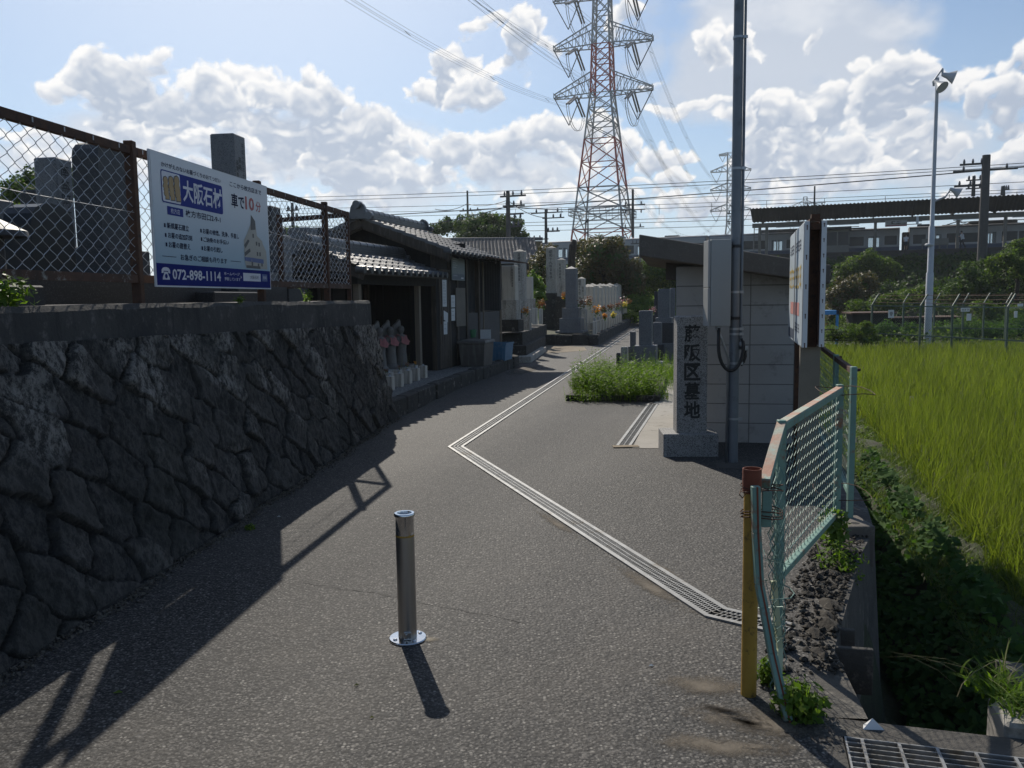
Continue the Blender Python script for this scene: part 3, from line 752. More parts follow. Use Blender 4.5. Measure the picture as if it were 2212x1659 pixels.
S = T_*(Yb1-Y0); Hh = Zw*1.12
wx = (fbm2(S*2.2+5, Hh*2.2, 11)-.5)*.22; wy = (fbm2(S*2.2, Hh*2.2+9, 21)-.5)*.16
sx = S+wx; sy = Hh+wy
r_ = np.random.RandomState(8); seeds = []
a_, b_ = .46, .20
ca_, sa_ = math.cos(math.radians(52)), math.sin(math.radians(52))
for j in range(-1, 10):
    for i in range(-2, 34):
        seeds.append((i*a_+(j % 2)*a_/2+r_.uniform(-.09, .09), j*b_+r_.uniform(-.055, .055)))
seeds = np.array(seeds)
shp = sx.shape; sxf = sx.ravel(); syf = sy.ravel()
F1 = np.full(sxf.shape, 9.); F2 = F1.copy(); I1 = np.zeros(sxf.shape, int)
for k, (a, b) in enumerate(seeds):
    dx = sxf-a; dy = syf-b
    u = np.abs(dx*ca_-dy*sa_)/.30; v = np.abs(dx*sa_+dy*ca_)/.20
    d = (u**1.3+v**1.3)**.77
    c1 = d < F1; F2 = np.where(c1, F1, np.minimum(F2, d)); I1 = np.where(c1, k, I1); F1 = np.where(c1, d, F1)
edge = (F2-F1).reshape(shp); cell = r_.rand(len(seeds))[I1].reshape(shp)
tlt = (r_.rand(len(seeds))[I1]-.5).reshape(shp)
sm = np.clip(edge/.15, 0, 1); sm = 1-(1-sm)**2.2
disp = .046*sm+.062*tlt*((sx-seeds[I1, 0].reshape(shp))/.2)*sm+.035*(cell-.5)*sm
ridg = 1-np.abs(fbm2(S*5+Hh*3, Hh*3.5-S*1.5, 31, 5)*2-1)*2
disp += .016*ridg*(.35+.65*sm)+.026*(fbm2(S*24, Hh*18, 41, 3)-.5)
lat = fbm2(S*3, Hh*3, 51, 3)
lich = np.clip((cell*.9+Vv*.75+(lat-.5)*2.4)-.75, 0, 1)
lich = np.clip(lich*1.7*(.40+.60*Vv**1.2)+.22, 0, 1)*np.clip(sm*1.2, 0, 1)
nx, nz = .94, .33
Vw = np.stack([Xw+disp*nx, Yw-(Ex > 0)*disp*.2, Zw+disp*nz*.6], -1).reshape(-1, 3)
ni, nj = shp
I, J = np.meshgrid(np.arange(ni-1), np.arange(nj-1), indexing='ij'); b0 = (I*nj+J).ravel()
Fw = np.stack([b0, b0+nj, b0+nj+1, b0+1], 1)
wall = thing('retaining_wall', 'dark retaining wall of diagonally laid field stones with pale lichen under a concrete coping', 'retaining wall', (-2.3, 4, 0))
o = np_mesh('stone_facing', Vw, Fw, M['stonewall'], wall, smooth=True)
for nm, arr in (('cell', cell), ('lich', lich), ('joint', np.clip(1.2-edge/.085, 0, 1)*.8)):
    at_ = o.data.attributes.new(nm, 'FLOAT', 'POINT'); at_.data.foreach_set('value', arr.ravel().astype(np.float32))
mb = MB()
cy = list(np.arange(-2, 9.79, .22))+[9.80]
jit = [random.Random(77+i).uniform(-.008, .008) for i in range(400)]
ring = []
for i, y in enumerate(cy):
    xf = -3.165+.14*y+.15+jit[i]*.8; zb = 1.5-.20-(y-3.9)*.017; t = jit[i+60]
    ring.append([(xf, y, zb), (xf-.008, y, 1.47+t), (xf-.03, y, 1.50+t*.7), (xf-.34, y, 1.50+t*.5), (xf-.34, y, zb)])
for i in range(len(ring)-1):
    b = len(mb.v); mb.v += ring[i]+ring[i+1]
    mb.f += [(b+k, b+5+k, b+5+(k+1) % 5, b+(k+1) % 5) for k in range(5)]
b = len(mb.v); mb.v += ring[-1]; mb.f.append((b, b+1, b+2, b+3, b+4))
o = mb.build('coping', M['coping'], wall)
mb = MB(); mb.box(-3.9, -2.0, 9.72, 9.88, 1.15, 1.495); mb.build('coping', M['coping'], wall)
# infill behind the facing end
mb = MB(); mb.hexa([(-4.0,9.0,0),(-1.75,9.0,0),(-1.72,10.2,0),(-4.0,10.4,0),(-4.0,9.0,1.4),(-2.05,9.0,1.4),(-2.05,9.7,1.4),(-4.0,9.85,1.4)])
mb.build('backing', M['mossy'], wall)

# ================================================================== LEFT CHAIN-LINK FENCE
FB = .14
def fl(Y, dx=0.): return Vector((-3.165+FB*Y+dx, Y, 0))
fdir = Vector((FB, 1, 0)).normalized()
fence = thing('chain_link_fence', 'rusty brown chain-link fence standing on the stone retaining wall', 'fence', (-2.4, 5.4, 1.5))
pY = [3.35, 5.40, 7.22, 8.80, 9.50]
for y in pY[:-1]:
    p = fl(y); MB().box(p.x-.030, p.x+.030, y-.030, y+.030, 1.48, 2.53).build('post', M['rust'], fence, bevel=.006)
p = fl(9.50); mb = MB(); mb.box(p.x-.022, p.x+.022, 9.478, 9.522, 1.48, 2.50); mb.build('post', M['rust'], fence, bevel=.005)
for (ya, yb) in ((1.8, 3.35), (3.35, 5.40), (5.40, 7.22), (7.22, 8.80), (8.80, 9.50)):
    a = fl(ya); b = fl(yb)
    MB().bar(a+Vector((0,0,2.47)), b+Vector((0,0,2.47)), .045, .05).build('top_rail', M['rust'], fence)
    MB().bar(a+Vector((0,0,1.66)), b+Vector((0,0,1.66)), .045, .05).build('bottom_rail', M['rustp'], fence)
    MB().tube([a+Vector((.02,0,2.12)), a.lerp(b, .5)+Vector((.02,0,2.085)), b+Vector((.02,0,2.08))], .0022, 4, cap=False).build('tension_wire', M['wire'], fence)
    chain_mesh(a+Vector((.012,0,0)), fdir, (b-a).length-.01, 1.68, 2.46, .0425, .0024, cw=.054).build('wire_mesh', M['wire'], fence)
# pale raised marks added for the holes punched along the top rail
mb = MB()
for k in range(24):
    y = 3.5+k*.25; p = fl(y, .0235)
    mb.box(p.x, p.x+.0012, y-.006, y+.006, 2.462, 2.488)
mb.build('rail_hole_marks', M['wire'], fence)
# return panel going back to the left
rf = thing('chain_link_fence', 'return panel of the rusty fence turning back beside the wooden hall', 'fence', (-2.6, 9.7, 1.5))
ra = Vector((-1.86, 9.55, 0)); rb = Vector((-2.75, 10.05, 0)); rd = (rb-ra).normalized()
MB().box(rb.x-.03, rb.x+.03, rb.y-.03, rb.y+.03, 1.40, 2.53).build('post', M['rust'], rf)
MB().bar(ra+Vector((0,0,2.47)), rb+Vector((0,0,2.47)), .045, .05).build('top_rail', M['rust'], rf)
MB().bar(ra+Vector((0,0,1.68)), rb+Vector((0,0,1.68)), .045, .05).build('bottom_rail', M['rustp'], rf)
chain_mesh(ra, rd, (rb-ra).length, 1.7, 2.46, .0425, .0022, cw=.054).build('wire_mesh', M['wire'], rf)

# ================================================================== SIGN ON THE FENCE
SA = Vector((-2.34, 5.45, 0)); SB = Vector((-2.12, 7.25, 0)); SU = (SB-SA).normalized(); SN = Vector((SU.y, -SU.x, 0))
SA = SA+SN*.03
sf = (SA, SU, Vector((0, 0, 1)), SN)
sign = thing('billboard', 'white and blue stonemason advertising board fixed to the rusty fence', 'sign', tuple(SA+Vector((0,0,1.6))))
def board(mb, fr, u0, u1, v0, v1, t):
    O, U, V_, Nn = [Vector(x) for x in fr]; P = lambda u, v, w: O+U*u+V_*v+Nn*w
    mb.hexa([P(u0,v0,-t), P(u1,v0,-t), P(u1,v0,0), P(u0,v0,0), P(u0,v1,-t), P(u1,v1,-t), P(u1,v1,0), P(u0,v1,0)])
    return mb
def signface():
    mt, nt, N, L, P = nodes_of('sign_face_print'); v = coords(nt)
    sp = N.new('ShaderNodeSeparateXYZ'); L.new(v, sp.inputs[0])
    f = ramp(nt, sp.outputs[2], .15, .72)
    L.new(mixc(nt, f, (.25, .38, .46), (.58, .60, .62)), P.inputs['Base Color']); P.inputs['Roughness'].default_value = .35
    return mt
M['signface'] = signface()
M['navy'] = plain('navy_print', (.010, .018, .15), .8, spec=.12); M['navyt'] = plain('dark_navy_print', (.015, .02, .055), .8, spec=.12)
M['purple'] = plain('slate_blue_print', (.04, .055, .24), .8, spec=.12); M['wprint'] = plain('white_print', (.60, .60, .64), .4)
M['rprint'] = plain('red_print', (.33, .03, .035), .4); M['oprint'] = plain('ochre_print', (.38, .24, .09), .5)
M['gprint'] = plain('grey_print', (.26, .26, .25), .5); M['bprint'] = plain('beige_print', (.36, .34, .29), .5); M['dkp'] = plain('brown_print', (.06, .06, .06), .5)
M['slate2'] = plain('mid_blue_print', (.06, .10, .25), .5)
board(MB(), sf, 0, 1.84, 1.61, 2.49, .012).build('panel', M['white'], sign)
mb = MB(); rect(mb, sf, .012, 1.828, 1.765, 2.478, .0015); mb.build('printed_face', M['signface'], sign)
mb = MB(); rect(mb, sf, .012, 1.828, 1.62, 1.765, .0015); mb.build('blue_band', M['navy'], sign)
mb = MB()
def rrect(mb, fr, u0, u1, v0, v1, r, lift):
    pts = []
    for cx, cy_, a0 in ((u1-r, v1-r, 0), (u0+r, v1-r, 90), (u0+r, v0+r, 180), (u1-r, v0+r, 270)):
        for k in range(5): a = math.radians(a0+k*22.5); pts.append((cx+r*math.cos(a), cy_+r*math.sin(a)))
    poly(mb, fr, pts, lift)
rrect(mb, sf, .125, .995, 2.168, 2.382, .02, .003); rect(mb, sf, .185, .392, 2.092, 2.148, .003)
mb.build('logo_plate', M['purple'], sign)
mb = MB(); rrect(mb, sf, .133, .368, 2.176, 2.374, .015, .0042); rect(mb, sf, 1.293, 1.627, 1.672, 1.737, .003)
for (s, box, b) in (("大阪石材", (.40, .982, 2.20, 2.352), .022), ("枚方店", (.225, .345, 2.103, 2.138), 0),):
    text_into(mb, s, box, sf, b, lift=.0048)
text_into(mb, "072-898-1114", (.205, .905, 1.660, 1.732), sf, .022, lift=.0036)
text_into(mb, "ホームページ", (.960, 1.228, 1.710, 1.734), sf, .012, lift=.0036)
text_into(mb, "更新しています", (.965, 1.238, 1.668, 1.695), sf, .012, lift=.0036)
poly(mb, sf, [(1.247, 1.712), (1.247, 1.688), (1.263, 1.70)], .0036)
text_into(mb, "検索", (1.672, 1.748, 1.692, 1.72), sf, 0, lift=.0040)
# telephone pictogram
poly(mb, sf, [(.068,1.700),(.070,1.722),(.085,1.735),(.110,1.740),(.137,1.740),(.160,1.735),(.175,1.722),(.177,1.700),(.152,1.702),(.150,1.716),(.095,1.716),(.093,1.702)], .0036)
poly(mb, sf, [(.078,1.658),(.080,1.672),(.098,1.698),(.101,1.710),(.144,1.710),(.147,1.698),(.165,1.672),(.168,1.658)], .0036)
mb.build('lettering', M['wprint'], sign)
mb = MB(); poly(mb, sf, [(.123+.017*math.cos(a), 1.681+.015*math.sin(a)) for a in [k*math.pi/6 for k in range(12)]], .0046); mb.build('dial', M['navy'], sign)
mb = MB(); rect(mb, sf, 1.655, 1.762, 1.675, 1.735, .0034); mb.build('search_button', M['slate2'], sign)
mb = MB()
for (s, box, b) in (("かけがえのないお墓づくりのおてつだい", (.138, .977, 2.400, 2.434), .012), ("枚方市田口2-9-1", (.425, .945, 2.100, 2.150), .016),
    ("ここから枚方店まで", (1.128, 1.712, 2.398, 2.440), .014), ("車で", (1.143, 1.375, 2.240, 2.352), .022), ("新規墓石建立", (.170, .459, 1.998, 2.040), .016),
    ("お墓の追加彫刻", (.175, .498, 1.935, 1.975), .016), ("お墓の建替え", (.178, .465, 1.872, 1.914), .016), ("お墓の修繕、洗浄、手直し", (.660, 1.248, 2.000, 2.040), .016),
    ("ご納骨のお手伝い", (.660, 1.066, 1.942, 1.978), .016), ("お墓の引越し", (.660, .957, 1.876, 1.916), .016), ("お急ぎのご相談も承ります", (.325, 1.022, 1.795, 1.838), .016)):
    text_into(mb, s, box, sf, b, lift=.003)
text_into(mb, "大阪石材", (1.421, 1.582, 1.689, 1.719), sf, 0, lift=.0040)
for u, v in ((.132, 2.030), (.137, 1.966), (.140, 1.904), (.622, 2.032), (.625, 1.972), (.628, 1.908)): rect(mb, sf, u, u+.02, v-.026, v, .003)
rect(mb, sf, .089, .268, 1.811, 1.815, .003); rect(mb, sf, 1.083, 1.265, 1.820, 1.824, .003)
mb.build('lettering', M['navyt'], sign)
mb = MB(); text_into(mb, "10", (1.392, 1.562, 2.248, 2.356), sf, .03, lift=.003); text_into(mb, "分", (1.590, 1.692, 2.250, 2.338), sf, .02, lift=.003)
mb.build('lettering', M['rprint'], sign)
# three stone heads in profile
head = [(.06,.26),(.12,.34),(.05,.40),(.10,.46),(-.04,.54),(.08,.70),(.02,.84),(.10,.97),(.36,1.03),(.56,.97),(.64,.82),(.58,.70),(.66,.50),(.64,.30),(.72,.12),(.72,.0),(.20,-.02),(.22,.12),(.12,.16)]
mo = MB(); mi_ = MB()
for i, (u, s) in enumerate(((.146, .150), (.212, .160), (.282, .172))):
    pts = [(u+x*s*.74-.004, 2.190+y*s) for x, y in head]; poly(mo, sf, pts, .0046+.0010*i)
    cu = u+.35*s*.74; cv = 2.190+.5*s
    poly(mi_, sf, [(cu+(x-cu)*.84, cv+(y-cv)*.92) for x, y in pts], .0050+.0010*i)
mo.build('logo_outline', M['dkp'], sign); mi_.build('logo_figures', M['oprint'], sign)
# printed picture of a narrow multi-storey building
mb = MB(); poly(mb, sf, [(1.355,1.778),(1.335,1.84),(1.335,2.0),(1.40,2.055),(1.42,2.08),(1.475,2.14),(1.49,2.215),(1.565,2.17),(1.59,2.05),(1.69,2.015),(1.70,1.99),(1.765,1.93),(1.775,1.778)], .003)
mb.build('printed_building', M['bprint'], sign)
mb = MB()
for q_ in ([(1.335,1.96),(1.41,2.01),(1.44,2.0),(1.36,1.935)], [(1.335,1.90),(1.44,1.94),(1.45,1.915),(1.345,1.87)], [(1.47,2.09),(1.49,2.215),(1.565,2.17),(1.565,2.10)]): poly(mb, sf, q_, .0036)
for (u, v) in ((1.50,2.03),(1.56,1.97),(1.61,1.965),(1.57,1.885),(1.62,1.885),(1.65,1.80),(1.58,1.79),(1.46,1.80)): rect(mb, sf, u, u+.028, v, v+.032, .0036)
rect(mb, sf, 1.36, 1.63, 1.778, 1.80, .0033)
mb.build('printed_windows', M['dkp'], sign)
mb = MB(); poly(mb, sf, [(1.335,1.835),(1.46,1.83),(1.47,1.865),(1.335,1.865)], .004); poly(mb, sf, [(1.47,1.83),(1.70,1.825),(1.70,1.86),(1.47,1.865)], .004); mb.build('printed_awning', M['slate2'], sign)

M['dust_leaf'] = pm('dry_litter', (.13,.115,.09), (.06,.052,.042), 30., .95)
# seam in the asphalt, debris along the foot of the wall
mb = MB(); rr = random.Random(33); pp = [(640,1258),(760,1275),(860,1290),(930,1308),(1060,1330),(1150,1352)]; q = []
for (x0, y0), (x1, y1) in zip(pp, pp[1:]):
    for k in range(6): q.append(gp(x0+(x1-x0)*k/6+rr.uniform(-3,3), y0+(y1-y0)*k/6+rr.uniform(-2,2)))
for p, r in zip(q, q[1:]): w = rr.uniform(.0008, .0026); mb.add([(p.x,p.y-w,.0022),(r.x,r.y-w,.0022),(r.x,r.y+w,.0022),(p.x,p.y+w,.0022)], [(0,1,2,3)])
o = mb.build('asphalt_seam', M['dark']); o['kind'] = 'structure'
rs = np.random.RandomState(17); n = 5000; Y = 2.2+rs.rand(n)*8.3; X = -2.40+.082*Y+.055+np.abs(rs.normal(size=n))*.038+.02*np.sin(Y*5)
V, Fc = leaf_quads(np.stack([X, Y, .004+.012*rs.rand(n)], 1), rs.normal(size=(n,3))*.5+np.array([0,0,1.]), .008+.018*rs.rand(n), .7, rs)
o = np_mesh('debris', V, Fc, M['dust_leaf']); tag(o, 'line of dry crumbs and leaf litter along the foot of the stone wall', 'debris', kind='stuff')
# ================================================================== DRAINS
def drain(name, label, pts, w, bars, edge=.035, z=.004, bar_w=.007, runs=2):
    root = thing(name, label, 'drain', tuple(pts[0]))
    fr_ = MB(); gb = MB(); pit_shade = MB()
    n = len(pts); D = [(pts[i+1]-pts[i]).normalized() for i in range(n-1)]
    def off(i, o):
        if i == 0: d = D[0]
        elif i == n-1: d = D[-1]
        else: d = (D[i-1]+D[i]).normalized()
        s = Vector((d.y, -d.x, 0)); k = 1.
        if 0 < i < n-1: k = 1/max(.4, s.dot(Vector((D[i].y, -D[i].x, 0))))
        return pts[i]+s*o*k
    Z = lambda v, z_: Vector((v.x, v.y, z_))
    for i in range(n-1):
        for sgn in (-1, 1):
            a0 = off(i, sgn*w/2); a1 = off(i+1, sgn*w/2); b0_ = off(i, sgn*(w/2-edge)); b1_ = off(i+1, sgn*(w/2-edge))
            fr_.hexa([Z(a0,-.02),Z(b0_,-.02),Z(b1_,-.02),Z(a1,-.02),Z(a0,z+.006),Z(b0_,z+.006),Z(b1_,z+.006),Z(a1,z+.006)])
        pit_shade.add([Z(off(i,-w/2),z-.002), Z(off(i,w/2),z-.002), Z(off(i+1,w/2),z-.002), Z(off(i+1,-w/2),z-.002)], [(0,1,2,3)])  # flat dark sheet painted for the shaded depth under the grate
        for k in range(1, runs+1):
            o = -w/2+edge+(w-2*edge)*k/(runs+1)
            gb.bar(Z(off(i,o),z+.004), Z(off(i+1,o),z+.004), .006, .004)
        L_ = (pts[i+1]-pts[i]).length; nb = int(L_/bars[i]); 
        for k in range(nb+1):
            t = k/max(nb,1); a = off(i, -w/2+edge).lerp(off(i+1, -w/2+edge), t); b = off(i, w/2-edge).lerp(off(i+1, w/2-edge), t)
            gb.bar(Z(a,z+.0025), Z(b,z+.0025), bar_w, .003)
    pit_shade.build('channel_shade', M['dark'], root); fr_.build('frame', M['grate'], root)
    o = gb.build('grate_bars', M['grate'], root)
    return root
drain('trench_drain', 'long zigzag trench drain with galvanised grating crossing the asphalt and running up the lane',
      [gp(1703, 1362), gp(1547, 1325), gp(984, 966), gp(1180, 838), gp(1378, 707)], .155, [.024, .020, .04, .15], edge=.028, bar_w=.0055)
drain('slot_drain', 'short straight slotted drain beside the pale concrete strip at the block hut',
      [gp(1347, 964), gp(1411, 873)], .15, [.04], edge=.028, runs=1)
mb = MB(); c = gp(1352, 966); mb.box(c.x-.13, c.x+.13, c.y-.05, c.y+.06, 0, .012)
top(mb, 'catch_basin_lid', M['sand'], 'small rusty beige catch basin lid at the near end of the slotted drain', 'lid', bevel=.003)
# grating over the ditch slab (near right corner)
root = thing('ditch_grating', 'heavy galvanised steel grating set in the slab over the ditch', 'grating', tuple(EF(.045, .125, -.04)))
mb = MB(); fr = (EC, EE, EPv)
mb.fbox(fr, .05, .056, .13, .615, -.04, .004); mb.fbox(fr, .056, 5, .13, .136, -.04, .004); mb.fbox(fr, .056, 5, .609, .615, -.04, .004)
mb.build('frame', M['grate'], root)
mb = MB()
for k in range(1, 16): mb.fbox(fr, .056, 5, .13+k*.031, .134+k*.031, -.035, .003)
mb.build('bearing_bars', M['grate'], root)
mb = MB(); 
for k in range(0, 44): mb.fbox(fr, .10+k*.115, .110+k*.115, .137, .608, -.008, .0065)
mb.build('cross_bars', M['grate'], root)
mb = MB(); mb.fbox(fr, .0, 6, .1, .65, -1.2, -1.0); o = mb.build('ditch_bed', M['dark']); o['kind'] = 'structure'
# concrete block at the ditch end right of the slab
mb = MB(); p0 = gp(2171, 1592, .0); mb.fbox((p0+Vector((0,0,0)), EE, -EPv), 0, 1.6, 0.005, .22, -.6, .045, bev=.012)
top(mb, 'kerb_block', M['conc'], 'pale rough concrete block at the far end of the ditch slab, grass growing over it', 'concrete block')
mb = MB(); a = at(2150, 1400, 3.9); 
mb.prism([Vector((2.35,3.35,-.35)), Vector((2.95,3.2,-.35)), Vector((3.6,4.6,-.75)), Vector((2.95,4.9,-.75))], (0, 0, -.9))
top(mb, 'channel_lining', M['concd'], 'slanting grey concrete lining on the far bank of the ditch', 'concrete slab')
# small white pyramid marker
c = gp(1884, 1572); mb = MB(); s = .036
mb.add([(c.x-s,c.y-s*.3,0),(c.x+s,c.y-s*.5,0),(c.x+s*.7,c.y+s*.6,0),(c.x-s*.6,c.y+s*.6,0),(c.x,c.y,.035)], [(0,1,4),(1,2,4),(2,3,4),(3,0,4),(3,2,1,0)])
top(mb, 'survey_marker', M['white'], 'small white pyramid-shaped marker on the edge of the ditch slab', 'marker')

# ================================================================== BOLLARD
bc = gp(881, 1380)
bol = thing('bollard', 'round brushed stainless steel bollard standing alone on the asphalt', 'bollard', tuple(bc))
bo = lambda z: (bc.x, bc.y, z)
MB().lathe([(.041,.012),(.041,.47)], 40, bo(0), False).build('tube', M['steel'], bol, smooth=True, autos=40)
MB().lathe([(.0413,.470),(.0413,.478)], 40, bo(0), False).build('reflective_band', M['yellow'], bol, smooth=True)
MB().lathe([(.041,.478),(.041,.555),(.0435,.558),(.046,.562),(.046,.570),(.043,.574),(.032,.574),(.030,.566),(.004,.565)], 40, bo(0)).build('cap', M['chrome'], bol, smooth=True, autos=40)
mb = MB(); mb.tube([Vector((bc.x-.018,bc.y,.566)),Vector((bc.x-.014,bc.y,.577)),Vector((bc.x+.014,bc.y,.577)),Vector((bc.x+.018,bc.y,.566))], .0028, 6); mb.build('lifting_handle', M['chrome'], bol, smooth=True)
MB().lathe([(.083,.0),(.083,.006),(.080,.010),(.041,.012)], 48, bo(0), False).build('base_flange', M['chrome'], bol, smooth=True, autos=30)
for k in range(4):
    a = math.radians(35+90*k); MB().lathe([(.0,.011),(.009,.011),(.009,.014),(.005,.0165),(0,.017)], 12, (bc.x+.062*math.cos(a), bc.y+.062*math.sin(a), 0), False).build('bolt', M['chrome'], bol, smooth=True)
mb = MB(); mb.box(bc.x-.012, bc.x+.022, bc.y-.050, bc.y-.040, .013, .05); mb.box(bc.x-.004, bc.x+.006, bc.y-.058, bc.y-.05, .02, .045)
mb.build('lock_hasp', M['steel'], bol, bevel=.003)

# ================================================================== NAME STONE
b0 = gp(1433, 987); b1 = gp(1552, 989)
tdir = Vector((1, -.06, 0)).normalized(); ndir = Vector((.06, 1, 0)).normalized()
b0 = at(1433, 987, b0.y); 
st = thing('name_stone', 'tall speckled granite pillar engraved with black brush characters beside the utility pole', 'stone pillar', tuple(b0))
fS = (b0, tdir, ndir)
MB().fbox(fS, 0, .51, 0, .40, -.01, .215, bev=.006).build('plinth', M['granite_sp'], st)
MB().fbox(fS, .130, .412, .055, .31, .2152, 1.315, bev=.010).build('pillar', M['granite_sp'], st)
O_ = b0+ndir*.055; tf = (O_, tdir, Vector((0,0,1)), -ndir)
mb = MB(); column_text(mb, "藤阪区墓地", .271, 1.235, .163, .179, tf, .030, lift=.0025, w=.94)
mb.build('engraved_characters', M['engrave'], st)

# ================================================================== BLOCK HUT
HC = Vector((1.69, 8.52, 0)); hA, hR = Vector((.20, 1, 0)).normalized(), Vector((1, -.20, 0)).normalized()
hf = (HC, hR, hA)
hut = thing('block_hut', 'small grey concrete block hut with a thick slanting concrete roof slab', 'hut', tuple(HC))
W_, D_ = 1.24, 2.1; HT = 1.81
mb = MB(); mb.fbox(hf, .004, W_-.004, .004, D_-.004, -.05, HT-.004); mb.build('mortar_wall', M['mortar'], hut)
mb = MB(); rr = random.Random(2); row = .2
for r in range(9):
    z0 = r*row+.005 if r else -.04; z1 = (r+1)*row-.004
    xs = [0, .43*.0+.62, 1.05, 1.62] if False else [0, .30, .735, 1.165, 1.24]
    if r < 7 and r >= 2: xs = [0, .735, 1.165, 1.62] if False else xs
    for a, b in zip(xs, xs[1:]):
        mb.fbox(hf, a+.0035, b-.0035, -rr.uniform(.0, .002), .1, z0, z1, bev=.004)
    for k in range(5):
        mb.fbox(hf, -.002, .1, k*.42+.103+.003, min((k+1)*.42+.10, D_)-.003, z0, z1, bev=.004)
        mb.fbox(hf, W_-.1, W_+.002, k*.42+.103, min((k+1)*.42+.10, D_)-.003, z0, z1, bev=.004)
mb.build('block_wall', M['block'], hut)
# roof slab: slopes down to the right
P = lambda a, b, z: HC+hR*a+hA*b+Vector((0,0,z))
a0, a1 = -.36, 1.43
zl, zr_ = 2.11, 1.775
mb = MB(); T2 = .21
mb.hexa([P(a0,-.36,zl-T2),P(a1,-.36,zr_-T2*.85),P(a1,D_+.35,zr_-T2*.85),P(a0,D_+.35,zl-T2),P(a0,-.36,zl),P(a1,-.36,zr_),P(a1,D_+.35,zr_),P(a0,D_+.35,zl)])
mb.build('roof_slab', M['slab'], hut, bevel=.012)
mb = MB(); mb.fbox(hf, -.11, .0, .3, .6, HT-.13, 1.93); mb.build('bracket', M['slab'], hut)
mb = MB(); mb.fbox(hf, .9, W_, .02, D_-.02, HT-.002, 1.86); mb.build('gap_shade_box', M['dark'], hut)  # solid dark box standing in for shade between wall and roof

# ================================================================== POLE, BOX, CONDUITS
pc = gp(1591, 1000); pc = Vector((1.985, 7.38, 0))
pole = thing('utility_pole', 'slim grey zinc utility pole rising out of frame beside the name stone', 'pole', tuple(pc))
MB().tube([pc, pc+Vector((0,0,1.1)), pc+Vector((0,0,7.2))], [.0445,.0435,.038], 24).build('shaft', M['poleg'], pole, smooth=True, autos=60)
cd = Vector((.054, -.012, 0))
MB().tube([pc+cd+Vector((0,0,1.02)), pc+cd+Vector((0,0,1.15)), pc+cd+Vector((0,0,7.0))], .0125, 10).build('conduit', M['poleg'], pole, smooth=True)
MB().tube([pc+Vector((-.060,-.01,0)), pc+Vector((-.060,-.01,.86)), pc+Vector((-.06,-.05,.93)), pc+Vector((-.13,-.07,1.12)), pc+Vector((-.175,-.07,1.225))], .012, 8).build('thin_conduit', M['galv'], pole, smooth=True)
for z in (.40, 1.53, 1.16, 1.205, 2.6, 3.7, 4.6, .90):
    mb = MB(); mb.lathe([(.0465,z-.010),(.0465,z+.010)], 24, (pc.x, pc.y, 0), False); mb.box(pc.x+.035, pc.x+.072, pc.y-.034, pc.y-.026, z-.012, z+.012)
    mb.build('clamp', M['galv'], pole)
for z in (1.30, 1.93):
    mb = MB(); mb.lathe([(.0475,z-.013),(.0475,z+.013)], 24, (pc.x, pc.y, 0), False); mb.box(pc.x-.095, pc.x-.035, pc.y-.03, pc.y+.03, z-.02, z+.02)
    mb.build('bracket', M['blackr'], pole)
loop = []
for k in range(15):
    a = math.pi*(k/14); loop.append(Vector((pc.x-.052-.110*math.cos(a)*1.0, pc.y-.085, 1.06-.22*math.sin(a))))
loop = [Vector((pc.x-.162, pc.y-.085, 1.22))]+loop
loop.append(Vector((pc.x+.056, pc.y-.07, 1.10)))
MB().tube(loop, .015, 10).build('cable_loop', M['blackr'], pole, smooth=True)
MB().tube([pc+Vector((.056,-.02,1.12)), pc+Vector((.068,-.02,1.08)), pc+Vector((.092,-.02,1.02)), pc+Vector((.096,-.02,.96)), pc+Vector((.080,-.02,.91)), pc+Vector((.055,-.02,.88))], .012, 10).build('cable_loop', M['blackr'], pole, smooth=True)
for (dx, dz) in ((-.162, 1.215), (.056, 1.07), (.092, 1.03)):
    MB().lathe([(.02,-.02),(.026,-.012),(.026,.012),(.02,.02)], 12, (pc.x+dx, pc.y-.07 if dx < 0 else pc.y-.02, dz)).build('cable_gland', M['galv'], pole, smooth=True, autos=30)
bx = thing('meter_box', 'tall narrow beige-grey metal cabinet clamped to the utility pole', 'electrical box', (pc.x-.24, pc.y, 1.24))
MB().box(pc.x-.243, pc.x-.066, pc.y-.115, pc.y+.07, 1.232, 1.985).build('cabinet', M['boxg'], bx, bevel=.006)
MB().box(pc.x-.266, pc.x-.2455, pc.y-.112, pc.y+.068, 1.575, 1.98).build('upper_door', M['boxg'], bx, bevel=.003)
MB().box(pc.x-.266, pc.x-.2455, pc.y-.112, pc.y+.068, 1.234, 1.570).build('lower_door', M['boxg'], bx, bevel=.003)

# ================================================================== TWO-SIDED BOARD ON POSTS
qn = at(1732, 760, 5.95); qf_dir = Vector((.27, 1, 0)).normalized()
NB = Vector((qn.x, qn.y, 0)); zb_, zt_ = 1.12, 2.015
BL = 1.55; nrm = Vector((-qf_dir.y, qf_dir.x, 0))
bd = thing('notice_board', 'weathered two-sided sign board with white edges on a steel post next to the block hut', 'sign', tuple(NB+Vector((0,0,0))))
ff = (NB, qf_dir, -nrm)
MB().fbox(ff, 0, BL, 0, .035, zb_, zt_).build('panel', M['white'], bd, bevel=.003)
MB().fbox(ff, .0, BL, .115, .150, zb_+.005, zt_+.0).build('panel', M['white'], bd, bevel=.003)
mb = MB(); mb.fbox(ff, .02, BL-.02, .036, .045, zb_+.02, zt_+.02); mb.fbox(ff, .02, BL-.02, .105, .114, zb_+.02, zt_+.02)
mb.fbox(ff, .10, .14, .045, .105, zb_, zt_); mb.fbox(ff, .0, BL, .045, .105, zt_-.06, zt_-.02); mb.fbox(ff, .02, .08, .046, .104, zt_-.0, zt_+.05)
mb.build('steel_frame', M['rust'], bd)
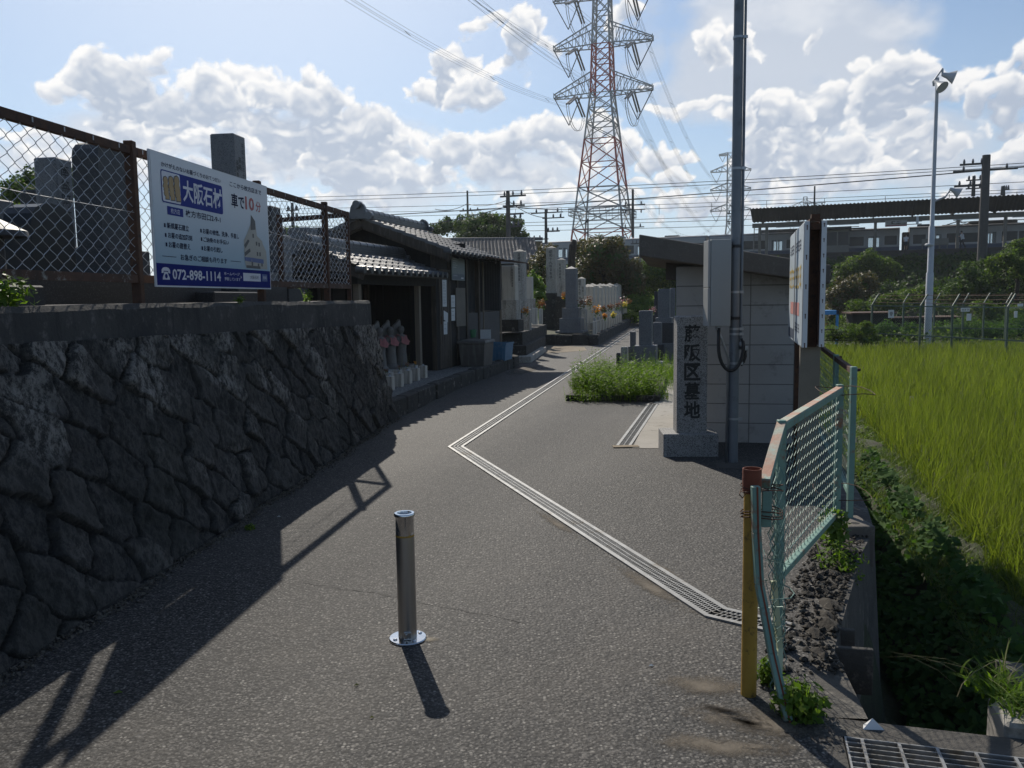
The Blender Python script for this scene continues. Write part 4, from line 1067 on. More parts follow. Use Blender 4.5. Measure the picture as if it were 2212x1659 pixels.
MB().fbox(ff, .14, .24, .0, .14, -.02, zb_+.3).build('post', pm('beige_post_paint', (.22,.19,.145), (.17,.145,.11), 3., .6, c3=(.07,.04,.025), sc3=5), bd, bevel=.004)
MB().fbox(ff, 1.30, 1.38, .04, .11, -.02, zb_+.3).build('post', M['rust'], bd, bevel=.004)
mb = MB()
for k in range(5):
    z = zb_+.03+k*(zt_-zb_-.06)/4; mb.fbox(ff, -.004, .0, .014, .022, z-.004, z+.004); mb.fbox(ff, -.0015, .0, .015, .0215, z-.03, z)
for k in range(9):
    z = zb_+.02+k*(zt_-zb_-.04)/8; mb.fbox(ff, -.004, .0, .128, .136, z-.004, z+.004); mb.fbox(ff, -.0015, .0, .130, .1345, z-.022, z)
mb.build('rusty_screw', M['rust'], bd)
nf = (NB+nrm*.0, qf_dir, Vector((0,0,1)), nrm)
M['bluefade'] = plain('pale_blue_print', (.40,.46,.50), .5); M['dstripe'] = plain('dark_blue_stripe', (.055,.075,.11), .5)
M['yprint'] = plain('yellow_print', (.55,.38,.06), .5); M['pprint'] = plain('faded_pink_print', (.55,.25,.22), .5)
mb = MB(); rect(mb, nf, .008, BL-.008, zb_+.008, zt_-.008, .003); mb.build('printed_face', M['bluefade'], bd)
mb = MB(); rect(mb, nf, .80, .88, zb_+.008, zt_-.008, .005); rect(mb, nf, .90, BL-.05, zb_+.02, zb_+.10, .005)
mb.build('dark_stripe', M['dstripe'], bd)
mb = MB()
text_into(mb, "####", (.20, .76, zt_-.19, zt_-.10), nf, .01, lift=.006); text_into(mb, "###", (.95, 1.45, zt_-.19, zt_-.10), nf, .01, lift=.006)
text_into(mb, "###", (.25, .72, zb_+.09, zb_+.17), nf, .01, lift=.006)
mb.build('lettering', M['navyt'], bd)
mb = MB(); text_into(mb, "###", (.12, .76, zt_-.48, zt_-.28), nf, .03, lift=.006); text_into(mb, "###", (.90, 1.48, zt_-.48, zt_-.28), nf, .03, lift=.006)
mb.build('lettering', M['yprint'], bd)
mb = MB(); rect(mb, nf, .30, .76, zb_+.22, zb_+.32, .005); rect(mb, nf, .92, 1.30, zb_+.22, zb_+.32, .005); mb.build('pink_band', M['pprint'], bd)

# ================================================================== GREEN BARRIER FENCES
ge = thing('green_fence', 'bent faded green chain-link barrier panels wired together, pink rust along the top rail', 'fence', (1.2, 3.4, 0))
Pn = at(1688, 912, 3.45); Pf = at(1814, 836, 4.78); Pt = .95
pn = Vector((Pn.x, Pn.y, 0)); pf = Vector((Pf.x, Pf.y, 0)); gd = (pf-pn).normalized()
zA, zBt = Pn.z, Pf.z
blo = at(1693, 1246, 3.45).z; bhi = at(1812, 1108, 4.78).z
Vz = lambda z: Vector((0, 0, z))
MB().bar(pn+Vz(-.02), pn+Vz(zA+.01), .034, .034, (0,1,0)).build('post', M['gpaint'], ge, bevel=.004)
MB().bar(pf+Vz(.0), pf+Vz(zBt+.015), .036, .036, (0,1,0)).build('post', M['gpaint'], ge, bevel=.004)
MB().bar(pn+Vz(zA-.018), pf+Vz(zBt-.018), .040, .036).build('top_rail', M['gpaint'], ge, bevel=.004)
MB().bar(pn+Vz(zA+.0015), pf+Vz(zBt+.0015), .036, .004).build('rusty_cap', M['gpaintr'], ge)
MB().bar(pn+Vz(blo), pf+Vz(bhi), .032, .032).build('bottom_rail', M['gpaint'], ge, bevel=.004)
L_ = (pf-pn).length
def wB(p):
    t = max(0, min(1, (p-pn).dot(gd)/L_)); lo = blo+(bhi-blo)*t; hi = zA+(zBt-zA)*t; q = (p.z)/1.0
    return Vector((p.x, p.y, lo+(hi-lo)*q))
chain_mesh(pn+gd*.015, gd, L_-.03, 0, 1.0, .0375, .0014, wB).build('wire_mesh', M['wireg'], ge)
MB().tube([at(1706, 1185, 3.6), at(1800, 1075, 4.65)], .0022, 5).build('tension_wire', M['wireg'], ge)
# bent near panel
E0 = at(1652, 1046, 3.0); 
rp = [pn+Vz(zA-.018), pn.lerp(Vector((E0.x,E0.y,0)), .5)+Vz((zA-.018+E0.z)/2+.005), E0]
mb = MB(); mb.bar(rp[0], rp[1], .040, .036); mb.bar(rp[1], rp[2], .040, .036); mb.build('top_rail', M['gpaint'], ge, bevel=.004)
mb = MB(); mb.bar(rp[0]+Vz(.0195), rp[1]+Vz(.0195), .036, .004); mb.bar(rp[1]+Vz(.0195), rp[2]+Vz(.0195), .036, .004); mb.build('rusty_cap', M['gpaintr'], ge)
bent = [at(1632, 1050, 2.93), at(1634, 1150, 2.93), at(1640, 1262, 2.92), at(1650, 1312, 2.90), at(1668, 1410, 2.86), at(1702, 1556, 2.79)]
mb = MB(); 
for a, b in zip(bent, bent[1:]): mb.bar(a, b, .030, .030, (0,1,0))
mb.build('bent_post', M['gpaint'], ge, bevel=.003)
mb = MB(); 
for a, b in zip(bent, bent[1:]): mb.bar(a+Vector((.002,-.0155,0)), b+Vector((.002,-.0155,0)), .006, .003, (0,1,0))
mb.build('rust_seam', M['redrust'], ge)
mb = MB(); mb.bar(at(1657, 1062, 2.97), at(1655, 1138, 2.97), .034, .012, (0,1,0)); mb.build('loose_tab', M['gpaint'], ge)
mb = MB(); mb.bar(at(1671, 1255, 3.10), at(1684, 1400, 3.06), .020, .020, (0,1,0)); mb.bar(at(1684, 1400, 3.06), at(1681, 1490, 2.95), .020, .020, (0,1,0)); mb.build('broken_rail', pm('pale_yellow_green_paint', (.42,.44,.28), (.33,.37,.24), 5., .6, c3=(.35,.2,.06), sc3=9), ge)
# crumpled mesh of the near panel
rs = np.random.RandomState(12); mb = MB()
for i in range(13):
    u = i/12; topx = 1655+u*30; pts = []
    for j in range(20):
        v = j/19; px = topx+18*math.sin(v*3)*(.3+.2*u)+(6 if (i+j) % 2 else -4)*(1+.3*math.sin(v*9))+rs.normal()*2.0-v*v*4*(1-u)+14*v*(1-u)
        py = 1062+v*(440+30*u)-60*u*(1-v)+rs.normal()*2; pts.append(at(px, py, 3.02+.38*u*(1-v*.5)+rs.normal()*.01))
    mb.tube(pts, .0021, 3, cap=False)
for i in range(22):
    a = at(1652+rs.rand()*22, 1190+rs.rand()*300, 3.0+rs.rand()*.1); mb.tube([a, a+Vector((rs.normal()*.02,rs.normal()*.03,.02)), a+Vector((rs.normal()*.05,rs.normal()*.04,rs.normal()*.035))], .0016, 3, cap=False)
mb.tube([at(1680,1258,3.1),at(1706,1270,3.08),at(1716,1282,3.05),at(1708,1292,3.0),at(1665,1296,3.0)], .0022, 4)
mb.build('crumpled_mesh', M['wireg'], ge)
yp = gp(1617, 1500); ypt = at(1617, 1012, yp.y)
ypost = thing('pipe_post', 'worn yellow pipe post with a rusty red open top, wired to the green fence', 'post', (yp.x, yp.y, 0))
MB().tube([Vector((yp.x, yp.y, -.02)), Vector((yp.x, yp.y, ypt.z-.085))], .0285, 20).build('pipe', M['yellow'], ypost, smooth=True, autos=50)
MB().lathe([(.0335,-.09),(.0345,-.07),(.0345,0),(.0315,0),(.031,-.05),(.0,-.05)], 24, (yp.x, yp.y, ypt.z), False).build('pipe_collar', M['redrust'], ypost, smooth=True, autos=40)
mb = MB(); rs_ = random.Random(3)
for py in (1052, 1060, 1105, 1112, 1118):
    cz = at(1630, py, 2.97).z; pts = []
    for k in range(17):
        a = 2*math.pi*k/16; pts.append(Vector((yp.x+.035+.078*math.cos(a), yp.y-.005+.045*math.sin(a), cz+.006*math.sin(a*2+py))))
    mb.tube(pts, .0022, 4, cap=False)
mb.tube([at(1600,1060,2.95),at(1597,1068,2.9),at(1604,1076,2.92),at(1610,1068,2.93)], .002, 4)
top(mb, 'tie_wire', M['rust'], 'twisted rusty wire lashing the yellow post to the green fence', 'wire')
mb = MB(); q1 = at(1824, 846, 4.9)
for k in range(2):
    c1 = Vector((pf.x+.10, pf.y+.18, q1.z-.0-.62*k)); pts = [Vector((c1.x+.15*math.cos(a), c1.y+.26*math.sin(a), c1.z+.01*math.sin(3*a))) for a in [2*math.pi*i/16 for i in range(17)]]
    mb.tube(pts, .0025, 4, cap=False)
top(mb, 'tie_wire', M['rust'], 'twisted rusty wire joining the green barrier to the fence post on the block', 'wire')
# fence C
bkp = at(1838, 1108, 5.22)
blk = thing('footing_block', 'square concrete footing block with a round hole, carrying a fence post on the ditch edge', 'concrete block', (bkp.x, bkp.y, -.14))
mb = MB(); x0, x1, y0_, y1_ = bkp.x-.10, bkp.x+.075, bkp.y-.20, bkp.y+.07; zt2 = at(1825, 1130, 5.1).z
mb.box(x0, x1, y0_, y1_, -.20, zt2); mb.build('block', M['slab'], blk, bevel=.012)
MB().lathe([(.0,.001),(.026,.001)], 16, ((x0+x1)/2-.01, y0_+.075, zt2), False).build('hole', M['dark'], blk)  # flat dark disc painted for the shade inside the hole
fc_ = thing('chain_link_fence', 'darker green chain-link fence running from the footing block back along the rice field', 'fence', (bkp.x, 5.2, 0))
cp = [Vector((bkp.x+.0, 5.24, 0)), Vector((2.48, 6.32, 0)), Vector((3.05, 8.3, 0)), Vector((3.62, 10.4, 0))]
zc = at(1836, 792, 5.24).z
for i, p in enumerate(cp):
    MB().bar(p+Vz(.05 if i == 0 else -.1), p+Vz(zc), .036, .036, (0,1,0)).build('post', M['gpaint'], fc_, bevel=.004)
    mb = MB(); mb.box(p.x+.018, p.x+.04, p.y-.012, p.y+.012, zc-.03, zc-.012); mb.build('bolt', M['rust'], fc_)
for a, b in zip(cp, cp[1:]):
    MB().bar(a+Vz(zc-.03), b+Vz(zc-.03), .030, .035).build('top_rail', M['rust'], fc_)
    MB().bar(a+Vz(.22), b+Vz(.22), .03, .03).build('bottom_rail', M['gpaint'], fc_)
    d = (b-a).normalized(); chain_mesh(a+d*.02, d, (b-a).length-.04, .23, zc-.05, .0375, .0014).build('wire_mesh', M['wireg'], fc_)

# ================================================================== PLANTS
def stems(cx, cy, rx, ry, z, n, h, rs, m_leaf=10, ls=.055, lw=.30):
    """upright weeds: thin stems with lance leaves"""
    parts = []
    for i in range(n):
        a = rs.rand()*2*math.pi; r = math.sqrt(rs.rand()); bx_ = cx+rx*r*math.cos(a); by = cy+ry*r*math.sin(a)
        hh = h*(.45+.75*rs.rand()); lx, ly = rs.normal(size=2)*.16*hh
        k = m_leaf; t = np.linspace(.12, 1, k)+rs.normal(size=k)*.03
        ph = np.arange(k)*2.4+rs.rand()*6
        P = np.stack([bx_+lx*t**1.5, by+ly*t**1.5, z+hh*t], 1)
        dr = np.stack([np.cos(ph), np.sin(ph), .55+0*ph], 1); dr /= np.linalg.norm(dr, axis=1)[:,None]
        s = ls*(.6+.7*rs.rand(k))*(1.15-.5*t)
        c = P+dr*s[:,None]*.5
        sd = np.stack([-np.sin(ph), np.cos(ph), 0*ph], 1)
        V = np.stack([P, c+sd*s[:,None]*lw*.5, P+dr*s[:,None]-np.array([0,0,1])*s[:,None]*.12, c-sd*s[:,None]*lw*.5], 1).reshape(-1,3)
        parts.append((V, np.arange(4*k).reshape(k,4)))
        w = .0025; b0_ = np.array([bx_, by, z]); t1 = np.array([bx_+lx, by+ly, z+hh])
        parts.append((np.array([b0_-[w,0,0], b0_+[w,0,0], t1+[w*.4,0,0], t1-[w*.4,0,0]]), np.array([[0,1,2,3]])))
    return merge(parts)
rs = np.random.RandomState(21)
# planting bed
pl = gp(1222, 866); pr = gp(1425, 868)
bedf = (Vector((pl.x, pl.y, 0)), (Vector((pr.x, pr.y, 0))-Vector((pl.x, pl.y, 0))).normalized(), Vector((.22, 1, 0)).normalized())
bw = (Vector((pr.x,pr.y,0))-Vector((pl.x,pl.y,0))).length
mb = MB()
mb.fbox(bedf, 0, bw, 0, .09, -.01, .085, bev=.008); mb.fbox(bedf, -.0, .09, .092, 2.6, -.01, .07, bev=.008); mb.fbox(bedf, bw-.09, bw, .092, 3.2, -.01, .09, bev=.008)
top(mb, 'bed_edging', M['mossy'], 'low dark stone edging round the weedy bed in front of the grey gravestones', 'edging')
mb = MB(); mb.fbox(bedf, .09, bw-.09, .09, 3.2, -.01, .03); o = mb.build('bed_soil', M['earth']); o['kind'] = 'structure'
bc_ = bedf[0]+bedf[1]*bw*.47+bedf[2]*1.05
V, Fc = stems(bc_.x, bc_.y, bw*.50, 1.15, .02, 330, .42, rs, 12, .115, .34)
V2, F2_ = stems(bc_.x+.1, bc_.y+1.0, bw*.46, .9, .02, 60, .54, rs, 15, .085, .28); V4, F4_ = stems(bc_.x-.1, bc_.y-1.0, bw*.56, .22, .0, 90, .24, rs, 9, .05, .5); V2, F2_ = merge([(V2, F2_), (V4, F4_)])
V, Fc = merge([(V, Fc), (V2, F2_)])
o = np_mesh('weeds', V, Fc, M['weed']); tag(o, 'lush green weeds filling the stone edged bed by the drain', 'weeds', kind='stuff')
n = 1200; P_ = np.stack([bc_.x+bw*.5*(rs.rand(n)*2-1), bc_.y+1.15*(rs.rand(n)*2-1), np.full(n, .02)], 1)
V, Fc = blades(P_, .10+.22*rs.rand(n), np.full(n, .006), .3+.6*rs.rand(n), rs)
o = np_mesh('grass', V, Fc, M['grass']); tag(o, 'thin grass between the weeds of the stone edged bed', 'grass', kind='stuff')
# weeds behind the bed by the hut wall
V, Fc = stems(2.9, 14.5, .5, 1.6, 0, 160, .42, rs, 10, .07, .3)
n = 900; P_ = np.stack([2.8+.8*rs.normal(size=n)*.6, 14.8+1.3*rs.normal(size=n), np.full(n, .0)], 1)
V3, F3_ = blades(P_, .2+.3*rs.rand(n), np.full(n, .008), .3+.6*rs.rand(n), rs)
V, Fc = merge([(V, Fc), (V3, F3_)])
o = np_mesh('weeds', V, Fc, M['weed']); tag(o, 'rough weeds among the gravestones beside the block hut', 'weeds', kind='stuff')
# small plants
def herb(name, label, cat, px, py, z, r, h, n, mat, seed, ls=.04, lw=.7, c=None):
    rs = np.random.RandomState(seed); c = c or gp(px, py, z)
    V, Fc = leaf_cloud([(c.x, c.y, c.z+h*.45, r, r, h*.55)], n, ls, rs, shell=.75, wide=lw, up=.8)
    V2, F2_ = stems(c.x, c.y, r*.6, r*.6, c.z, max(4, n//40), h, rs, 5, ls*1.2, .6)
    V, Fc = merge([(V, Fc), (V2, F2_)])
    return tag(np_mesh(name, V, Fc, mat), label, cat)
herb('herb_plant', 'round leafy green herb at the foot of the yellow pipe post', 'plant', 1660, 1475, 0, .055, .10, 210, M['weed'], 1, .028)
herb('herb_plant', 'larger leafy green herb spreading under the bent green post', 'plant', 1722, 1545, 0, .10, .13, 520, M['weed'], 2, .028)
herb('herb_plant', 'small bright creeper climbing the green fence near the footing block', 'plant', 1, 1, 0, .09, .22, 200, M['leafy'], 3, .045, .7, c=Vector((1.86, 4.72, .05)))
herb('herb_plant', 'yellowish green weed growing under the bottom rail of the green fence', 'plant', 1, 1, 0, .13, .26, 330, M['weed'], 4, .035, .5, c=Vector((1.80, 4.45, -.10)))
herb('herb_plant', 'pale sprig of leaves sprouting on the coping at the left end of the fence', 'plant', 1, 1, 0, .16, .17, 260, M['leafy'], 5, .05, .4, c=Vector((-2.58, 4.22, 1.49)))
herb('herb_plant', 'little sunlit sprig on the coping to the right of the billboard', 'plant', 1, 1, 0, .05, .13, 40, M['leafy'], 6, .04, .6, c=Vector((-2.0, 8.2, 1.49)))
herb('herb_plant', 'tiny pale weed on the coping under the billboard', 'plant', 1, 1, 0, .045, .05, 24, M['leafy'], 8, .035, .4, c=Vector((-2.10, 6.45, 1.495)))
herb('herb_plant', 'tiny green weed at the foot of the stone retaining wall', 'plant', 540, 1143, 0, .05, .03, 60, M['weed'], 7, .02)
# rubble under the fence
rr = random.Random(9); mb = MB()
for i in range(900):
    t = rr.random(); y = 3.15+t*2.2; x = RB(y)+rr.uniform(-.17, .12); s = rr.uniform(.004, .017)*(1.6 if rr.random() < .1 else 1)
    c = Vector((x, y, rr.uniform(-.005, .02))); an = rr.uniform(0, 6.28); k = rr.randint(5, 7)
    ring = [c+Vector((s*rr.uniform(.7,1.3)*math.cos(an+6.283*q/k), s*rr.uniform(.7,1.3)*math.sin(an+6.283*q/k), rr.uniform(-.3,.3)*s)) for q in range(k)]
    mb.add(ring+[c+Vector((rr.uniform(-.4,.4)*s, rr.uniform(-.4,.4)*s, s*rr.uniform(.5,1.))), c-Vector((0,0,s))], [(q, (q+1) % k, k) for q in range(k)]+[((q+1) % k, q, k+1) for q in range(k)])
for i in range(14):
    y = 3.4+i*.13+rr.uniform(-.04,.04); x = RB(y)+rr.uniform(.0,.08); s = rr.uniform(.03,.06); k = 7; c = Vector((x, y, 0))
    ring = [c+Vector((s*rr.uniform(.7,1.3)*math.cos(6.283*q/k), s*1.5*rr.uniform(.7,1.3)*math.sin(6.283*q/k), rr.uniform(-.1,.1)*s)) for q in range(k)]
    mb.add(ring+[c+Vector((0,0,s*.55)), c-Vector((0,0,s))], [(q, (q+1) % k, k) for q in range(k)]+[((q+1) % k, q, k+1) for q in range(k)])
o = mb.build('rubble', M['crumb']); tag(o, 'broken concrete crumbs and soil along the edge under the green fence', 'rubble', kind='stuff')
# grass clump on the block at lower right
rs = np.random.RandomState(31); g0 = gp(2195, 1520, .03)
n = 420; P_ = np.stack([g0.x+.13*(rs.rand(n)*1.9-.7), g0.y+.10*rs.normal(size=n), np.full(n, .02)], 1)
V, Fc = blades(P_, .06+.09*rs.rand(n), .008+.006*rs.rand(n), .5+.7*rs.rand(n), rs, 4, .6)
tag(np_mesh('grass_clump', V, Fc, M['weed']), 'tuft of wide-bladed green grass on the pale block at the ditch end', 'grass')
n = 12; P_ = np.stack([g0.x-.05+.08*rs.normal(size=n), g0.y+.1+.08*rs.normal(size=n), np.full(n, .02)], 1)
V, Fc = blades(P_, .12+.16*rs.rand(n), .003+.002*rs.rand(n), 1.0+.6*rs.rand(n), rs, 4, .5)
tag(np_mesh('grass_clump', V, Fc, M['dry']), 'dry yellowish grass stalks hanging over the dark ditch', 'grass')

# ================================================================== RICE FIELD
def edgeX(Y): return 4.88+.292*(Y-8.6)
rs = np.random.RandomState(41); parts = []
def rice(y0, y1, sp, nb, h, w, seg, xr):
    rows = np.arange(y0, y1, sp); Ps = []
    for k, y in enumerate(rows):
        xe = edgeX(y)+.04*math.sin(y*9); xm = max(.62*y+xr, xe+.5)
        xs = np.arange(xe, xm, sp)+rs.normal(size=len(np.arange(xe, xm, sp)))*.03
        Ps.append(np.stack([xs, y+rs.normal(size=len(xs))*.04, np.full(len(xs), -1.19)], 1))
    Hc = np.concatenate(Ps); Q = np.repeat(Hc, nb, 0); Q[:, :2] += rs.normal(size=(len(Q), 2))*.035
    hh = h*(.60+.48*rs.rand(len(Q))**.7)*(1+.09*np.sin(Q[:,0]*1.3+np.sin(Q[:,1]*.9)*2)*np.sin(Q[:,1]*1.1)+.05*np.sin(Q[:,0]*5.1+Q[:,1]*4))*np.repeat(.86+.22*rs.rand(len(Hc)), nb)
    ed = np.clip(1-(Q[:,0]-np.array([edgeX(y) for y in Q[:,1]]))/.35, 0, 1)
    V, Fc = blades(Q, hh, w*(.7+.6*rs.rand(len(Q))), .12+.45*rs.rand(len(Q))**1.5+.3*ed*rs.rand(len(Q)), rs, seg, .5)
    parts.append((V, Fc))
rice(5.0, 11, .20, 26, .66, .010, 3, 2.5)
rice(11, 18, .24, 20, .66, .012, 2, 2.5)
rice(18, 27, .30, 15, .66, .017, 2, 3)
rice(27, 38.5, .36, 12, .66, .024, 2, 3)
V, Fc = merge(parts)
o = np_mesh('rice_plants', V, Fc, M['rice']); tag(o, 'bright green rice growing densely in the paddy', 'rice', kind='stuff')
mb = MB(); mb.add([(edgeX(4.5)-.02,4.5,-1.185),(60,4.5,-1.185),(60,39,-1.185),(edgeX(39)-.02,39,-1.185)], [(0,1,2,3)])
o = mb.build('paddy_soil', M['mud']); o['kind'] = 'structure'
# verge grass and dark leafy plants on the ditch bank
rs = np.random.RandomState(51)
n = 26000; Y = 3+rs.rand(n)**1.35*30; s_ = .95+rs.rand(n)*1.0
X = np.array([RB(y) for y in Y])+s_; X = np.minimum(X, np.array([edgeX(y) for y in Y])-.02)
V, Fc = blades(np.stack([X, Y, np.full(n, -1.12)], 1), .05+.09*rs.rand(n)*(1+.0*Y), .006+.0006*Y, .3+.9*rs.rand(n), rs, 2)
o = np_mesh('verge_grass', V, Fc, M['grass']); tag(o, 'short green grass on the verge between the ditch and the rice', 'grass', kind='stuff')
n = 9000; Y = 3+rs.rand(n)*26; X = np.array([RB(y) for y in Y])+1.0+rs.rand(n)*.95; X = np.minimum(X, np.array([edgeX(y) for y in Y])-.0)
P_ = np.stack([X, Y, -1.10+.04*rs.rand(n)], 1); nr = rs.normal(size=(n,3))*.4+np.array([0,0,1.]); nr /= np.linalg.norm(nr, axis=1)[:,None]
V, Fc = leaf_quads(P_, nr, .03+.03*rs.rand(n), .6, rs)
o = np_mesh('ground_cover', V, Fc, M['weed']); tag(o, 'low leafy ground cover on the verge beside the rice', 'ground cover', kind='stuff')
n = 8500; Y = 2.9+rs.rand(n)**1.2*9.5; s_ = .55+rs.rand(n)*.75
X = np.array([RB(y) for y in Y])+s_; Z = np.array([prof(s, 0) for s in s_])+.06+.20*rs.rand(n)
keep = np.sin(X*5+Y*3)+np.sin(Y*4.1)+rs.rand(n)*1.2 > -.4; X, Y, Z = X[keep], Y[keep], Z[keep]; n = len(X)
nr = rs.normal(size=(n,3))*.45+np.array([-.5,-.3,1.]); nr /= np.linalg.norm(nr, axis=1)[:,None]
V, Fc = leaf_quads(np.stack([X,Y,Z],1), nr, .05+.06*rs.rand(n), .72, rs)
o = np_mesh('bank_foliage', V, Fc, M['leafd']); tag(o, 'dark broad leaves covering the shaded bank of the ditch', 'foliage', kind='stuff')
# litter
for (px, py, s, lab, mt, z) in ((602, 1117, .014, 'tiny white scrap lying in the shadow near the stone wall', 'paper', 0), (1407, 1440, .011, 'tiny white pebble on the open asphalt', 'paper', 0),
      (770, 1482, .012, 'pale leaf lying left of the bollard shadow', 'dry', 0), (254, 1498, .02, 'greenish leaf lying in the shade at the lower left', 'leafy', 0), (803, 1552, .009, 'tiny pale seed husk near the bottom edge', 'dry', 0)):
    c = gp(px, py); mb = MB(); mb.add([(c.x-s,c.y,.002),(c.x,c.y-s*.5,.006),(c.x+s,c.y+s*.2,.003),(c.x,c.y+s*.6,.009)], [(0,1,2,3)])
    top(mb, 'litter' if mt == 'paper' else 'fallen_leaf', M[mt], lab, 'litter' if mt == 'paper' else 'leaf')

mb = MB(); p = gp(1745, 1035); mb.prism([p+Vector((-.10,.1,.55)), p+Vector((.06,.1,.02)), p+Vector((.14,.1,.02)), p+Vector((-.02,.1,.55))], (0,.012,0))
top(mb, 'striped_plank', M['yellow'], 'faded yellow plank leaning behind the green mesh by the sign post', 'plank')

# open end of the trench drain over the ditch
q = gp(1703, 1362); mb = MB(); dq = Vector((.97, -.22, 0)); nq = Vector((.22, .97, 0)); fq = (q, dq, nq)
mb.fbox(fq, .0, .34, -.115, -.085, -.22, -.015); mb.fbox(fq, .0, .30, .085, .115, -.22, -.012); mb.fbox(fq, .0, .32, -.085, .085, -.22, -.17)
top(mb, 'drain_outlet', M['concd'], 'broken concrete outlet of the trench drain jutting over the ditch edge', 'drain outlet', bevel=.006)
rs = np.random.RandomState(66); n = 9000; Y = 3.2+rs.rand(n)**1.6*10; s_ = 1.0+rs.rand(n)*.9
X = np.array([RB(y) for y in Y])+s_; X = np.minimum(X, np.array([edgeX(y) for y in Y])+.08)
V, Fc = blades(np.stack([X, Y, np.full(n, -1.13)], 1), .10+.16*rs.rand(n), np.full(n, .009), .3+.8*rs.rand(n), rs, 2)
o = np_mesh('verge_grass', V, Fc, M['grass']); tag(o, 'longer grass tufts along the near edge of the paddy', 'grass', kind='stuff')
# ================================================================== TILE ROOFS
def tile_sheet(mb, O, Ed, Ud, W, L_, tw=.25, tl=.21, amp=.026, step=.028, k=8):
    Ed = Vector(Ed); Ud = Vector(Ud); Nn = Ed.cross(Ud).normalized()
    if Nn.z < 0: Nn = -Nn
    nu = int(round(W/tw)); nr = int(round(L_/tl)); tw = W/nu; tl = L_/nr
    us = [i*tw/k for i in range(nu*k+1)]; rows = []
    for r in range(nr):
        for (v, h) in ((r*tl, step), ((r+1)*tl-.002, 0.)): rows.append((v, h))
    b = len(mb.v)
    for v, h in rows:
        for u in us:
            ph = (u/tw) % 1; w = amp*math.cos(2*math.pi*ph)+amp*.35*math.cos(4*math.pi*ph)
            p = Vector(O)+Ed*u+Ud*v+Nn*(h+w); mb.v.append(tuple(p))
    n = len(us)
    for i in range(len(rows)-1):
        for j in range(n-1): mb.f.append((b+i*n+j, b+i*n+j+1, b+(i+1)*n+j+1, b+(i+1)*n+j))
    return nu, tw, Nn
def tile_caps(mb, O, Ed, Ud, nu, tw, Nn, r=.052):
    out = (-Vector(Ud)); out.z *= .2; out.normalize()
    for i in range(nu+1):
        c = Vector(O)+Vector(Ed)*(i*tw)+Nn*.012
        mb.tube([c+out*-.10, c+out*.03], r, 12)
def ridge(mb, p, q, r=.055, layers=4, w=.20, arcs=0):
    d = (q-p).normalized()
    for i in range(layers):
        mb.bar(p+Vector((0,0,.02+i*.034)), q+Vector((0,0,.02+i*.034)), w-i*.018, .026)
    zt = .02+layers*.034
    n = max(2, int((q-p).length/.24))
    for i in range(n):
        a = p.lerp(q, i/n)+Vector((0,0,zt)); b = p.lerp(q, (i+1.08)/n)+Vector((0,0,zt))
        mb.tube([a, b], [r*1.12, r*.98], 12)
def oni(mb, c, fwd, side, s=.2):
    """ridge-end ornament: rounded head with side curls"""
    f = fwd.normalized()*s*.28; pts = []
    for k in range(13):
        a = math.pi*k/12; pts.append(c+side*(math.cos(a)*s*.62)+Vector((0,0,s*.55+math.sin(a)*s*.62)))
    pts += [c+side*(-s*.85)+Vector((0,0,-s*.1)), c+side*(s*.85)+Vector((0,0,-s*.1))]
    mb.prism(pts, f)
    for sg in (-1, 1):
        q = c+side*(sg*s*.90)+Vector((0,0,s*.10)); mb.tube([q-f*.2, q+f*1.3], s*.30, 14)
    q = c+Vector((0,0,s*.95)); mb.tube([q-f*1.0, q+f*1.6], s*.30, 14)
CF = frame2((-1.33, 15.0, 0), .27); CO, CA, CR = CF
def C(r, a, z=0.): return CO+CR*r+CA*a+Vector((0,0,z))
cf = (CO, CR, CA)
hall = thing('wooden_hall', 'old dark wooden cemetery hall with a grey tiled gable roof', 'building', tuple(C(-1.3, .8, PZ)))
def boards(mb, fr, r0, r1, a0, a1, z0, z1, w=.12, axis='r'):
    """vertical board wall"""
    n = max(1, int(abs((r1-r0) if axis == 'r' else (a1-a0))/w))
    for i in range(n):
        j = .006*((i*7) % 3)
        if axis == 'r':
            x0 = r0+(r1-r0)*i/n; x1 = r0+(r1-r0)*(i+1)/n; mb.fbox(fr, x0+.002, x1-.002, a0-j, a1, z0, z1)
        else:
            y0 = a0+(a1-a0)*i/n; y1 = a0+(a1-a0)*(i+1)/n; mb.fbox(fr, r0, r1+j, y0+.002, y1-.002, z0, z1)
# walls
mb = MB(); boards(mb, cf, -2.6, 0, 0, .05, PZ, 2.35, .17)
g = [C(-2.7, .03, 2.35), C(.1, .03, 2.35), C(-1.3, .03, 3.0)]; mb.prism(g, CA*.04)
boards(mb, cf, -.05, 0, .06, .22, PZ, 2.42, .08, 'a'); mb.fbox(cf, -.05, -.01, .22, 1.7, PZ, 2.35)
mb.fbox(cf, -2.6, -2.55, .05, 1.7, PZ, 2.35); mb.fbox(cf, -2.6, 0, 1.66, 1.70, PZ, 2.6)
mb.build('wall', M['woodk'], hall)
for (r, a) in ((-.06, -.03), (-.03, .62), (-.03, 1.08), (-.03, 1.66)):
    mb = MB(); mb.fbox(cf, r-.04, r+.05, a, a+.09, PZ, 2.42); mb.build('pillar', M['wood'], hall, bevel=.004)
dr = MB(); boards(dr, cf, .0, .012, .10, .60, PZ+.02, 1.98, .10, 'a'); d_ = dr.build('door', M['wood'], hall)
mb = MB(); mb.fbox(cf, .018, .03, .14, .17, 1.05, 1.2); mb.build('handle', M['rust'], d_)
mb = MB(); mb.fbox(cf, .0, .02, .10, .62, 2.0, 2.05); mb.fbox(cf, .0, .03, .05, 1.7, 2.32, 2.40); mb.build('lintel', M['wood'], hall)
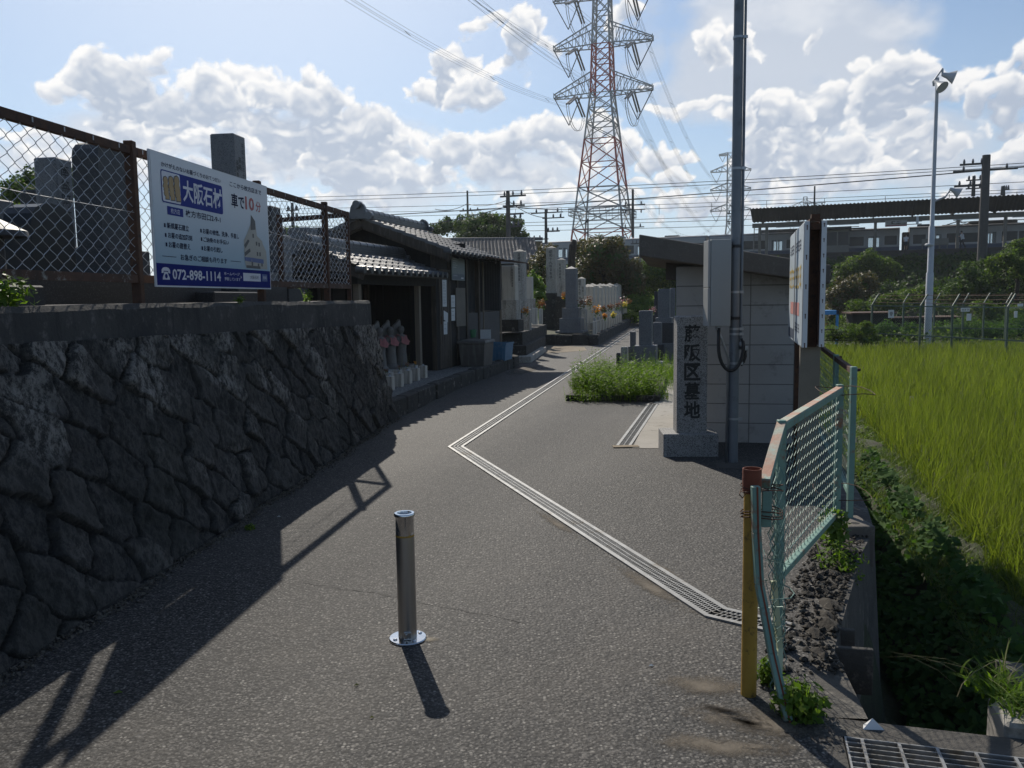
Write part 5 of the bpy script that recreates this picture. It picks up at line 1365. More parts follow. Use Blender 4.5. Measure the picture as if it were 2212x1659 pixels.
# roof
ev = 2.33; rz = 2.95
for side in (1, -1):
    r_e = .36 if side == 1 else -2.96; run = 1.66
    U3 = (C(-1.3, 0, rz)-C(r_e, 0, ev)); L_ = U3.length; U3.normalize()
    mb = MB(); O = C(r_e, -.30, ev); nu, tw, Nn = tile_sheet(mb, O, CA, U3, 3.05, L_)
    mb.build('roof_tiles', M['tile'], hall, smooth=True, autos=50)
    mb = MB(); tile_caps(mb, O, CA, U3, nu, tw, Nn, .045); mb.build('eave_caps', M['tile'], hall)
    mb = MB(); a_ = C(r_e+(.0), -.30, ev-.06); b_2 = C(-1.3, -.30, rz-.05)
    mb.bar(a_, b_2, .035, .16); mb.bar(a_+CA*.05+Vector((0,0,-.07)), b_2+CA*.05+Vector((0,0,-.07)), .03, .10); mb.build('bargeboard', M['wood'], hall)
    # roof edge tiles along the gable
    mb = MB()
    for k in range(8):
        p = (O+U3*(L_*k/8)); q_ = O+U3*(L_*(k+1)/8+.01); mb.bar(p+Vector((0,0,.045))-CA*.01, q_+Vector((0,0,.028))-CA*.01, .075, .05)
    mb.build('verge_tiles', M['tile'], hall)
    mb = MB(); mb.hexa([C(r_e+.02*side*-1, -.28, ev-.05), C(-1.3, -.28, rz-.05), C(-1.3, 2.73, rz-.05), C(r_e, 2.73, ev-.05), C(r_e, -.28, ev-.03), C(-1.3, -.28, rz-.03), C(-1.3, 2.73, rz-.03), C(r_e, 2.73, ev-.03)])
    for k in range(8): mb.bar(C(r_e, -.2+k*.4, ev-.08), C(-1.3, -.2+k*.4, rz-.08), .04, .05)
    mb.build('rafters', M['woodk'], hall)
mb = MB(); ridge(mb, C(-1.3, -.34, rz+.02), C(-1.3, 2.80, rz+.02), .06, 3); mb.build('ridge_tiles', M['tile'], hall, smooth=True, autos=40)
mb = MB(); oni(mb, C(-1.3, -.42, rz+.02), CA, CR, .235); oni(mb, C(-1.3, 2.80, rz+.04), CA, CR, .18); mb.build('ridge_ornament', M['tile'], hall, smooth=True, autos=40)
# papers and boards on the hall wall
def paper(label, a0, a1, z0, z1, lines=0, r=.02, mat='paper', tilt=0.):
    O = C(r, a0, 0); mb = MB(); O2 = O
    fr = (O, CA, Vector((0,0,1)), CR)
    W = a1-a0; pts = [O+Vector((0,0,z0)), O+CA*W+Vector((0,0,z0+tilt)), O+CA*W+CR*.004+Vector((0,0,z1+tilt)), O+Vector((0,0,z1))]
    mb.prism(pts, CR*.004)
    if lines == 0: return top(mb, 'paper_notice', M[mat], label, 'notice')
    t = thing('paper_notice', label, 'notice', tuple(O+Vector((0,0,z0))))
    mb.build('sheet', M[mat], t); mb = MB(); rr = random.Random(int(z0*100))
    for k in range(lines):
        z = z1-.05-(z1-z0-.08)*k/lines; w = W*rr.uniform(.45, .82); rect(mb, (O+CR*.004, CA, Vector((0,0,1)), CR), W*.1, W*.1+w, z-.008, z, .003)
    mb.build('printed_lines', M['gprint'], t); return t
paper('tall printed notice with many lines pinned on the hall door', .24, .46, 1.37, 1.86, 15, .020)
paper('crumpled white paper flapping on the hall door below the tall notice', .26, .47, 1.13, 1.30, 0, .030, 'paper', -.05)
paper('small white sheet lowest on the hall door', .27, .46, .86, 1.10, 2, .020)
paper('white sheet pinned beside the old brown board on the hall wall', .68, .90, 1.35, 1.58, 2, .03)
paper('lower white sheet with a dark mark beside the old brown board', .68, .88, 1.10, 1.33, 2, .03)
mb = MB(); mb.fbox(cf, .022, .04, .95, 1.52, .98, 1.72); top(mb, 'wooden_board', M['panel'], 'old brown board leaning on the hall wall right of the white sheets', 'board')
t = thing('information_board', 'pale green-grey information board fixed high on the hall wall under the eave', 'sign', tuple(C(.03, .70, 1.83)))
mb = MB(); mb.fbox(cf, .055, .07, .66, 1.42, 1.86, 2.32); mb.build('panel', plain('pale_green_board', (.22,.25,.24), .6), t)
mb = MB(); fr = (C(.07, .66, 0), CA, Vector((0,0,1)), CR); rect(mb, fr, .02, .74, 1.875, 1.98, .003); mb.build('lower_band', plain('grey_blue_band', (.13,.15,.18), .6), t)
mb = MB()
for k in range(5): rect(mb, fr, .06, .25+.06*(k % 2), 2.26-k*.04, 2.268-k*.04, .003)
text_into(mb, "####", (.06, .30, 1.935, 1.965), fr, 0, lift=.005); rect(mb, fr, .52, .66, 1.89, 1.92, .005); mb.build('lettering', M['wprint'], t)
# lean-to
shed = thing('lean_to', 'open lean-to with a thin sheet roof and corrugated wall behind the wooden hall', 'shed', tuple(C(-.5, 3, PZ)))
mb = MB(); mb.hexa([C(-1.3,1.75,2.50),C(.52,1.75,2.30),C(.52,4.75,2.30),C(-1.3,4.75,2.50),C(-1.3,1.75,2.525),C(.52,1.75,2.325),C(.52,4.75,2.325),C(-1.3,4.75,2.525)]); mb.build('roof', M['rust'], shed)
for (r, a, mt, w) in ((.0, 4.25, 'woodl', .035), (.0, 2.55, 'wood', .09), (-.02, 2.95, 'woodl', .03)):
    MB().fbox(cf, r-w, r, a, a+w, PZ, 2.34).build('post', M[mt], shed, bevel=.003)
mb = MB()
for k in range(50):
    a = 1.75+k*.05; mb.fbox(cf, -.62, -.60+.012*(k % 2), a, a+.05, PZ, 2.42)
for k in range(20): mb.fbox(cf, -.6+k*.03, -.57+k*.03, 4.22+.012*(k % 2), 4.25, 1.25, 2.4)
mb.build('corrugated_wall', pm('corrugated_grey', (.075,.08,.085), (.05,.052,.055), 3., .6), shed)
mb = MB(); mb.fbox(cf, -.05, -.03, 1.75, 2.90, PZ, 1.22); mb.fbox(cf, -.05, -.03, 3.0, 4.2, PZ, 1.22); mb.build('lower_panel', pm('grey_panel', (.085,.082,.078), (.06,.058,.055), 2., .8), shed)
# ------------------------------------------------------------------ statue shelter in front of the hall
pav = thing('statue_shelter', 'low open shelter with a grey tiled roof sheltering the small stone statues', 'shelter', tuple(C(-.6, -1.6, PZ)))
pe, pz, pr = 1.92, 2.22, -.62
for side in (1, -1):
    r_e = .19 if side == 1 else -1.43
    U3 = (C(pr, 0, pz)-C(r_e, 0, pe)); L_ = U3.length; U3.normalize(); O = C(r_e, -3.45, pe); mb = MB()
    nu, tw, Nn = tile_sheet(mb, O, CA, U3, 3.42, L_, .25, .2); mb.build('roof_tiles', M['tile'], pav, smooth=True, autos=50)
    mb = MB(); tile_caps(mb, O, CA, U3, nu, tw, Nn, .052); mb.build('eave_caps', M['tile'], pav)
    mb = MB(); mb.hexa([C(r_e, -3.4, pe-.06), C(pr, -3.4, pz-.06), C(pr, 0, pz-.06), C(r_e, 0, pe-.06), C(r_e, -3.4, pe-.035), C(pr, -3.4, pz-.035), C(pr, 0, pz-.035), C(r_e, 0, pe-.035)])
    mb.bar(C(r_e, -3.42, pe-.07), C(pr, -3.42, pz-.07), .03, .13); mb.build('roof_boards', M['wood'], pav)
mb = MB(); ridge(mb, C(pr, -3.45, pz+.0), C(pr, -.10, pz+.0), .06, 4, .18); mb.build('ridge_tiles', M['tile'], pav, smooth=True, autos=40)
mb = MB(); oni(mb, C(pr, -.10, pz+.03), CA, CR, .13); oni(mb, C(pr, -3.5, pz+.03), CA, CR, .15); mb.build('ridge_ornament', M['tile'], pav, smooth=True, autos=40)
for (r, a) in ((-.10, -.62), (-.10, -3.0), (-1.12, -.5), (-1.12, -2.2), (-1.12, -3.1)):
    MB().fbox(cf, r-.09, r, a, a+.09, PZ, 1.90).build('post', M['woodl'] if r > -.5 else M['wood'], pav, bevel=.004)
mb = MB(); mb.fbox(cf, -.18, -.02, -3.2, .0, 1.74, 1.88); mb.fbox(cf, -1.2, -1.04, -3.2, .0, 1.78, 1.9); mb.build('beam', M['woodk'], pav)
mb = MB(); boards(mb, cf, -1.24, -1.2, -3.2, 0, PZ, 1.9, .16, 'a'); mb.build('back_wall', M['woodk'], pav)
mb = MB(); mb.fbox(cf, -1.18, -.32, -3.05, -.05, PZ, PZ+.13, bev=.01); mb.build('stone_step', M['granite_o'], pav)
# statues
def statue(c, yaw, bib=True):
    t = thing('stone_statue', 'x', 'statue', (0,0,0), 'small stone statues in the shelter')
    mb = MB(); mb.lathe([(.115,0),(.12,.03),(.10,.05),(.085,.07)], 16); mb.build('lotus_base', M['lot'], t, smooth=True, autos=40)
    mb = MB(); mb.lathe([(.085,.07),(.083,.15),(.072,.25),(.078,.33),(.088,.40),(.080,.45),(.045,.475),(.026,.487),(.030,.495),(.046,.52),(.052,.55),(.046,.585),(.025,.605),(0,.61)], 18, (0,0,0), False)
    for sg in (-1, 1): mb.tube([(.0,sg*.080,.43),(.02,sg*.092,.36),(.075,sg*.035,.355)], [.030,.030,.020], 8)
    mb.tube([(.048,0,.552),(.060,0,.542)], [.008,.010], 6)
    o = mb.build('body', M['lot'], t, smooth=True)
    pts = []
    for k in range(17):
        v = k/16; a = v*math.pi
        pts.append(Vector((-.075-.0*v, -math.cos(a)*.105*(1+.15*math.sin(a)), .40+.24*math.sin(a)+(.11*math.exp(-((v-.72)/.13)**2)))))
    pts = [Vector((-.07,-.105,.05)), Vector((-.07,.105,.05))][::-1][:0]+[Vector((-.07,-.085,.06))]+pts+[Vector((-.07,.085,.06))]
    mb = MB(); mb.prism(pts, (-.035,0,0)); mb.build('halo_slab', M['lot'], t)
    if bib:
        mb = MB(); nu_, nv_ = 8, 7; vs = []
        for j in range(nv_+1):
            for i in range(nu_+1):
                u = i/nu_*2-1; v = j/nv_; w = .062+.034*v; z = .452-.125*v*(1-.35*u*u)
                x = .068*math.cos(u*1.1)+.018+.035*v+.014*math.sin(i*2.1+v*3); vs.append((x, u*w, z))
        fs = [(j*(nu_+1)+i, j*(nu_+1)+i+1, (j+1)*(nu_+1)+i+1, (j+1)*(nu_+1)+i) for j in range(nv_) for i in range(nu_)]
        mb.add(vs, fs); mb.tube([(.05,-.075,.46),(-.03,-.07,.475),(-.05,0,.48),(-.03,.07,.475),(.05,.075,.46)], .006, 5); mb.build('bib', M['pink'], t, smooth=True)
    t.location = c; t.rotation_euler = (0, 0, yaw); t.scale = (1.17,)*3
    return t
yaw = math.atan2(-.55, .85)
stp = [(-.40, -.75), (-.42, -1.17), (-.42, -1.60), (-.44, -2.05)]
labs = ['hooded stone statue with a pink bib nearest the hall wall', 'stone statue with a pink bib, second from the hall wall', 'stone statue with a pink bib, third from the hall wall', 'stone statue farthest from the hall, half hidden by the stone wall corner']
s0 = statue(C(stp[0][0], stp[0][1], PZ+.13), yaw); s0['label'] = labs[0]
for k in range(1, 4):
    s = copy_tree(s0, (0,0,0), None, labs[k]); s.location = C(stp[k][0], stp[k][1], PZ+.13)
# flower posts in front of the statues
ordn = ['first', 'second', 'third', 'fourth', 'fifth']
c1 = gp(845, 843, PZ); c5 = gp(917, 816, PZ); dd = (c5-c1)/4; back = CR*-.19+CA*.07
fp = None
for row_ in (0, 1):
    for k in range(5):
        c = c1+dd*k+back*row_+CR*-.02
        if fp is None:
            fp = thing('flower_post', 'x', 'stone block', tuple(c), 'square stone flower posts before the statues'); fr = (c, CR, CA)
            mb = MB(); mb.fbox(fr, -.055, .055, -.055, .055, 0, .20, bev=.004); mb.build('block', M['granite_w'], fp)
            mb = MB(); mb.lathe([(.016,.19),(.016,.225),(.012,.225),(.012,.20)], 10, tuple(c), False); mb.build('metal_cup', M['galv'], fp, smooth=True)
            cur = fp
        else: cur = copy_tree(fp, c-Vector(fp.location))
        cur['label'] = f"{ordn[4-k]} square white stone flower post from the hall in the {'front' if row_ == 0 else 'rear'} row"
def bouquet(label, c, mat, n=50, r=.05, seed=1, name='flowers', ls=.022, green=True):
    rs = np.random.RandomState(seed); t = thing(name, label, 'flowers', tuple(c))
    V, Fc = leaf_cloud([(c.x, c.y, c.z+r*1.3, r, r, r)], n, ls, rs, shell=.8, wide=.8); np_mesh('petals', V, Fc, M[mat], t)
    if green:
        V, Fc = leaf_cloud([(c.x, c.y, c.z+r*.6, r*.8, r*.8, r*.8)], max(12, n//2), ls*1.3, rs, shell=.8, wide=.4); np_mesh('leaves', V, Fc, M['leafd'], t)
    return t
bouquet('small orange flower on the flower post nearest the hall', c1+dd*4+back+Vector((0,0,.2)), 'fl_o', 22, .03, 1)
bouquet('dark red flowers on the second rear flower post from the hall', c1+dd*3+back+Vector((0,0,.2)), 'fl_r', 26, .04, 2)
bouquet('dark red flowers on the middle rear flower post', c1+dd*2+back+Vector((0,0,.2)), 'fl_r', 22, .035, 3)
bouquet('dark red flowers at the rear post beside the wall corner', c1+dd*.6+back+Vector((0,0,.2)), 'fl_r', 26, .04, 4)
for k, (kk, h) in enumerate(((3.2, .30), (2.4, .24))):
    c = c1+dd*kk+back*1.1+Vector((0,0,.2)); rs = np.random.RandomState(60+k); V, Fc = stems(c.x, c.y, .01, .01, c.z, 2, h, rs, 6, .04, .3)
    tag(np_mesh('dry_stalk', V, Fc, M['dry']), ('taller' if k == 0 else 'shorter')+' dry flower stalk standing among the square flower posts', 'plant')
# bins
p = gp(1000, 790, PZ)
bn = thing('storage_bin', 'large brown-grey plastic bin with a lid on the kerb by the wooden hall', 'bin', tuple(C(.10, 1.05, PZ)))
mb = MB(); bfr = (C(.10, .85, PZ), CR, CA)
mb.hexa([bfr[0]+CR*x+CA*y+Vector((0,0,z)) for x, y, z in ((.03,.03,0),(.49,.03,0),(.49,.60,0),(.03,.60,0),(0,0,.44),(.52,0,.44),(.52,.63,.44),(0,.63,.44))])
mb.build('tub', M['binb'], bn, bevel=.015)
mb = MB(); mb.frus(bfr, -.03, .55, -.03, .66, .442, .50, .02); mb.build('lid', M['binb'], bn, bevel=.01)
bl = thing('plastic_crate', 'open blue plastic crate behind the brown bin at the end of the kerb', 'crate', tuple(C(.28, 2.7, PZ)))
mb = MB(); q0 = C(.16, 2.35, PZ); bfr = (q0, CR, CA)
def tubbox(mb, fr, w, d, h, t=.012, ins=.03):
    O, A, B = fr; P = lambda x, y, z: O+A*x+B*y+Vector((0,0,z))
    o0 = [P(ins,ins,0),P(w-ins,ins,0),P(w-ins,d-ins,0),P(ins,d-ins,0)]; o1 = [P(0,0,h),P(w,0,h),P(w,d,h),P(0,d,h)]
    i1 = [P(t,t,h),P(w-t,t,h),P(w-t,d-t,h),P(t,d-t,h)]; i0 = [P(ins+t,ins+t,t),P(w-ins-t,ins+t,t),P(w-ins-t,d-ins-t,t),P(ins+t,d-ins-t,t)]
    vs = o0+o1+i1+i0; fs = [(3,2,1,0)]
    for k in range(4): j = (k+1) % 4; fs += [(k,j,4+j,4+k),(4+k,4+j,8+j,8+k),(8+k,8+j,12+j,12+k)]
    fs.append((12,13,14,15)); mb.add(vs, fs)
tubbox(mb, bfr, .46, .62, .36); mb.fbox(bfr, -.015, .0, -.0, .62, .33, .365); mb.fbox(bfr, .46, .475, .0, .62, .33, .365); mb.fbox(bfr, -.015, .475, -.015, .0, .33, .365)
mb.build('tub', M['bluec'], bl)
mb = MB()
for k in range(5): mb.fbox(bfr, .06+k*.08, .07+k*.08, .004, .026, .04, .32)
mb.build('ribs', M['bluec'], bl)
mb = MB(); p = C(.18, 2.02, PZ); mb.fbox((p, CR, CA), 0, .22, 0, .012, .46, .66); top(mb, 'small_sign', M['paper'], 'small white notice card standing behind the brown bin lid', 'sign')
mb = MB(); p = C(-.02, 2.1, PZ); mb.lathe([(.07,.50),(.085,.58),(.09,.66),(.085,.66),(.06,.52)], 14, tuple(p), False); top(mb, 'watering_can', plain('green_plastic', (.03,.16,.07), .5), 'small green plastic pail showing behind the brown bin', 'pail')
mb = MB(); p = C(.30, 1.98, PZ); mb.lathe([(.03,0),(.05,.05),(.04,.14),(.02,.19)], 10, tuple(p)); top(mb, 'plastic_bag', M['paper'], 'crumpled white plastic bag between the brown bin and blue crate', 'bag')
mb = MB(); p = gp(955, 838, 0); mb.fbox((C(-.0, -1.3, 0), CR, CA), .42, .62, .0, .35, 0.0, .04); 

# ================================================================== GRAVES
def grave(label, c, b, tiers, name='gravestone', group=None, topk='flat', text=None, tface='right', tmat='engrave', tsz=None):
    """c: centre base; tiers (width, depth, z0, z1, material); the last one is the shaft"""
    A = Vector((b, 1, 0)).normalized(); R_ = Vector((A.y, -A.x, 0)); t = thing(name, label, 'gravestone', tuple(c), group)
    for i, (w, d, z0, z1, mt) in enumerate(tiers):
        last = i == len(tiers)-1; mb = MB(); fr = (c, R_, A)
        if last and topk == 'pyr':
            mb.fbox(fr, -w/2, w/2, -d/2, d/2, z0, z1-w*.25)
            q = [c+R_*x+A*y+Vector((0,0,z1-w*.25)) for x, y in ((-w/2,-d/2),(w/2,-d/2),(w/2,d/2),(-w/2,d/2))]+[c+Vector((0,0,z1))]
            mb.add(q, [(0,1,4),(1,2,4),(2,3,4),(3,0,4)])
        elif last and topk == 'arch':
            pts = [c-R_*w/2+A*(-d/2)+Vector((0,0,z0)), c-R_*w/2+A*(d/2)+Vector((0,0,z0))]
            for k in range(9):
                a = math.pi*k/8; s = math.cos(a); pts.append(c-R_*w/2+A*(d/2*s)+Vector((0,0,z1-d*.36+d*.36*math.sin(a)**.8)))
            mb.prism(pts, R_*w)
        else: mb.fbox(fr, -w/2, w/2, -d/2, d/2, z0, z1, bev=.012 if last else .006)
        mb.build('shaft' if last else 'plinth', M[mt], t)
    if text:
        w, d, z0, z1, mt = tiers[-1]
        for col, (s, uf, zf, sz) in enumerate(text):
            if tface == 'right': fr = (c+R_*w/2-A*d/2, A, Vector((0,0,1)), R_); W = d
            else: fr = (c-A*d/2-R_*w/2, R_, Vector((0,0,1)), -A); W = w
            mb = MB(); column_text(mb, s, W*uf, z0+(z1-z0)*zf, sz, sz*1.12, fr, .01, lift=.0015); mb.build('inscription', M[tmat], t)
    return t
def gpt(px, py, Y, dz=0.): p = at(px, py, Y); return p
def base_at(pxl, pxr, Y, z): p = at((pxl+pxr)/2, 640, Y); return Vector((p.x, Y, z))
# upper cemetery, left
def Zat(px, py, Y): return at(px, py, Y).z-TZ
G = 'granite_g'
grave('tall grey gravestone with a large vertical black inscription behind the left fence', base_at(118, 150, 8.5, TZ), .14, [(.62,.62,0,.35,'granite_g'),(.40,.40,.35,.62,'granite_g'),(.245,.245,.62,Zat(110, 344, 8.5),'granite_g')], text=[("南無阿弥陀仏", .5, .93, .13)])
grave('plain grey gravestone close behind the inscribed one', base_at(86, 104, 9.4, TZ), .14, [(.5,.5,0,.5,'granite_g'),(.24,.24,.5,Zat(95, 412, 9.4),'granite_d')])
grave('wide black polished gravestone with a rounded top close to the left fence', base_at(60, 132, 6.7, TZ), .14, [(.55,.75,0,.16,'granite_d'),(.24,.50,.16,Zat(118, 440, 6.7),'granite_k')], topk='arch')
grave('big dark gravestone with an arched top next to the fence post', base_at(208, 262, 8.0, TZ), .14, [(.75,.85,0,.28,'granite_d'),(.5,.65,.28,.55,'granite_d'),(.26,.46,.55,Zat(262, 308, 8.0),'granite_d')], topk='arch')
grave('tall square grey gravestone rising above the billboard', base_at(480, 536, 10.2, TZ), .14, [(.9,.9,0,.4,'granite_g'),(.6,.6,.4,.75,'granite_g'),(.30,.30,.75,Zat(505, 293, 10.2),'granite_g')], text=[("平成十四年十月", .72, .93, .062), ("高嶋", .44, .80, .075), ("長男善", .2, .76, .062)])
grave('low grey gravestone at the far left edge of the picture', base_at(-25, 14, 7.6, TZ), .14, [(.6,.6,0,.4,'granite_g'),(.27,.27,.4,Zat(10, 432, 7.6),'granite_g')])
grave('pale grey gravestone with yellow and orange flowers at its foot', base_at(18, 52, 9.2, TZ), .14, [(.8,.8,0,.25,'granite_o'),(.34,.30,.25,Zat(40, 470, 9.2),'granite_o')], text=[("釋", .5, .88, .14)], tface='front')
t = thing('stone_lantern', 'small dark polished lantern with a flared roof at the left edge', 'lantern', tuple(base_at(-20, 12, 5.9, TZ)))
bb = base_at(-22, 10, 5.9, 0); MB().lathe([(.12,TZ),(.12,TZ+.22),(.075,TZ+.24),(.07,Zat(0,505,5.9)+TZ-.02)], 8, tuple(bb)).build('lamp_body', M['granite_d'], t)
MB().lathe([(.23,Zat(0,505,5.9)+TZ-.02),(.22,Zat(0,505,5.9)+TZ+.02),(.09,Zat(0,488,5.9)+TZ+.03),(.03,Zat(0,482,5.9)+TZ+.04),(.045,Zat(0,478,5.9)+TZ+.06),(0,Zat(0,474,5.9)+TZ+.1)], 16, tuple(bb)).build('lamp_roof', M['granite_d'], t, smooth=True, autos=40)
for (lab, l, r, Y, tp, w, mt) in (('low dark block gravestone beside the billboard edge', 573, 590, 11.2, 447, .30, 'granite_d'), ('small grey gravestone behind the fence right of the billboard', 594, 610, 12.2, 492, .22, 'granite_d'),
      ('square pale block gravestone behind the return fence', 644, 676, 13.4, 493, .36, 'granite_g'), ('dark rounded gravestone just left of the tiled roof', 682, 707, 13.8, 493, .34, 'granite_d'), ('wide low grey gravestone base right of the billboard', 577, 614, 10.6, 508, .34, 'granite_g')):
    z = Zat((l+r)/2, tp, Y); grave(lab, base_at(l, r, Y, TZ), .14, [(w*1.8,w*1.8,0,.3,'granite_d'),(w,w,.3,z,mt)])
rr = random.Random(8); k = 0
for (x, y, w, d, h) in ((-3.3,5.6,.9,1.3,.22), (-3.5,7.3,1.3,1.5,.26), (-3.1,8.9,1.0,1.2,.24), (-2.95,4.2,.5,1.1,.15), (-4.2,9.0,1.2,1.6,.3), (-2.75,7.9,.35,.9,.14)):
    labs2 = ['dark stone kerb of the first plot behind the fence', 'stepped dark stone plot kerb under the arched gravestone', 'dark plot kerb behind the billboard', 'low grey plot edge near the left picture edge', 'rear stone plot kerb under the tall gravestone', 'small low kerb stone under the billboard']
    mb = MB(); mb.fbox((Vector((x,y,TZ)), Vector((1,-.14,0)).normalized(), Vector((.14,1,0)).normalized()), -w/2, w/2, -d/2, d/2, 0, h, bev=.01); top(mb, 'plot_kerb', M['granite_d'], labs2[k], 'kerb'); k += 1
bouquet('yellow flowers at the pale gravestone on the far left', at(47, 505, 8.7), 'fl_y', 60, .06, 5)
bouquet('orange red flower ball at the pale gravestone on the far left', at(44, 534, 8.7), 'fl_o', 50, .045, 6, green=False)

# middle group beside the hall, and the obelisk platform
def bz(py, Y, px=1200): return at(px, py, Y).z
def gg(label, l, r, Y, ytop, tiers_px, mt, topk='flat', **k):
    """tiers_px: list of (l, r, ytop) from the bottom up; last shaft given by l,r,ytop"""
    zb = k.pop('zb', 0.); bp = k.pop('bp', None)
    if bp: zb = at((l+r)/2, bp, Y).z
    c = base_at(l, r, Y, zb); tiers = []; z = 0.
    for (a, b, yt, m_) in tiers_px:
        w = (b-a)/1791*Y*.92; z2 = bz(yt, Y, (a+b)/2)-zb; tiers.append((w, w, z, z2, m_)); z = z2
    w = (r-l)/1791*Y*.88; tiers.append((w, w, z, bz(ytop, Y, (l+r)/2)-zb, mt))
    return grave(label, c, .27, tiers, topk=topk, **k)
ft = lambda s, n, f=.5: [(s, f, .93, n)]
gg('broad pale gravestone with rounded corners right beside the lean-to', 1086, 1119, 20, 574, [(1080,1130,690,'mossy'),(1085,1124,648,'granite_o')], 'granite_w', text=[("#######", .8, .9, .055)], tface='front', bp=716)
gg('tall pointed grey obelisk behind the broad pale gravestone', 1112, 1137, 24, 538, [(1105,1143,668,'granite_o'),(1109,1140,650,'granite_o')], 'granite_o', 'pyr', text=[("########", .5, .92, .09)], tface='front', bp=700)
gg('short pale gravestone right of the tall grey obelisk', 1137, 1152, 26, 598, [(1132,1157,672,'granite_o'),(1134,1156,645,'granite_o')], 'granite_w', bp=697)
gg('low grey stone altar block with a small vase at the lean-to', 1084, 1099, 20.6, 660, [(1080,1103,696,'mossy')], 'granite_o', bp=716)
gg('squat black stained stone block under the orange flowers', 1100, 1127, 20.8, 668, [], 'mossy', bp=714)
gg('upright grey kerb post right of the black block', 1130, 1147, 21.2, 668, [], 'granite_o', bp=713)
gg('pair of square flower stones, left one', 1149, 1161, 23.0, 665, [], 'granite_w', bp=701)
gg('pair of square flower stones, right one', 1163, 1172, 23.8, 667, [], 'granite_w', bp=700)
PT = .33
gg('tallest pointed obelisk on a black stained base', 1181, 1204, 32, 531, [(1174,1215,633,'mossy')], 'granite_o', 'pyr', zb=0., text=[("昭和十九年###", .5, .9, .12)], tface='front')
gg('slender pointed obelisk beside the tallest one', 1204, 1223, 31, 557, [(1200,1226,640,'mossy')], 'granite_o', 'pyr', zb=0., text=[("#####", .4, .85, .1)], tface='front')
gg('large grey pointed obelisk on two square stone steps at the platform corner', 1222, 1248, 28, 575, [(1196,1262,714,'granite_g'),(1207,1257,687,'granite_g'),(1215,1254,665,'granite_g')], 'granite_g', 'pyr', zb=PT)
gg('smaller pointed obelisk with faint writing behind the large grey one', 1248, 1265, 29.3, 598, [(1246,1268,668,'granite_o')], 'granite_w', 'pyr', zb=PT, text=[("昭和十九年二月", .3, .9, .09), ("##", .75, .7, .09)], tface='front')
p0 = at(1270, 640, 30.2); p1 = at(1345, 640, 50); ob = None; N_ = 13
on = ['first','second','third','fourth','fifth','sixth','seventh','eighth','ninth','tenth','eleventh','twelfth','thirteenth']
for k in range(N_):
    t_ = k/(N_-1); c = Vector((p0.x+(p1.x-p0.x)*t_, p0.y+(p1.y-p0.y)*t_, PT)); h = 1.66+.30*t_+.04*math.sin(k*2.3)
    grave(f'{on[k]} pale pointed war grave obelisk of the long receding row', c, .24, [(.5,.5,0,.25,'granite_o'),(.44+.05*t_,.42,.25,h,'granite_w')], 'obelisk', 'pale obelisks in a long row', 'pyr')
# stone platform under them
mb = MB(); pc_ = [gp(1286, 744), gp(1376, 694), gp(1160, 741)]
a_ = Vector((2.75,26.2,0)); ad = Vector((.2,1,0)).normalized(); rd_ = Vector((-1,.16,0)).normalized()
rr = random.Random(14)
for k in range(30):
    L0 = k*.8; mb.fbox((a_, rd_, ad), 0, .32, L0, L0+.79, -.02, PT+rr.uniform(-.02,.03), bev=.03)
for k in range(4): mb.fbox((a_, rd_, ad), .33+k*.52, .84+k*.52, 0, .3, -.02, PT+rr.uniform(-.03,.02), bev=.03)
tag(mb.build('stone_platform', M['mossy']), 'dark rough stone edging round the obelisk platform', 'platform')
mb = MB(); mb.fbox((a_, rd_, ad), .33, 6.5, .31, 24, 0, PT-.03); o = mb.build('platform_ground', M['fieldg']); o['kind'] = 'structure'
t = thing('stone_terrace', 'raised dark stone terrace carrying the pale gravestones right of the lean-to', 'terrace', (.4, 22, 0))
def ter(name, l, r, Yn, Yf_, z, mat):
    a = at(l, 650, Yn); b = at(r, 650, Yn); mb = MB(); d_ = Vector((.13, 1, 0)); mb.hexa([Vector((a.x,Yn,-.02)),Vector((b.x,Yn,-.02)),Vector((b.x,Yn,-.02))+d_*(Yf_-Yn),Vector((a.x,Yn,-.02))+d_*(Yf_-Yn),Vector((a.x,Yn,z)),Vector((b.x,Yn,z+.02)),Vector((b.x,Yn,z))+d_*(Yf_-Yn),Vector((a.x,Yn,z))+d_*(Yf_-Yn)]); mb.build(name, M[mat], t, bevel=.02)
ter('upper_tier', 1060, 1128, 20.2, 27, .655, 'mossy'); ter('middle_tier', 1062, 1136, 19.8, 25, .36, 'mossy'); ter('lower_tier', 1064, 1146, 19.4, 23.5, .13, 'granite_o')
# steps left of the platform
mb = MB()
for k, (l, r, y, Y, w) in enumerate(((1138, 1165, 733, 22, .7), (1150, 1190, 726, 20.6, .9), (1150, 1196, 712, 25, 1.4))):
    c = gp((l+r)/2, y+6); wd = (r-l)/1791*c.y/2; mb2 = MB(); mb2.fbox((c, Vector((1,-.2,0)).normalized(), Vector((.2,1,0)).normalized()), -wd, wd, -w/2, w/2, 0, .14, bev=.02)
    top(mb2, 'stone_step', M['mossy'], ['low stone slab at the foot of the stepped terrace', 'nearest flat stone step left of the obelisk platform', 'far flat stone step below the pale gravestones'][k], 'step')
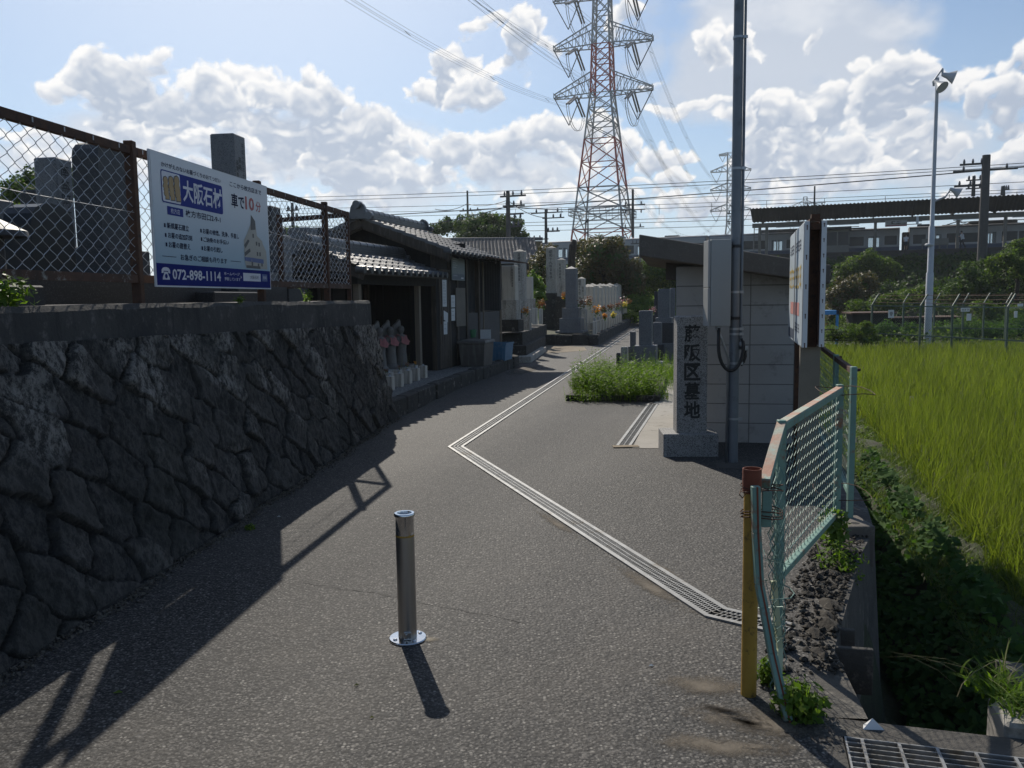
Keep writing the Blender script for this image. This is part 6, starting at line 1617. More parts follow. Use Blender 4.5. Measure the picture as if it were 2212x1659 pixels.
# flower posts along the obelisk row
c0 = Vector((a_.x, a_.y, PT))+rd_*.18+ad*.5; vp = None
nth = ['first','second','third','fourth','fifth','sixth','seventh','eighth','ninth','tenth','eleventh','twelfth','thirteenth','fourteenth','fifteenth','sixteenth','seventeenth','eighteenth','nineteenth','twentieth','twenty-first','twenty-second']
for k in range(22):
    c = Vector((a_.x, a_.y, PT))+rd_*(.15+.05*(k % 2))+ad*(.35+k*.62)
    if vp is None:
        vp = thing('flower_post', 'square stone flower post in the dense row along the obelisk platform', 'stone block', tuple(c), 'flower posts along the obelisk platform')
        mb = MB(); mb.fbox((c, rd_, ad), -.06, .06, -.055, .055, 0, .40, bev=.01); mb.build('block', M['granite_w'], vp)
        mb = MB(); mb.lathe([(.04,.42),(.045,.5),(.035,.5),(.03,.43)], 8, tuple(c), False); mb.build('cup', M['galv'], vp)
        vp['label'] = nth[0]+' square stone flower post of the dense row along the obelisk platform'
    else: copy_tree(vp, c-Vector(vp.location), None, nth[k]+' square stone flower post of the dense row along the obelisk platform')
fl = [(1256,652,'fl_r','withered brown bouquet right of the large obelisk',27.0,.16),(1272,648,'fl_r','tall withered bouquet before the pale obelisk row',28.0,.18),(1289,668,'fl_o','bright rust-orange bouquet on the platform edge',27.6,.17),(1304,664,'fl_r','faded red bouquet next to the rust-orange one',29,.14),
      (1318,660,'fl_r','dusty brown bouquet in the middle of the platform edge',31,.14),(1333,657,'fl_r','dull red bouquet toward the far end of the row',34,.15),(1325,677,'fl_y','yellow flowers low on the platform edge',29,.10),(1306,680,'fl_o','small orange flowers low on the platform edge',27.5,.09),
      (1344,650,'fl_p','purple, white and yellow bouquet at the end of the obelisk row',38,.24),(1349,655,'fl_y','yellow blooms under the purple bouquet',37.6,.13),(1358,650,'fl_r','brown bouquet at the very end of the obelisk row',40,.18),(1169,655,'fl_r','red flowers beside the black stained base',26,.16),
      (1219,636,'fl_o','orange flowers behind the large grey obelisk',30,.14),(1135,668,'fl_o','orange flowers on the stained block near the lean-to',18.8,.09),(1410,668,'fl_p','mixed pinkish flowers left of the right-hand graves',22,.10),(1402,680,'fl_r','dark red flowers behind the near right gravestone',22,.10)]
for i, (px, py, mt, lab, Y, r) in enumerate(fl): bouquet(lab, at(px, py+4, Y)-Vector((0,0,r)), mt, 90, r, 100+i, ls=.055 if Y > 25 else .035)
# graves on the right, before the hut
gg('upright grey gravestone nearest the weedy bed', 1380, 1411, 17.6, 671, [(1352,1432,782,'granite_g'),(1366,1417,746,'granite_g')], 'granite_g', zb=0.)
gg('taller grey gravestone on a capped pedestal beside the hut', 1421, 1449, 20, 624, [(1405,1466,740,'granite_g'),(1411,1455,697,'granite_d'),(1413,1451,686,'granite_g')], 'granite_g')
gg('grey gravestone squeezed behind the taller one at the hut corner', 1447, 1459, 22.5, 622, [(1438,1466,690,'granite_g')], 'granite_g')
gg('small grey gravestone half behind the pedestal grave', 1411, 1431, 19.4, 696, [(1405,1436,744,'granite_d')], 'granite_g')
gg('narrow dark gravestone far behind the pedestal grave', 1413, 1422, 26, 629, [(1410,1426,680,'granite_d')], 'granite_d')
gg('small stone lantern-like vase stand left of the near gravestone', 1361, 1374, 18.2, 714, [(1358,1378,748,'granite_g')], 'granite_g', 'pyr')
gg('square stone flower holder at the left of the near plot', 1341, 1357, 16.6, 749, [], 'granite_o')
gg('lower dark flower holder at the left corner of the near plot', 1331, 1341, 16.4, 762, [], 'granite_d')
# ================================================================== RAILWAY ON ITS EMBANKMENT
RO = Vector((35.6, 87.0, 0)); RE = Vector((.925, -.38, 0)); RN = Vector((.38, .925, 0))
def RW(e, n, z=0.): return RO+RE*e+RN*n+Vector((0, 0, z))
def e_of(px, n, py=520):
    d = ray(px, py); u = d.x/d.y
    # (X0+.925e+.38n) = u (Y0-.38e+.925n)
    return (u*(RO.y+.925*n)-RO.x-.38*n)/(.925+.38*u)
def zpy(px, py, n): e = e_of(px, n, py); p = RW(e, n); return at(px, py, p.y).z
rf_ = (RO, RE, RN)
GZ = lambda n: -1.3 if n < -19 else (-1.3+(n+19)/14.*5.7 if n < -5 else 4.4)
rs = np.random.RandomState(71)
es = np.arange(-140, 92, 2.); ns = np.concatenate([np.arange(-21, -4.4, .8), np.array([-4.2, 0, 8, 14, 30])])
V = []
for e in es:
    for n in ns:
        z = GZ(n) if n < 12 else (4.4 if n < 15 else -1.3); z += .25*math.sin(e*.4+n)*(n < -5); p = RW(e, n, z); V.append(tuple(p))
nn_ = len(ns); Fc = [(i*nn_+j, (i+1)*nn_+j, (i+1)*nn_+j+1, i*nn_+j+1) for i in range(len(es)-1) for j in range(nn_-1)]
o = np_mesh('railway_embankment', V, Fc, M['fieldg'], smooth=True); o['kind'] = 'structure'
# platform
PLZ = 5.7
pf_ = thing('railway_platform', 'long dark station platform on top of the embankment', 'platform', tuple(RW(0, 0, 4.4)))
eL = e_of(1640, -3.2)
mb = MB(); mb.fbox(rf_, eL, 60, -3.2, 1.6, 4.3, PLZ-.12); mb.build('wall', M['platf'], pf_)
mb = MB(); mb.fbox(rf_, eL-.1, 60, -3.35, 1.75, PLZ-.12, PLZ); mb.build('deck', M['platf'], pf_)
mb = MB()
for k in range(11): mb.fbox(rf_, 2+k*2.0-12, 2.06+k*2.0-12, -4.05, -4.0, 3.6, 4.75)
mb.fbox(rf_, -10, 12.1, -4.05, -4.0, 4.70, 4.76); mb.fbox(rf_, -10, 12.1, -4.05, -4.0, 4.2, 4.25)
top(mb, 'handrail', M['beam'], 'thin metal handrail along the foot of the platform wall', 'railing')
mb = MB(); 
for k in range(4): mb.fbox(rf_, e_of(1700+45*k, -5), e_of(1700+45*k, -5)+.06, -5, -4.9, 3.5, 4.9)
for z in (4.35, 4.85): mb.fbox(rf_, e_of(1560, -5), e_of(1650, -5), -5, -4.95, z, z+.06)
for k in range(6): mb.fbox(rf_, e_of(1375+35*k, -5), e_of(1375+35*k, -5)+.08, -5, -4.9, 4.2, 5.45)
mb.fbox(rf_, e_of(1375, -5), e_of(1560, -5), -5, -4.9, 5.38, 5.46); mb.fbox(rf_, e_of(1375, -5), e_of(1560, -5), -5, -4.9, 4.9, 4.96)
top(mb, 'handrail', M['beam'], 'pale pipe railing beside the track behind the block hut roof', 'railing')
# canopy
can = thing('platform_canopy', 'long dark corrugated canopy roof over the station platform', 'canopy', tuple(RW(0, 0, PLZ)))
nf_ = -3.3; e0 = e_of(1619, nf_); e1 = 60
zt1 = zpy(1619, 451, nf_); zt2 = zpy(2212, 419.6, nf_); ze = (zt1+zt2)/2
us = np.arange(e0, e1, .09); V = []
prof_n = [(-3.3, ze), (-.9, ze-1.2), (-.3, ze-1.2), (2.6, ze-.2)]
for i, u in enumerate(us):
    for (n, z) in prof_n: V.append(tuple(RW(u, n, z+.05*math.cos(2*math.pi*u/.36))))
k4 = len(prof_n); Fc = [(i*k4+j, (i+1)*k4+j, (i+1)*k4+j+1, i*k4+j+1) for i in range(len(us)-1) for j in range(k4-1)]
np_mesh('roof_sheet', V, Fc, M['canopy'], can)
mb = MB(); mb.fbox(rf_, e0, e1, -.95, -.35, ze-1.80, ze-1.36); mb.build('main_beam', M['beam'], can)
mb = MB(); mb.hexa([RW(e0,-3.25,ze-.12),RW(e0,2.5,ze-.32),RW(e0+.1,2.5,ze-.32),RW(e0+.1,-3.25,ze-.12),RW(e0,-3.2,ze-.0),RW(e0,2.5,ze-.1),RW(e0+.1,2.5,ze-.1),RW(e0+.1,-3.25,ze-.0)])
for k in range(22):
    e = e0+1+k*3.6; mb.hexa([RW(e,-3.1,ze-.22),RW(e+.12,-3.1,ze-.22),RW(e+.12,-.9,ze-1.5),RW(e,-.9,ze-1.5),RW(e,-3.1,ze-.10),RW(e+.12,-3.1,ze-.10),RW(e+.12,-.9,ze-1.27),RW(e,-.9,ze-1.27)])
    mb.hexa([RW(e,-.3,ze-1.35),RW(e+.12,-.3,ze-1.35),RW(e+.12,2.4,ze-.5),RW(e,2.4,ze-.5),RW(e,-.3,ze-1.10),RW(e+.12,-.3,ze-1.10),RW(e+.12,2.4,ze-.3),RW(e,2.4,ze-.3)])
mb.build('roof_frame', M['canopy'], can)
for px in (1641, 1656, 1890, 2068, 2170):
    e = e_of(px, -.6); mb = MB(); mb.fbox(rf_, e-.14, e+.14, -.8, -.5, PLZ, ze-1.36); mb.build('post', M['beam'], can)
for (a, b) in ((1676, 1735), (1790, 1855), (1927, 1990), (2060, 2125), (2185, 2260)):
    for dn, dz in ((-1.6, .0), (.6, -.25)):
        mb = MB(); mb.fbox(rf_, e_of(a, dn), e_of(b, dn), dn, dn+.12, ze-1.95+dz*.4, ze-1.88+dz*.4); mb.build('lamp_tube', M['wframe'], can)
# ladder at the left end, name board, shelter, benches, speakers
mb = MB(); ea = e_of(1628, 0); mb.fbox(rf_, ea, ea+.08, 0, .08, PLZ+.6, PLZ+3.4); mb.fbox(rf_, ea+.5, ea+.58, 0, .08, PLZ+.6, PLZ+3.4)
for k in range(7): mb.fbox(rf_, ea+.08, ea+.5, .02, .06, PLZ+.8+k*.4, PLZ+.85+k*.4)
top(mb, 'ladder', M['beam'], 'short metal ladder frame at the left end of the platform', 'ladder')
nb = thing('station_sign', 'station name board hanging under the canopy with a pink lower band', 'sign', tuple(RW(e_of(1935, -.9), -.9, 8)))
eA, eB = e_of(1911, -1), e_of(1958, -1); za, zb2 = zpy(1935, 489, -1), zpy(1935, 475.5, -1)
mb = MB(); mb.fbox(rf_, eA, eB, -1.05, -.9, za, zb2); mb.build('panel', plain('dim_sign_white', (.33,.32,.29), .6), nb)
fr = (RW(eA, -1.052), RE, Vector((0,0,1)), -RN)
mb = MB(); rect(mb, fr, 0.02, eB-eA-.02, za+.02, za+.14, .005); mb.build('pink_band', plain('dim_pink', (.33,.12,.14), .6), nb)
mb = MB(); text_into(mb, "藤", (.55, .95, za+.24, zb2-.10), fr, .02, lift=.006); text_into(mb, "阪", (eB-eA-.95, eB-eA-.55, za+.24, zb2-.10), fr, .02, lift=.006); mb.build('lettering', M['engrave'], nb)
for e in (eA+.2, eB-.2): mb = MB(); mb.fbox(rf_, e, e+.06, -1, -.94, zb2, ze-1.6); mb.build('hanger', M['canopy'], nb)
sh = thing('waiting_room', 'small glazed waiting room on the platform behind the two-sided board', 'shelter', tuple(RW(e_of(1790, -2), -2, PLZ)))
eA, eB = e_of(1735, -2), e_of(1834, -2)
mb = MB(); mb.fbox(rf_, eA-.3, eB+.2, -2.5, .4, PLZ+2.35, PLZ+2.6); mb.build('roof', M['canopy'], sh)
mb = MB(); mb.fbox(rf_, eA, eB, -2.1, -2.0, PLZ, PLZ+.75); mb.fbox(rf_, eA, eB, -2.1, -2.0, PLZ+2.1, PLZ+2.35)
for k in range(5): e = eA+(eB-eA)*k/4; mb.fbox(rf_, e-.06, e+.06, -2.12, -1.98, PLZ+.75, PLZ+2.1)
mb.fbox(rf_, eA, eA+.1, -2, .1, PLZ, PLZ+2.35); mb.fbox(rf_, eB-.1, eB, -2, .1, PLZ, PLZ+2.35); mb.build('frame', M['beam'], sh)
mb = MB(); mb.fbox(rf_, eA+.06, eB-.06, -2.06, -2.04, PLZ+.75, PLZ+2.1); mb.build('window', M['glassd'], sh)
for i, (a, b) in enumerate(((2148-48, 2130), (2010, 2040))): pass
labs = ['left one of the grey benches behind the floodlight mast', 'middle grey bench behind the floodlight mast', 'right grey bench behind the floodlight mast']
for i, px in enumerate((2003, 2024, 2040)):
    e = e_of(px, -2.4); mb = MB(); mb.fbox(rf_, e-.5, e+.35, -2.6, -2.2, PLZ+.42, PLZ+.48); mb.fbox(rf_, e-.5, e+.35, -2.66, -2.6, PLZ+.45, PLZ+1.05)
    mb.fbox(rf_, e-.45, e-.38, -2.6, -2.2, PLZ, PLZ+.42); mb.fbox(rf_, e+.25, e+.3, -2.6, -2.2, PLZ, PLZ+.42); top(mb, 'platform_bench', M['beam'], labs[i], 'bench')
cw = thing('security_camera', 'pale box camera on a short post above the canopy beam', 'camera', tuple(RW(e_of(1982, -1.5), -1.5, 9)))
e = e_of(1980, -2); z = zpy(1980, 484, -2); mb = MB(); mb.fbox(rf_, e-.1, e+.12, -2.1, -1.9, z, z+.75); mb.build('post', M['white'], cw); mb = MB(); mb.fbox(rf_, e, e+1.1, -2.1, -1.9, z-.25, z-.05); mb.build('housing', M['canopy'], cw)
# train
ZR = PLZ-1.10
def car(e0, e1, label, pant=False):
    t = thing('train_car', label, 'train', tuple(RW((e0+e1)/2, 3.2, ZR)), 'cars of the commuter train at the platform')
    na, nb_ = 1.9, 4.7; L_ = e1-e0
    body = MB(); zf, zw0, zw1, zt = ZR+.95, ZR+1.92, ZR+2.85, ZR+3.45
    doors = [e0+L_*(k+.5)/4 for k in range(4)]; dw = .65
    for (n0, n1) in ((na, na+.08), (nb_-.08, nb_)):
        body.fbox(rf_, e0, e1, n0, n1, ZR+2.86, zt)
        edges = [e0]+[x for d in doors for x in (d-dw, d+dw)]+[e1]
        for k in range(0, len(edges), 2):
            a, b = edges[k], edges[k+1]; body.fbox(rf_, a, b, n0, n1, zf, zw0)
            if b-a > 2.5:
                m_ = (a+b)/2; piers = [(a, a+.35), (m_-.06, m_+.06), (b-.35, b)]
            else: piers = [(a, a+.35), (b-.25, b)]
            for (p, q) in piers: body.fbox(rf_, p, q, n0, n1, zw0, ZR+2.86)
        for d in doors:
            body.fbox(rf_, d-dw, d+dw, n0+.01, n1-.01, zf, ZR+1.75)
            for (p, q) in ((d-dw, d-dw+.10), (d-.06, d+.06), (d+dw-.10, d+dw)): body.fbox(rf_, p, q, n0+.01, n1-.01, ZR+1.75, ZR+2.86)
    body.fbox(rf_, e0, e0+.1, na, nb_, zf, zt); body.fbox(rf_, e1-.1, e1, na, nb_, zf, zt); body.fbox(rf_, e0, e1, na, nb_, zf, zf+.15)
    body.build('body', M['train'], t)
    for d in doors:
        mb = MB(); mb.fbox(rf_, d-dw+.1, d-.06, na+.03, na+.05, ZR+1.75, ZR+2.86); mb.fbox(rf_, d+.06, d+dw-.1, na+.03, na+.05, ZR+1.75, ZR+2.86); mb.build('door_window', M['glassc'], t)
    edges = [e0]+[x for d in doors for x in (d-dw, d+dw)]+[e1]
    for k in range(0, len(edges), 2):
        a, b = edges[k]+.35, edges[k+1]-.25; mb = MB(); mb.fbox(rf_, a, b, na+.03, na+.05, zw0, ZR+2.86); w = mb.build('window', M['glassd'], t)
        mb = MB(); mb.fbox(rf_, a, b, na-.02, na+.0, zw0-.05, zw0); mb.fbox(rf_, a-.04, a, na-.02, na+.0, zw0-.05, ZR+2.9); mb.fbox(rf_, b, b+.04, na-.02, na+.0, zw0-.05, ZR+2.9); mb.build('frame', M['wframe'], w)
    mb = MB(); mb.fbox(rf_, e0, e1, na-.012, na-.002, ZR+1.35, ZR+1.72); mb.build('lower_band', M['trainb'], t)
    mb = MB(); prof_ = [(na, zt), (na+.15, zt+.18), (na+.5, zt+.27), (nb_-.5, zt+.27), (nb_-.15, zt+.18), (nb_, zt)]
    mb.prism([RW(e0, n, z) for n, z in prof_], RE*L_); mb.build('roof', M['trainr'], t)
    mb = MB()
    for (a, b) in ((.28, .50),): mb.fbox(rf_, e0+L_*a, e0+L_*b, na+.6, nb_-.6, zt+.27, zt+.62, bev=.1)
    mb.fbox(rf_, e0+L_*.75, e0+L_*.83, na+.8, nb_-.8, zt+.27, zt+.45); mb.build('air_conditioner', M['trainr'], t)
    mb = MB()
    for a, b in ((.04, .17), (.25, .75), (.83, .96)): mb.fbox(rf_, e0+L_*a, e0+L_*b, na+.3, nb_-.3, ZR+.25, ZR+.95)
    mb.build('underframe', M['trainu'], t)
    if pant:
        mb = MB(); ec = e0+L_*.22; q = [RW(ec-1.0, 3.3, zt+.3), RW(ec+.7, 3.3, zt+.85), RW(ec-.4, 3.3, zt+1.45)]
        for s in (-.5, .5):
            mb.tube([q[0]+RN*s, q[1]+RN*s*.8, q[2]+RN*s*.7], .035, 6); mb.tube([RW(ec+1.4, 3.3, zt+.3)+RN*s, RW(ec-.1, 3.3, zt+.85)+RN*s*.8, q[2]+RN*s*.7], .03, 6)
        mb.tube([q[2]-RN*.9, q[2]+RN*.9], .04, 6); mb.fbox(rf_, ec-1.2, ec+1.4, 2.8, 3.8, zt+.27, zt+.36); mb.build('pantograph', M['canopy'], t)
    return t
eg = e_of(1957, 1.9); 
cl_ = ['train car right of the coupling gap with a raised pantograph', 'train car left of the coupling gap behind the waiting room', 'train car second to the left of the gap, behind the hut roof', 'leftmost train car showing above the ivy bushes', 'train car at the far right edge of the picture']
car(eg+.3, eg+19.8, cl_[0], True)
for i, (a, lab) in enumerate(((eg-19.8-.3, cl_[1]), (eg-39.9, cl_[2]), (eg-60, cl_[3]), (eg+20.4, cl_[4]))): car(a, a+19.5, lab)
mb = MB(); mb.fbox(rf_, eg-.3, eg+.3, 2.4, 4.2, ZR+1.0, ZR+3.2); top(mb, 'gangway', M['black'], 'dark gangway bellows joining two train cars', 'gangway')
mb = MB()
for n in (2.75, 3.8, 7.0, 8.05): mb.fbox(rf_, -140, 90, n, n+.07, 4.46, 4.60)
o = mb.build('rails', M['rust']); o['kind'] = 'structure'
# two people waiting
def person(label, px, n, h, pose, shirt, trousers, skirt=False):
    e = e_of(px, n); c = RW(e, n, PLZ); t = thing('person', label, 'person', tuple(c)); s = h/1.7
    J = pose; me = bpy.data.meshes.new('body')
    names = list(J.keys()); vs = [Vector(J[k][0])*s for k in names]; es_ = [(names.index(a), names.index(b)) for a, b in [
        ('pelvis','spine'),('spine','chest'),('chest','neck'),('neck','head'),('head','crown'),('chest','shl'),('shl','ell'),('ell','hl'),('chest','shr'),('shr','elr'),('elr','hr'),
        ('pelvis','hipl'),('hipl','kl'),('kl','al'),('al','tl'),('pelvis','hipr'),('hipr','kr'),('kr','ar'),('ar','tr')]]
    me.from_pydata([tuple(RE*v.x+RN*v.y+Vector((0,0,v.z))) for v in vs], es_, []); me.update()
    o = bpy.data.objects.new('body', me); COL.objects.link(o); o.parent = t; ORG[o.name] = ORG[t.name]; me.materials.append(M['skin'])
    sk = o.modifiers.new('skin', 'SKIN'); 
    for i, k in enumerate(names): sv = me.skin_vertices[0].data[i]; sv.radius = (J[k][1]*s, J[k][1]*s); sv.use_root = (k == 'pelvis')
    ss = o.modifiers.new('sub', 'SUBSURF'); ss.levels = 1; ss.render_levels = 1
    T = lambda k: c+RE*(J[k][0][0]*s)+RN*(J[k][0][1]*s)+Vector((0,0,J[k][0][2]*s))
    mb = MB(); mb.tube([T('pelvis')+Vector((0,0,-.02)), T('spine'), T('chest'), T('neck')-Vector((0,0,.03))], [.165*s,.15*s,.18*s,.07*s], 14)
    for q in 'lr': mb.tube([T('sh'+q), T('sh'+q).lerp(T('el'+q), .85)], [.062*s,.055*s], 10)
    mb.build('shirt', M[shirt], t, smooth=True, autos=60)
    mb = MB()
    if skirt: mb.tube([T('pelvis')+Vector((0,0,.05)), T('pelvis')-Vector((0,0,.1)), T('pelvis')-Vector((0,0,.42*s))], [.15*s,.18*s,.23*s], 16)
    else:
        mb.tube([T('pelvis')+Vector((0,0,.06)), T('pelvis')-Vector((0,0,.12*s))], [.15*s,.16*s], 12)
        for q in 'lr': mb.tube([T('hip'+q)+Vector((0,0,.03)), T('k'+q), T('a'+q)+Vector((0,0,.02))], [.095*s,.072*s,.06*s], 10)
    mb.build('skirt' if skirt else 'trousers', M[trousers], t, smooth=True, autos=60)
    mb = MB(); hd = T('head'); mb.lathe([(.0,.125*s),(.06*s,.115*s),(.095*s,.07*s),(.10*s,.02*s),(.088*s,-.03*s)], 14, tuple(hd+RN*-.0+Vector((0,0,.03*s))), False); mb.build('hair', M['hair'], t, smooth=True)
    mb = MB()
    for q in 'lr': mb.tube([T('a'+q)-Vector((0,0,.03)), T('t'+q)], [.05*s,.045*s], 8)
    mb.build('shoes', M['black'], t, smooth=True)
    return t
P0 = {'pelvis':((0,0,.93),.13),'spine':((0,0,1.08),.12),'chest':((0,0,1.30),.14),'neck':((0,0,1.46),.055),'head':((0,-.01,1.57),.085),'crown':((0,0,1.66),.07),
 'shl':((-.18,0,1.38),.055),'ell':((-.22,-.02,1.10),.042),'hl':((-.20,-.12,.88),.035),'shr':((.18,0,1.38),.055),'elr':((.22,.0,1.10),.042),'hr':((.22,-.05,.85),.035),
 'hipl':((-.09,0,.88),.085),'kl':((-.10,0,.48),.055),'al':((-.10,0,.08),.04),'tl':((-.11,-.14,.03),.035),'hipr':((.09,0,.88),.085),'kr':((.10,0,.48),.055),'ar':((.10,0,.08),.04),'tr':((.11,-.14,.03),.035)}
P1 = dict(P0); P1.update({'pelvis':((0,0,.88),.13),'spine':((-.05,0,1.04),.12),'chest':((-.10,0,1.26),.14),'neck':((-.13,0,1.42),.055),'head':((-.15,-.01,1.53),.085),'crown':((-.16,0,1.62),.07),
 'shl':((-.12,-.17,1.34),.055),'ell':((-.28,-.18,1.12),.042),'hl':((-.44,-.14,1.18),.035),'shr':((-.08,.17,1.34),.055),'elr':((.06,.2,1.08),.042),'hr':((-.10,.2,.90),.035),
 'hipl':((0,-.09,.84),.085),'kl':((-.22,-.1,.50),.055),'al':((-.12,-.1,.08),.04),'tl':((-.25,-.1,.03),.035),'hipr':((0,.09,.84),.085),'kr':((.06,.1,.46),.055),'ar':((.26,.1,.10),.04),'tr':((.14,.1,.04),.035)})
person('person in a white top and dark skirt standing on the platform near the train coupling', 1957, -2.6, 1.60, P0, 'shirt', 'trous', True)
person('person in a light shirt and dark trousers walking left along the platform', 2080, -2.6, 1.72, P1, 'shirt', 'trous')

# ================================================================== POLES AND WIRES
def wire(label, pts, r, mat='cable', sag=0., name='overhead_wire', group=None, n=16):
    mb = MB(); 
    for a, b in zip(pts, pts[1:]):
        q = [Vector(a).lerp(Vector(b), i/n)-Vector((0,0,sag*4*(i/n)*(1-i/n))) for i in range(n+1)]; mb.tube(q, r, 4, cap=False)
    return top(mb, name, M[mat], label, 'cable', group)
def util_pole(label, px, ytop, ybot, Y, w, arms, mat='concpole', lamp=False):
    c = at(px, ytop, Y); zb = at(px, ybot, Y).z; X = c.x
    t = thing('electric_pole', label, 'pole', (X, Y, zb)); MB().tube([(X, Y, zb), (X, Y, c.z)], [w*.55, w*.42], 12).build('shaft', M[mat], t, smooth=True, autos=60)
    dr_ = Vector((.93, -.37, 0))
    for (dz, l0, l1, kind) in arms:
        z = c.z-dz; mb = MB(); cw_ = min(.13, w*.35); mb.bar((X+dr_.x*l0, Y+dr_.y*l0, z), (X+dr_.x*l1, Y+dr_.y*l1, z), cw_, cw_); mb.build('crossarm', M['concpole'], t)
        for k in range(3 if kind else 0):
            l = l0+(l1-l0)*(k+.5)/3; p = Vector((X+dr_.x*l, Y+dr_.y*l, z)); mb = MB()
            ih = min(.36, w*1.3)*kind; mb.tube([p, p+Vector((0,0,ih*.5)), p+Vector((0,0,ih))], [.05, .085, .04], 6); mb.build('insulator', M['insul'], t)
    return t, Vector((X, Y, c.z))
util_pole('thin twin-armed electric pole left of the dark leafy tree', 1009.5, 412, 480, 85, .22, [(2.0,-.9,1.5,1),(3.2,-.9,1.5,-1),(3.4,-.9,1.5,1),(2.6,-.3,.3,0)])
util_pole('thick dark electric pole with many brackets in front of the tree', 1097, 412, 520, 62, .34, [(.4,-.6,1.4,1),(1.1,-.4,1.3,1),(1.7,-.2,1.2,-1),(2.6,-.2,1.0,1)])
util_pole('short thick electric pole right of the tiled roof ridge', 1179, 453, 526, 70, .25, [(.25,-1.3,1.5,1),(.7,-.3,1.6,1),(2.4,-1.3,.2,1),(1.8,0,1.2,1),(3.0,0,1.1,-1)])
util_pole('electric pole with crossarms standing beside the big pylon', 1367, 409, 512, 88, .28, [(1.6,-1.2,1.3,1),(2.1,-1.2,1.3,-1),(3.9,-1.2,1.2,1),(5.6,-.2,1.0,1)])
util_pole('dark pole in front of the far pylon beside the grey utility pole', 1584, 436, 520, 88, .28, [(1.2,-.6,.6,1),(2.0,-.6,.6,-1)])
util_pole('small pole with drooping arms above the canopy roof', 1760, 402, 448, 96, .20, [(1.9,-1.1,1.2,-1),(3.4,-.9,.8,-1)])
util_pole('massive dark banded railway pole in front of the train on the right', 2131, 335, 600, 58, .62, [(.55,-1.6,0,1),(1.0,-2.0,1.9,1),(2.0,-1.9,.1,1)])
util_pole('thinner short pole just left of the massive railway pole', 2104, 380, 424, 62, .26, [(.3,-.5,.6,1),(.9,-.5,.6,1)])
util_pole('stubby pole top right of the massive railway pole', 2167, 402, 422, 75, .38, [(.3,0,.5,1)])
util_pole('distant electric pole seen through the fence right of the billboard', 631, 438, 520, 40, .16, [(.35,-.35,.35,1),(.7,-.35,.35,1),(1.3,-.35,.4,-1)])
mb = MB(); c = at(1280, 478, 100); mb.tube([at(1270,520,100), at(1270,472,100)], .09, 6); mb.tube([at(1270,476,100), at(1264,482,100)], .12, 6)
top(mb, 'lamp_post', M['concpole'], 'slim lamp post inside the legs of the big pylon', 'street lamp')
# floodlight mast
fm = thing('floodlight_mast', 'tall white floodlight mast with two lamp heads rising from the rice field', 'floodlight mast', tuple(gp(2003, 747, -1.1)))
fb_ = gp(2003, 750, -1.15); Yf = 40.; q0 = at(2003, 745, Yf); q1 = at(2025, 165, Yf); mids = [(2003,745,.17),(2009,590,.165),(2009.2,588,.14),(2013,490,.135),(2013.2,488,.10),(2025,168,.075)]
MB().tube([at(x, y, Yf)-Vector((0,0,.3 if i == 0 else 0)) for i, (x, y, r) in enumerate(mids)], [r for *_, r in mids], 16).build('mast', M['polew'], fm, smooth=True, autos=50)
def flood(c, aim, s=.42):
    aim = Vector(aim).normalized(); h_ = MB(); h_.tube([c-aim*s*.55, c-aim*s*.35, c+aim*s*.1, c+aim*s*.9], [s*.18, s*.25, s*.35, s*.78], 20, cap=False); 
    hd = h_.build('lamp_head', M['polew'], fm, smooth=True, autos=50)
    g_ = MB(); g_.tube([c+aim*s*.86, c+aim*s*.9], [s*.74, s*.74], 20); g_.build('lens', M['wframe'], hd)
mb = MB(); mb.tube([at(2016, 176, Yf), at(2036, 148, Yf)], .045, 8); mb.tube([at(2036,148,Yf), at(2036,162,Yf)], .05, 8); mb.tube([at(2016,176,Yf), at(2017,186,Yf)], .05, 8); mb.build('lamp_bracket', M['galv'], fm)
flood(at(2045, 163, Yf-.1), (1, -.5, -.42), .40); flood(at(2026, 180, Yf-.3), (.35, -.7, -.75), .38)
mb = MB(); mb.tube([at(2014, 437, Yf), at(2043, 425, Yf)], .05, 8); mb.tube([at(2041, 426, Yf), at(2052, 411, Yf)], .045, 8); mb.build('lamp_bracket', M['galv'], fm)
flood(at(2060, 411, Yf-.1), (.8, -.3, -.45), .34)
mb = MB(); mb.lathe([(.16,-.06),(.20,-.03),(.20,.03),(.16,.06)], 16, tuple(at(2007.5, 529, Yf))); mb.build('collar', M['polew'], fm)

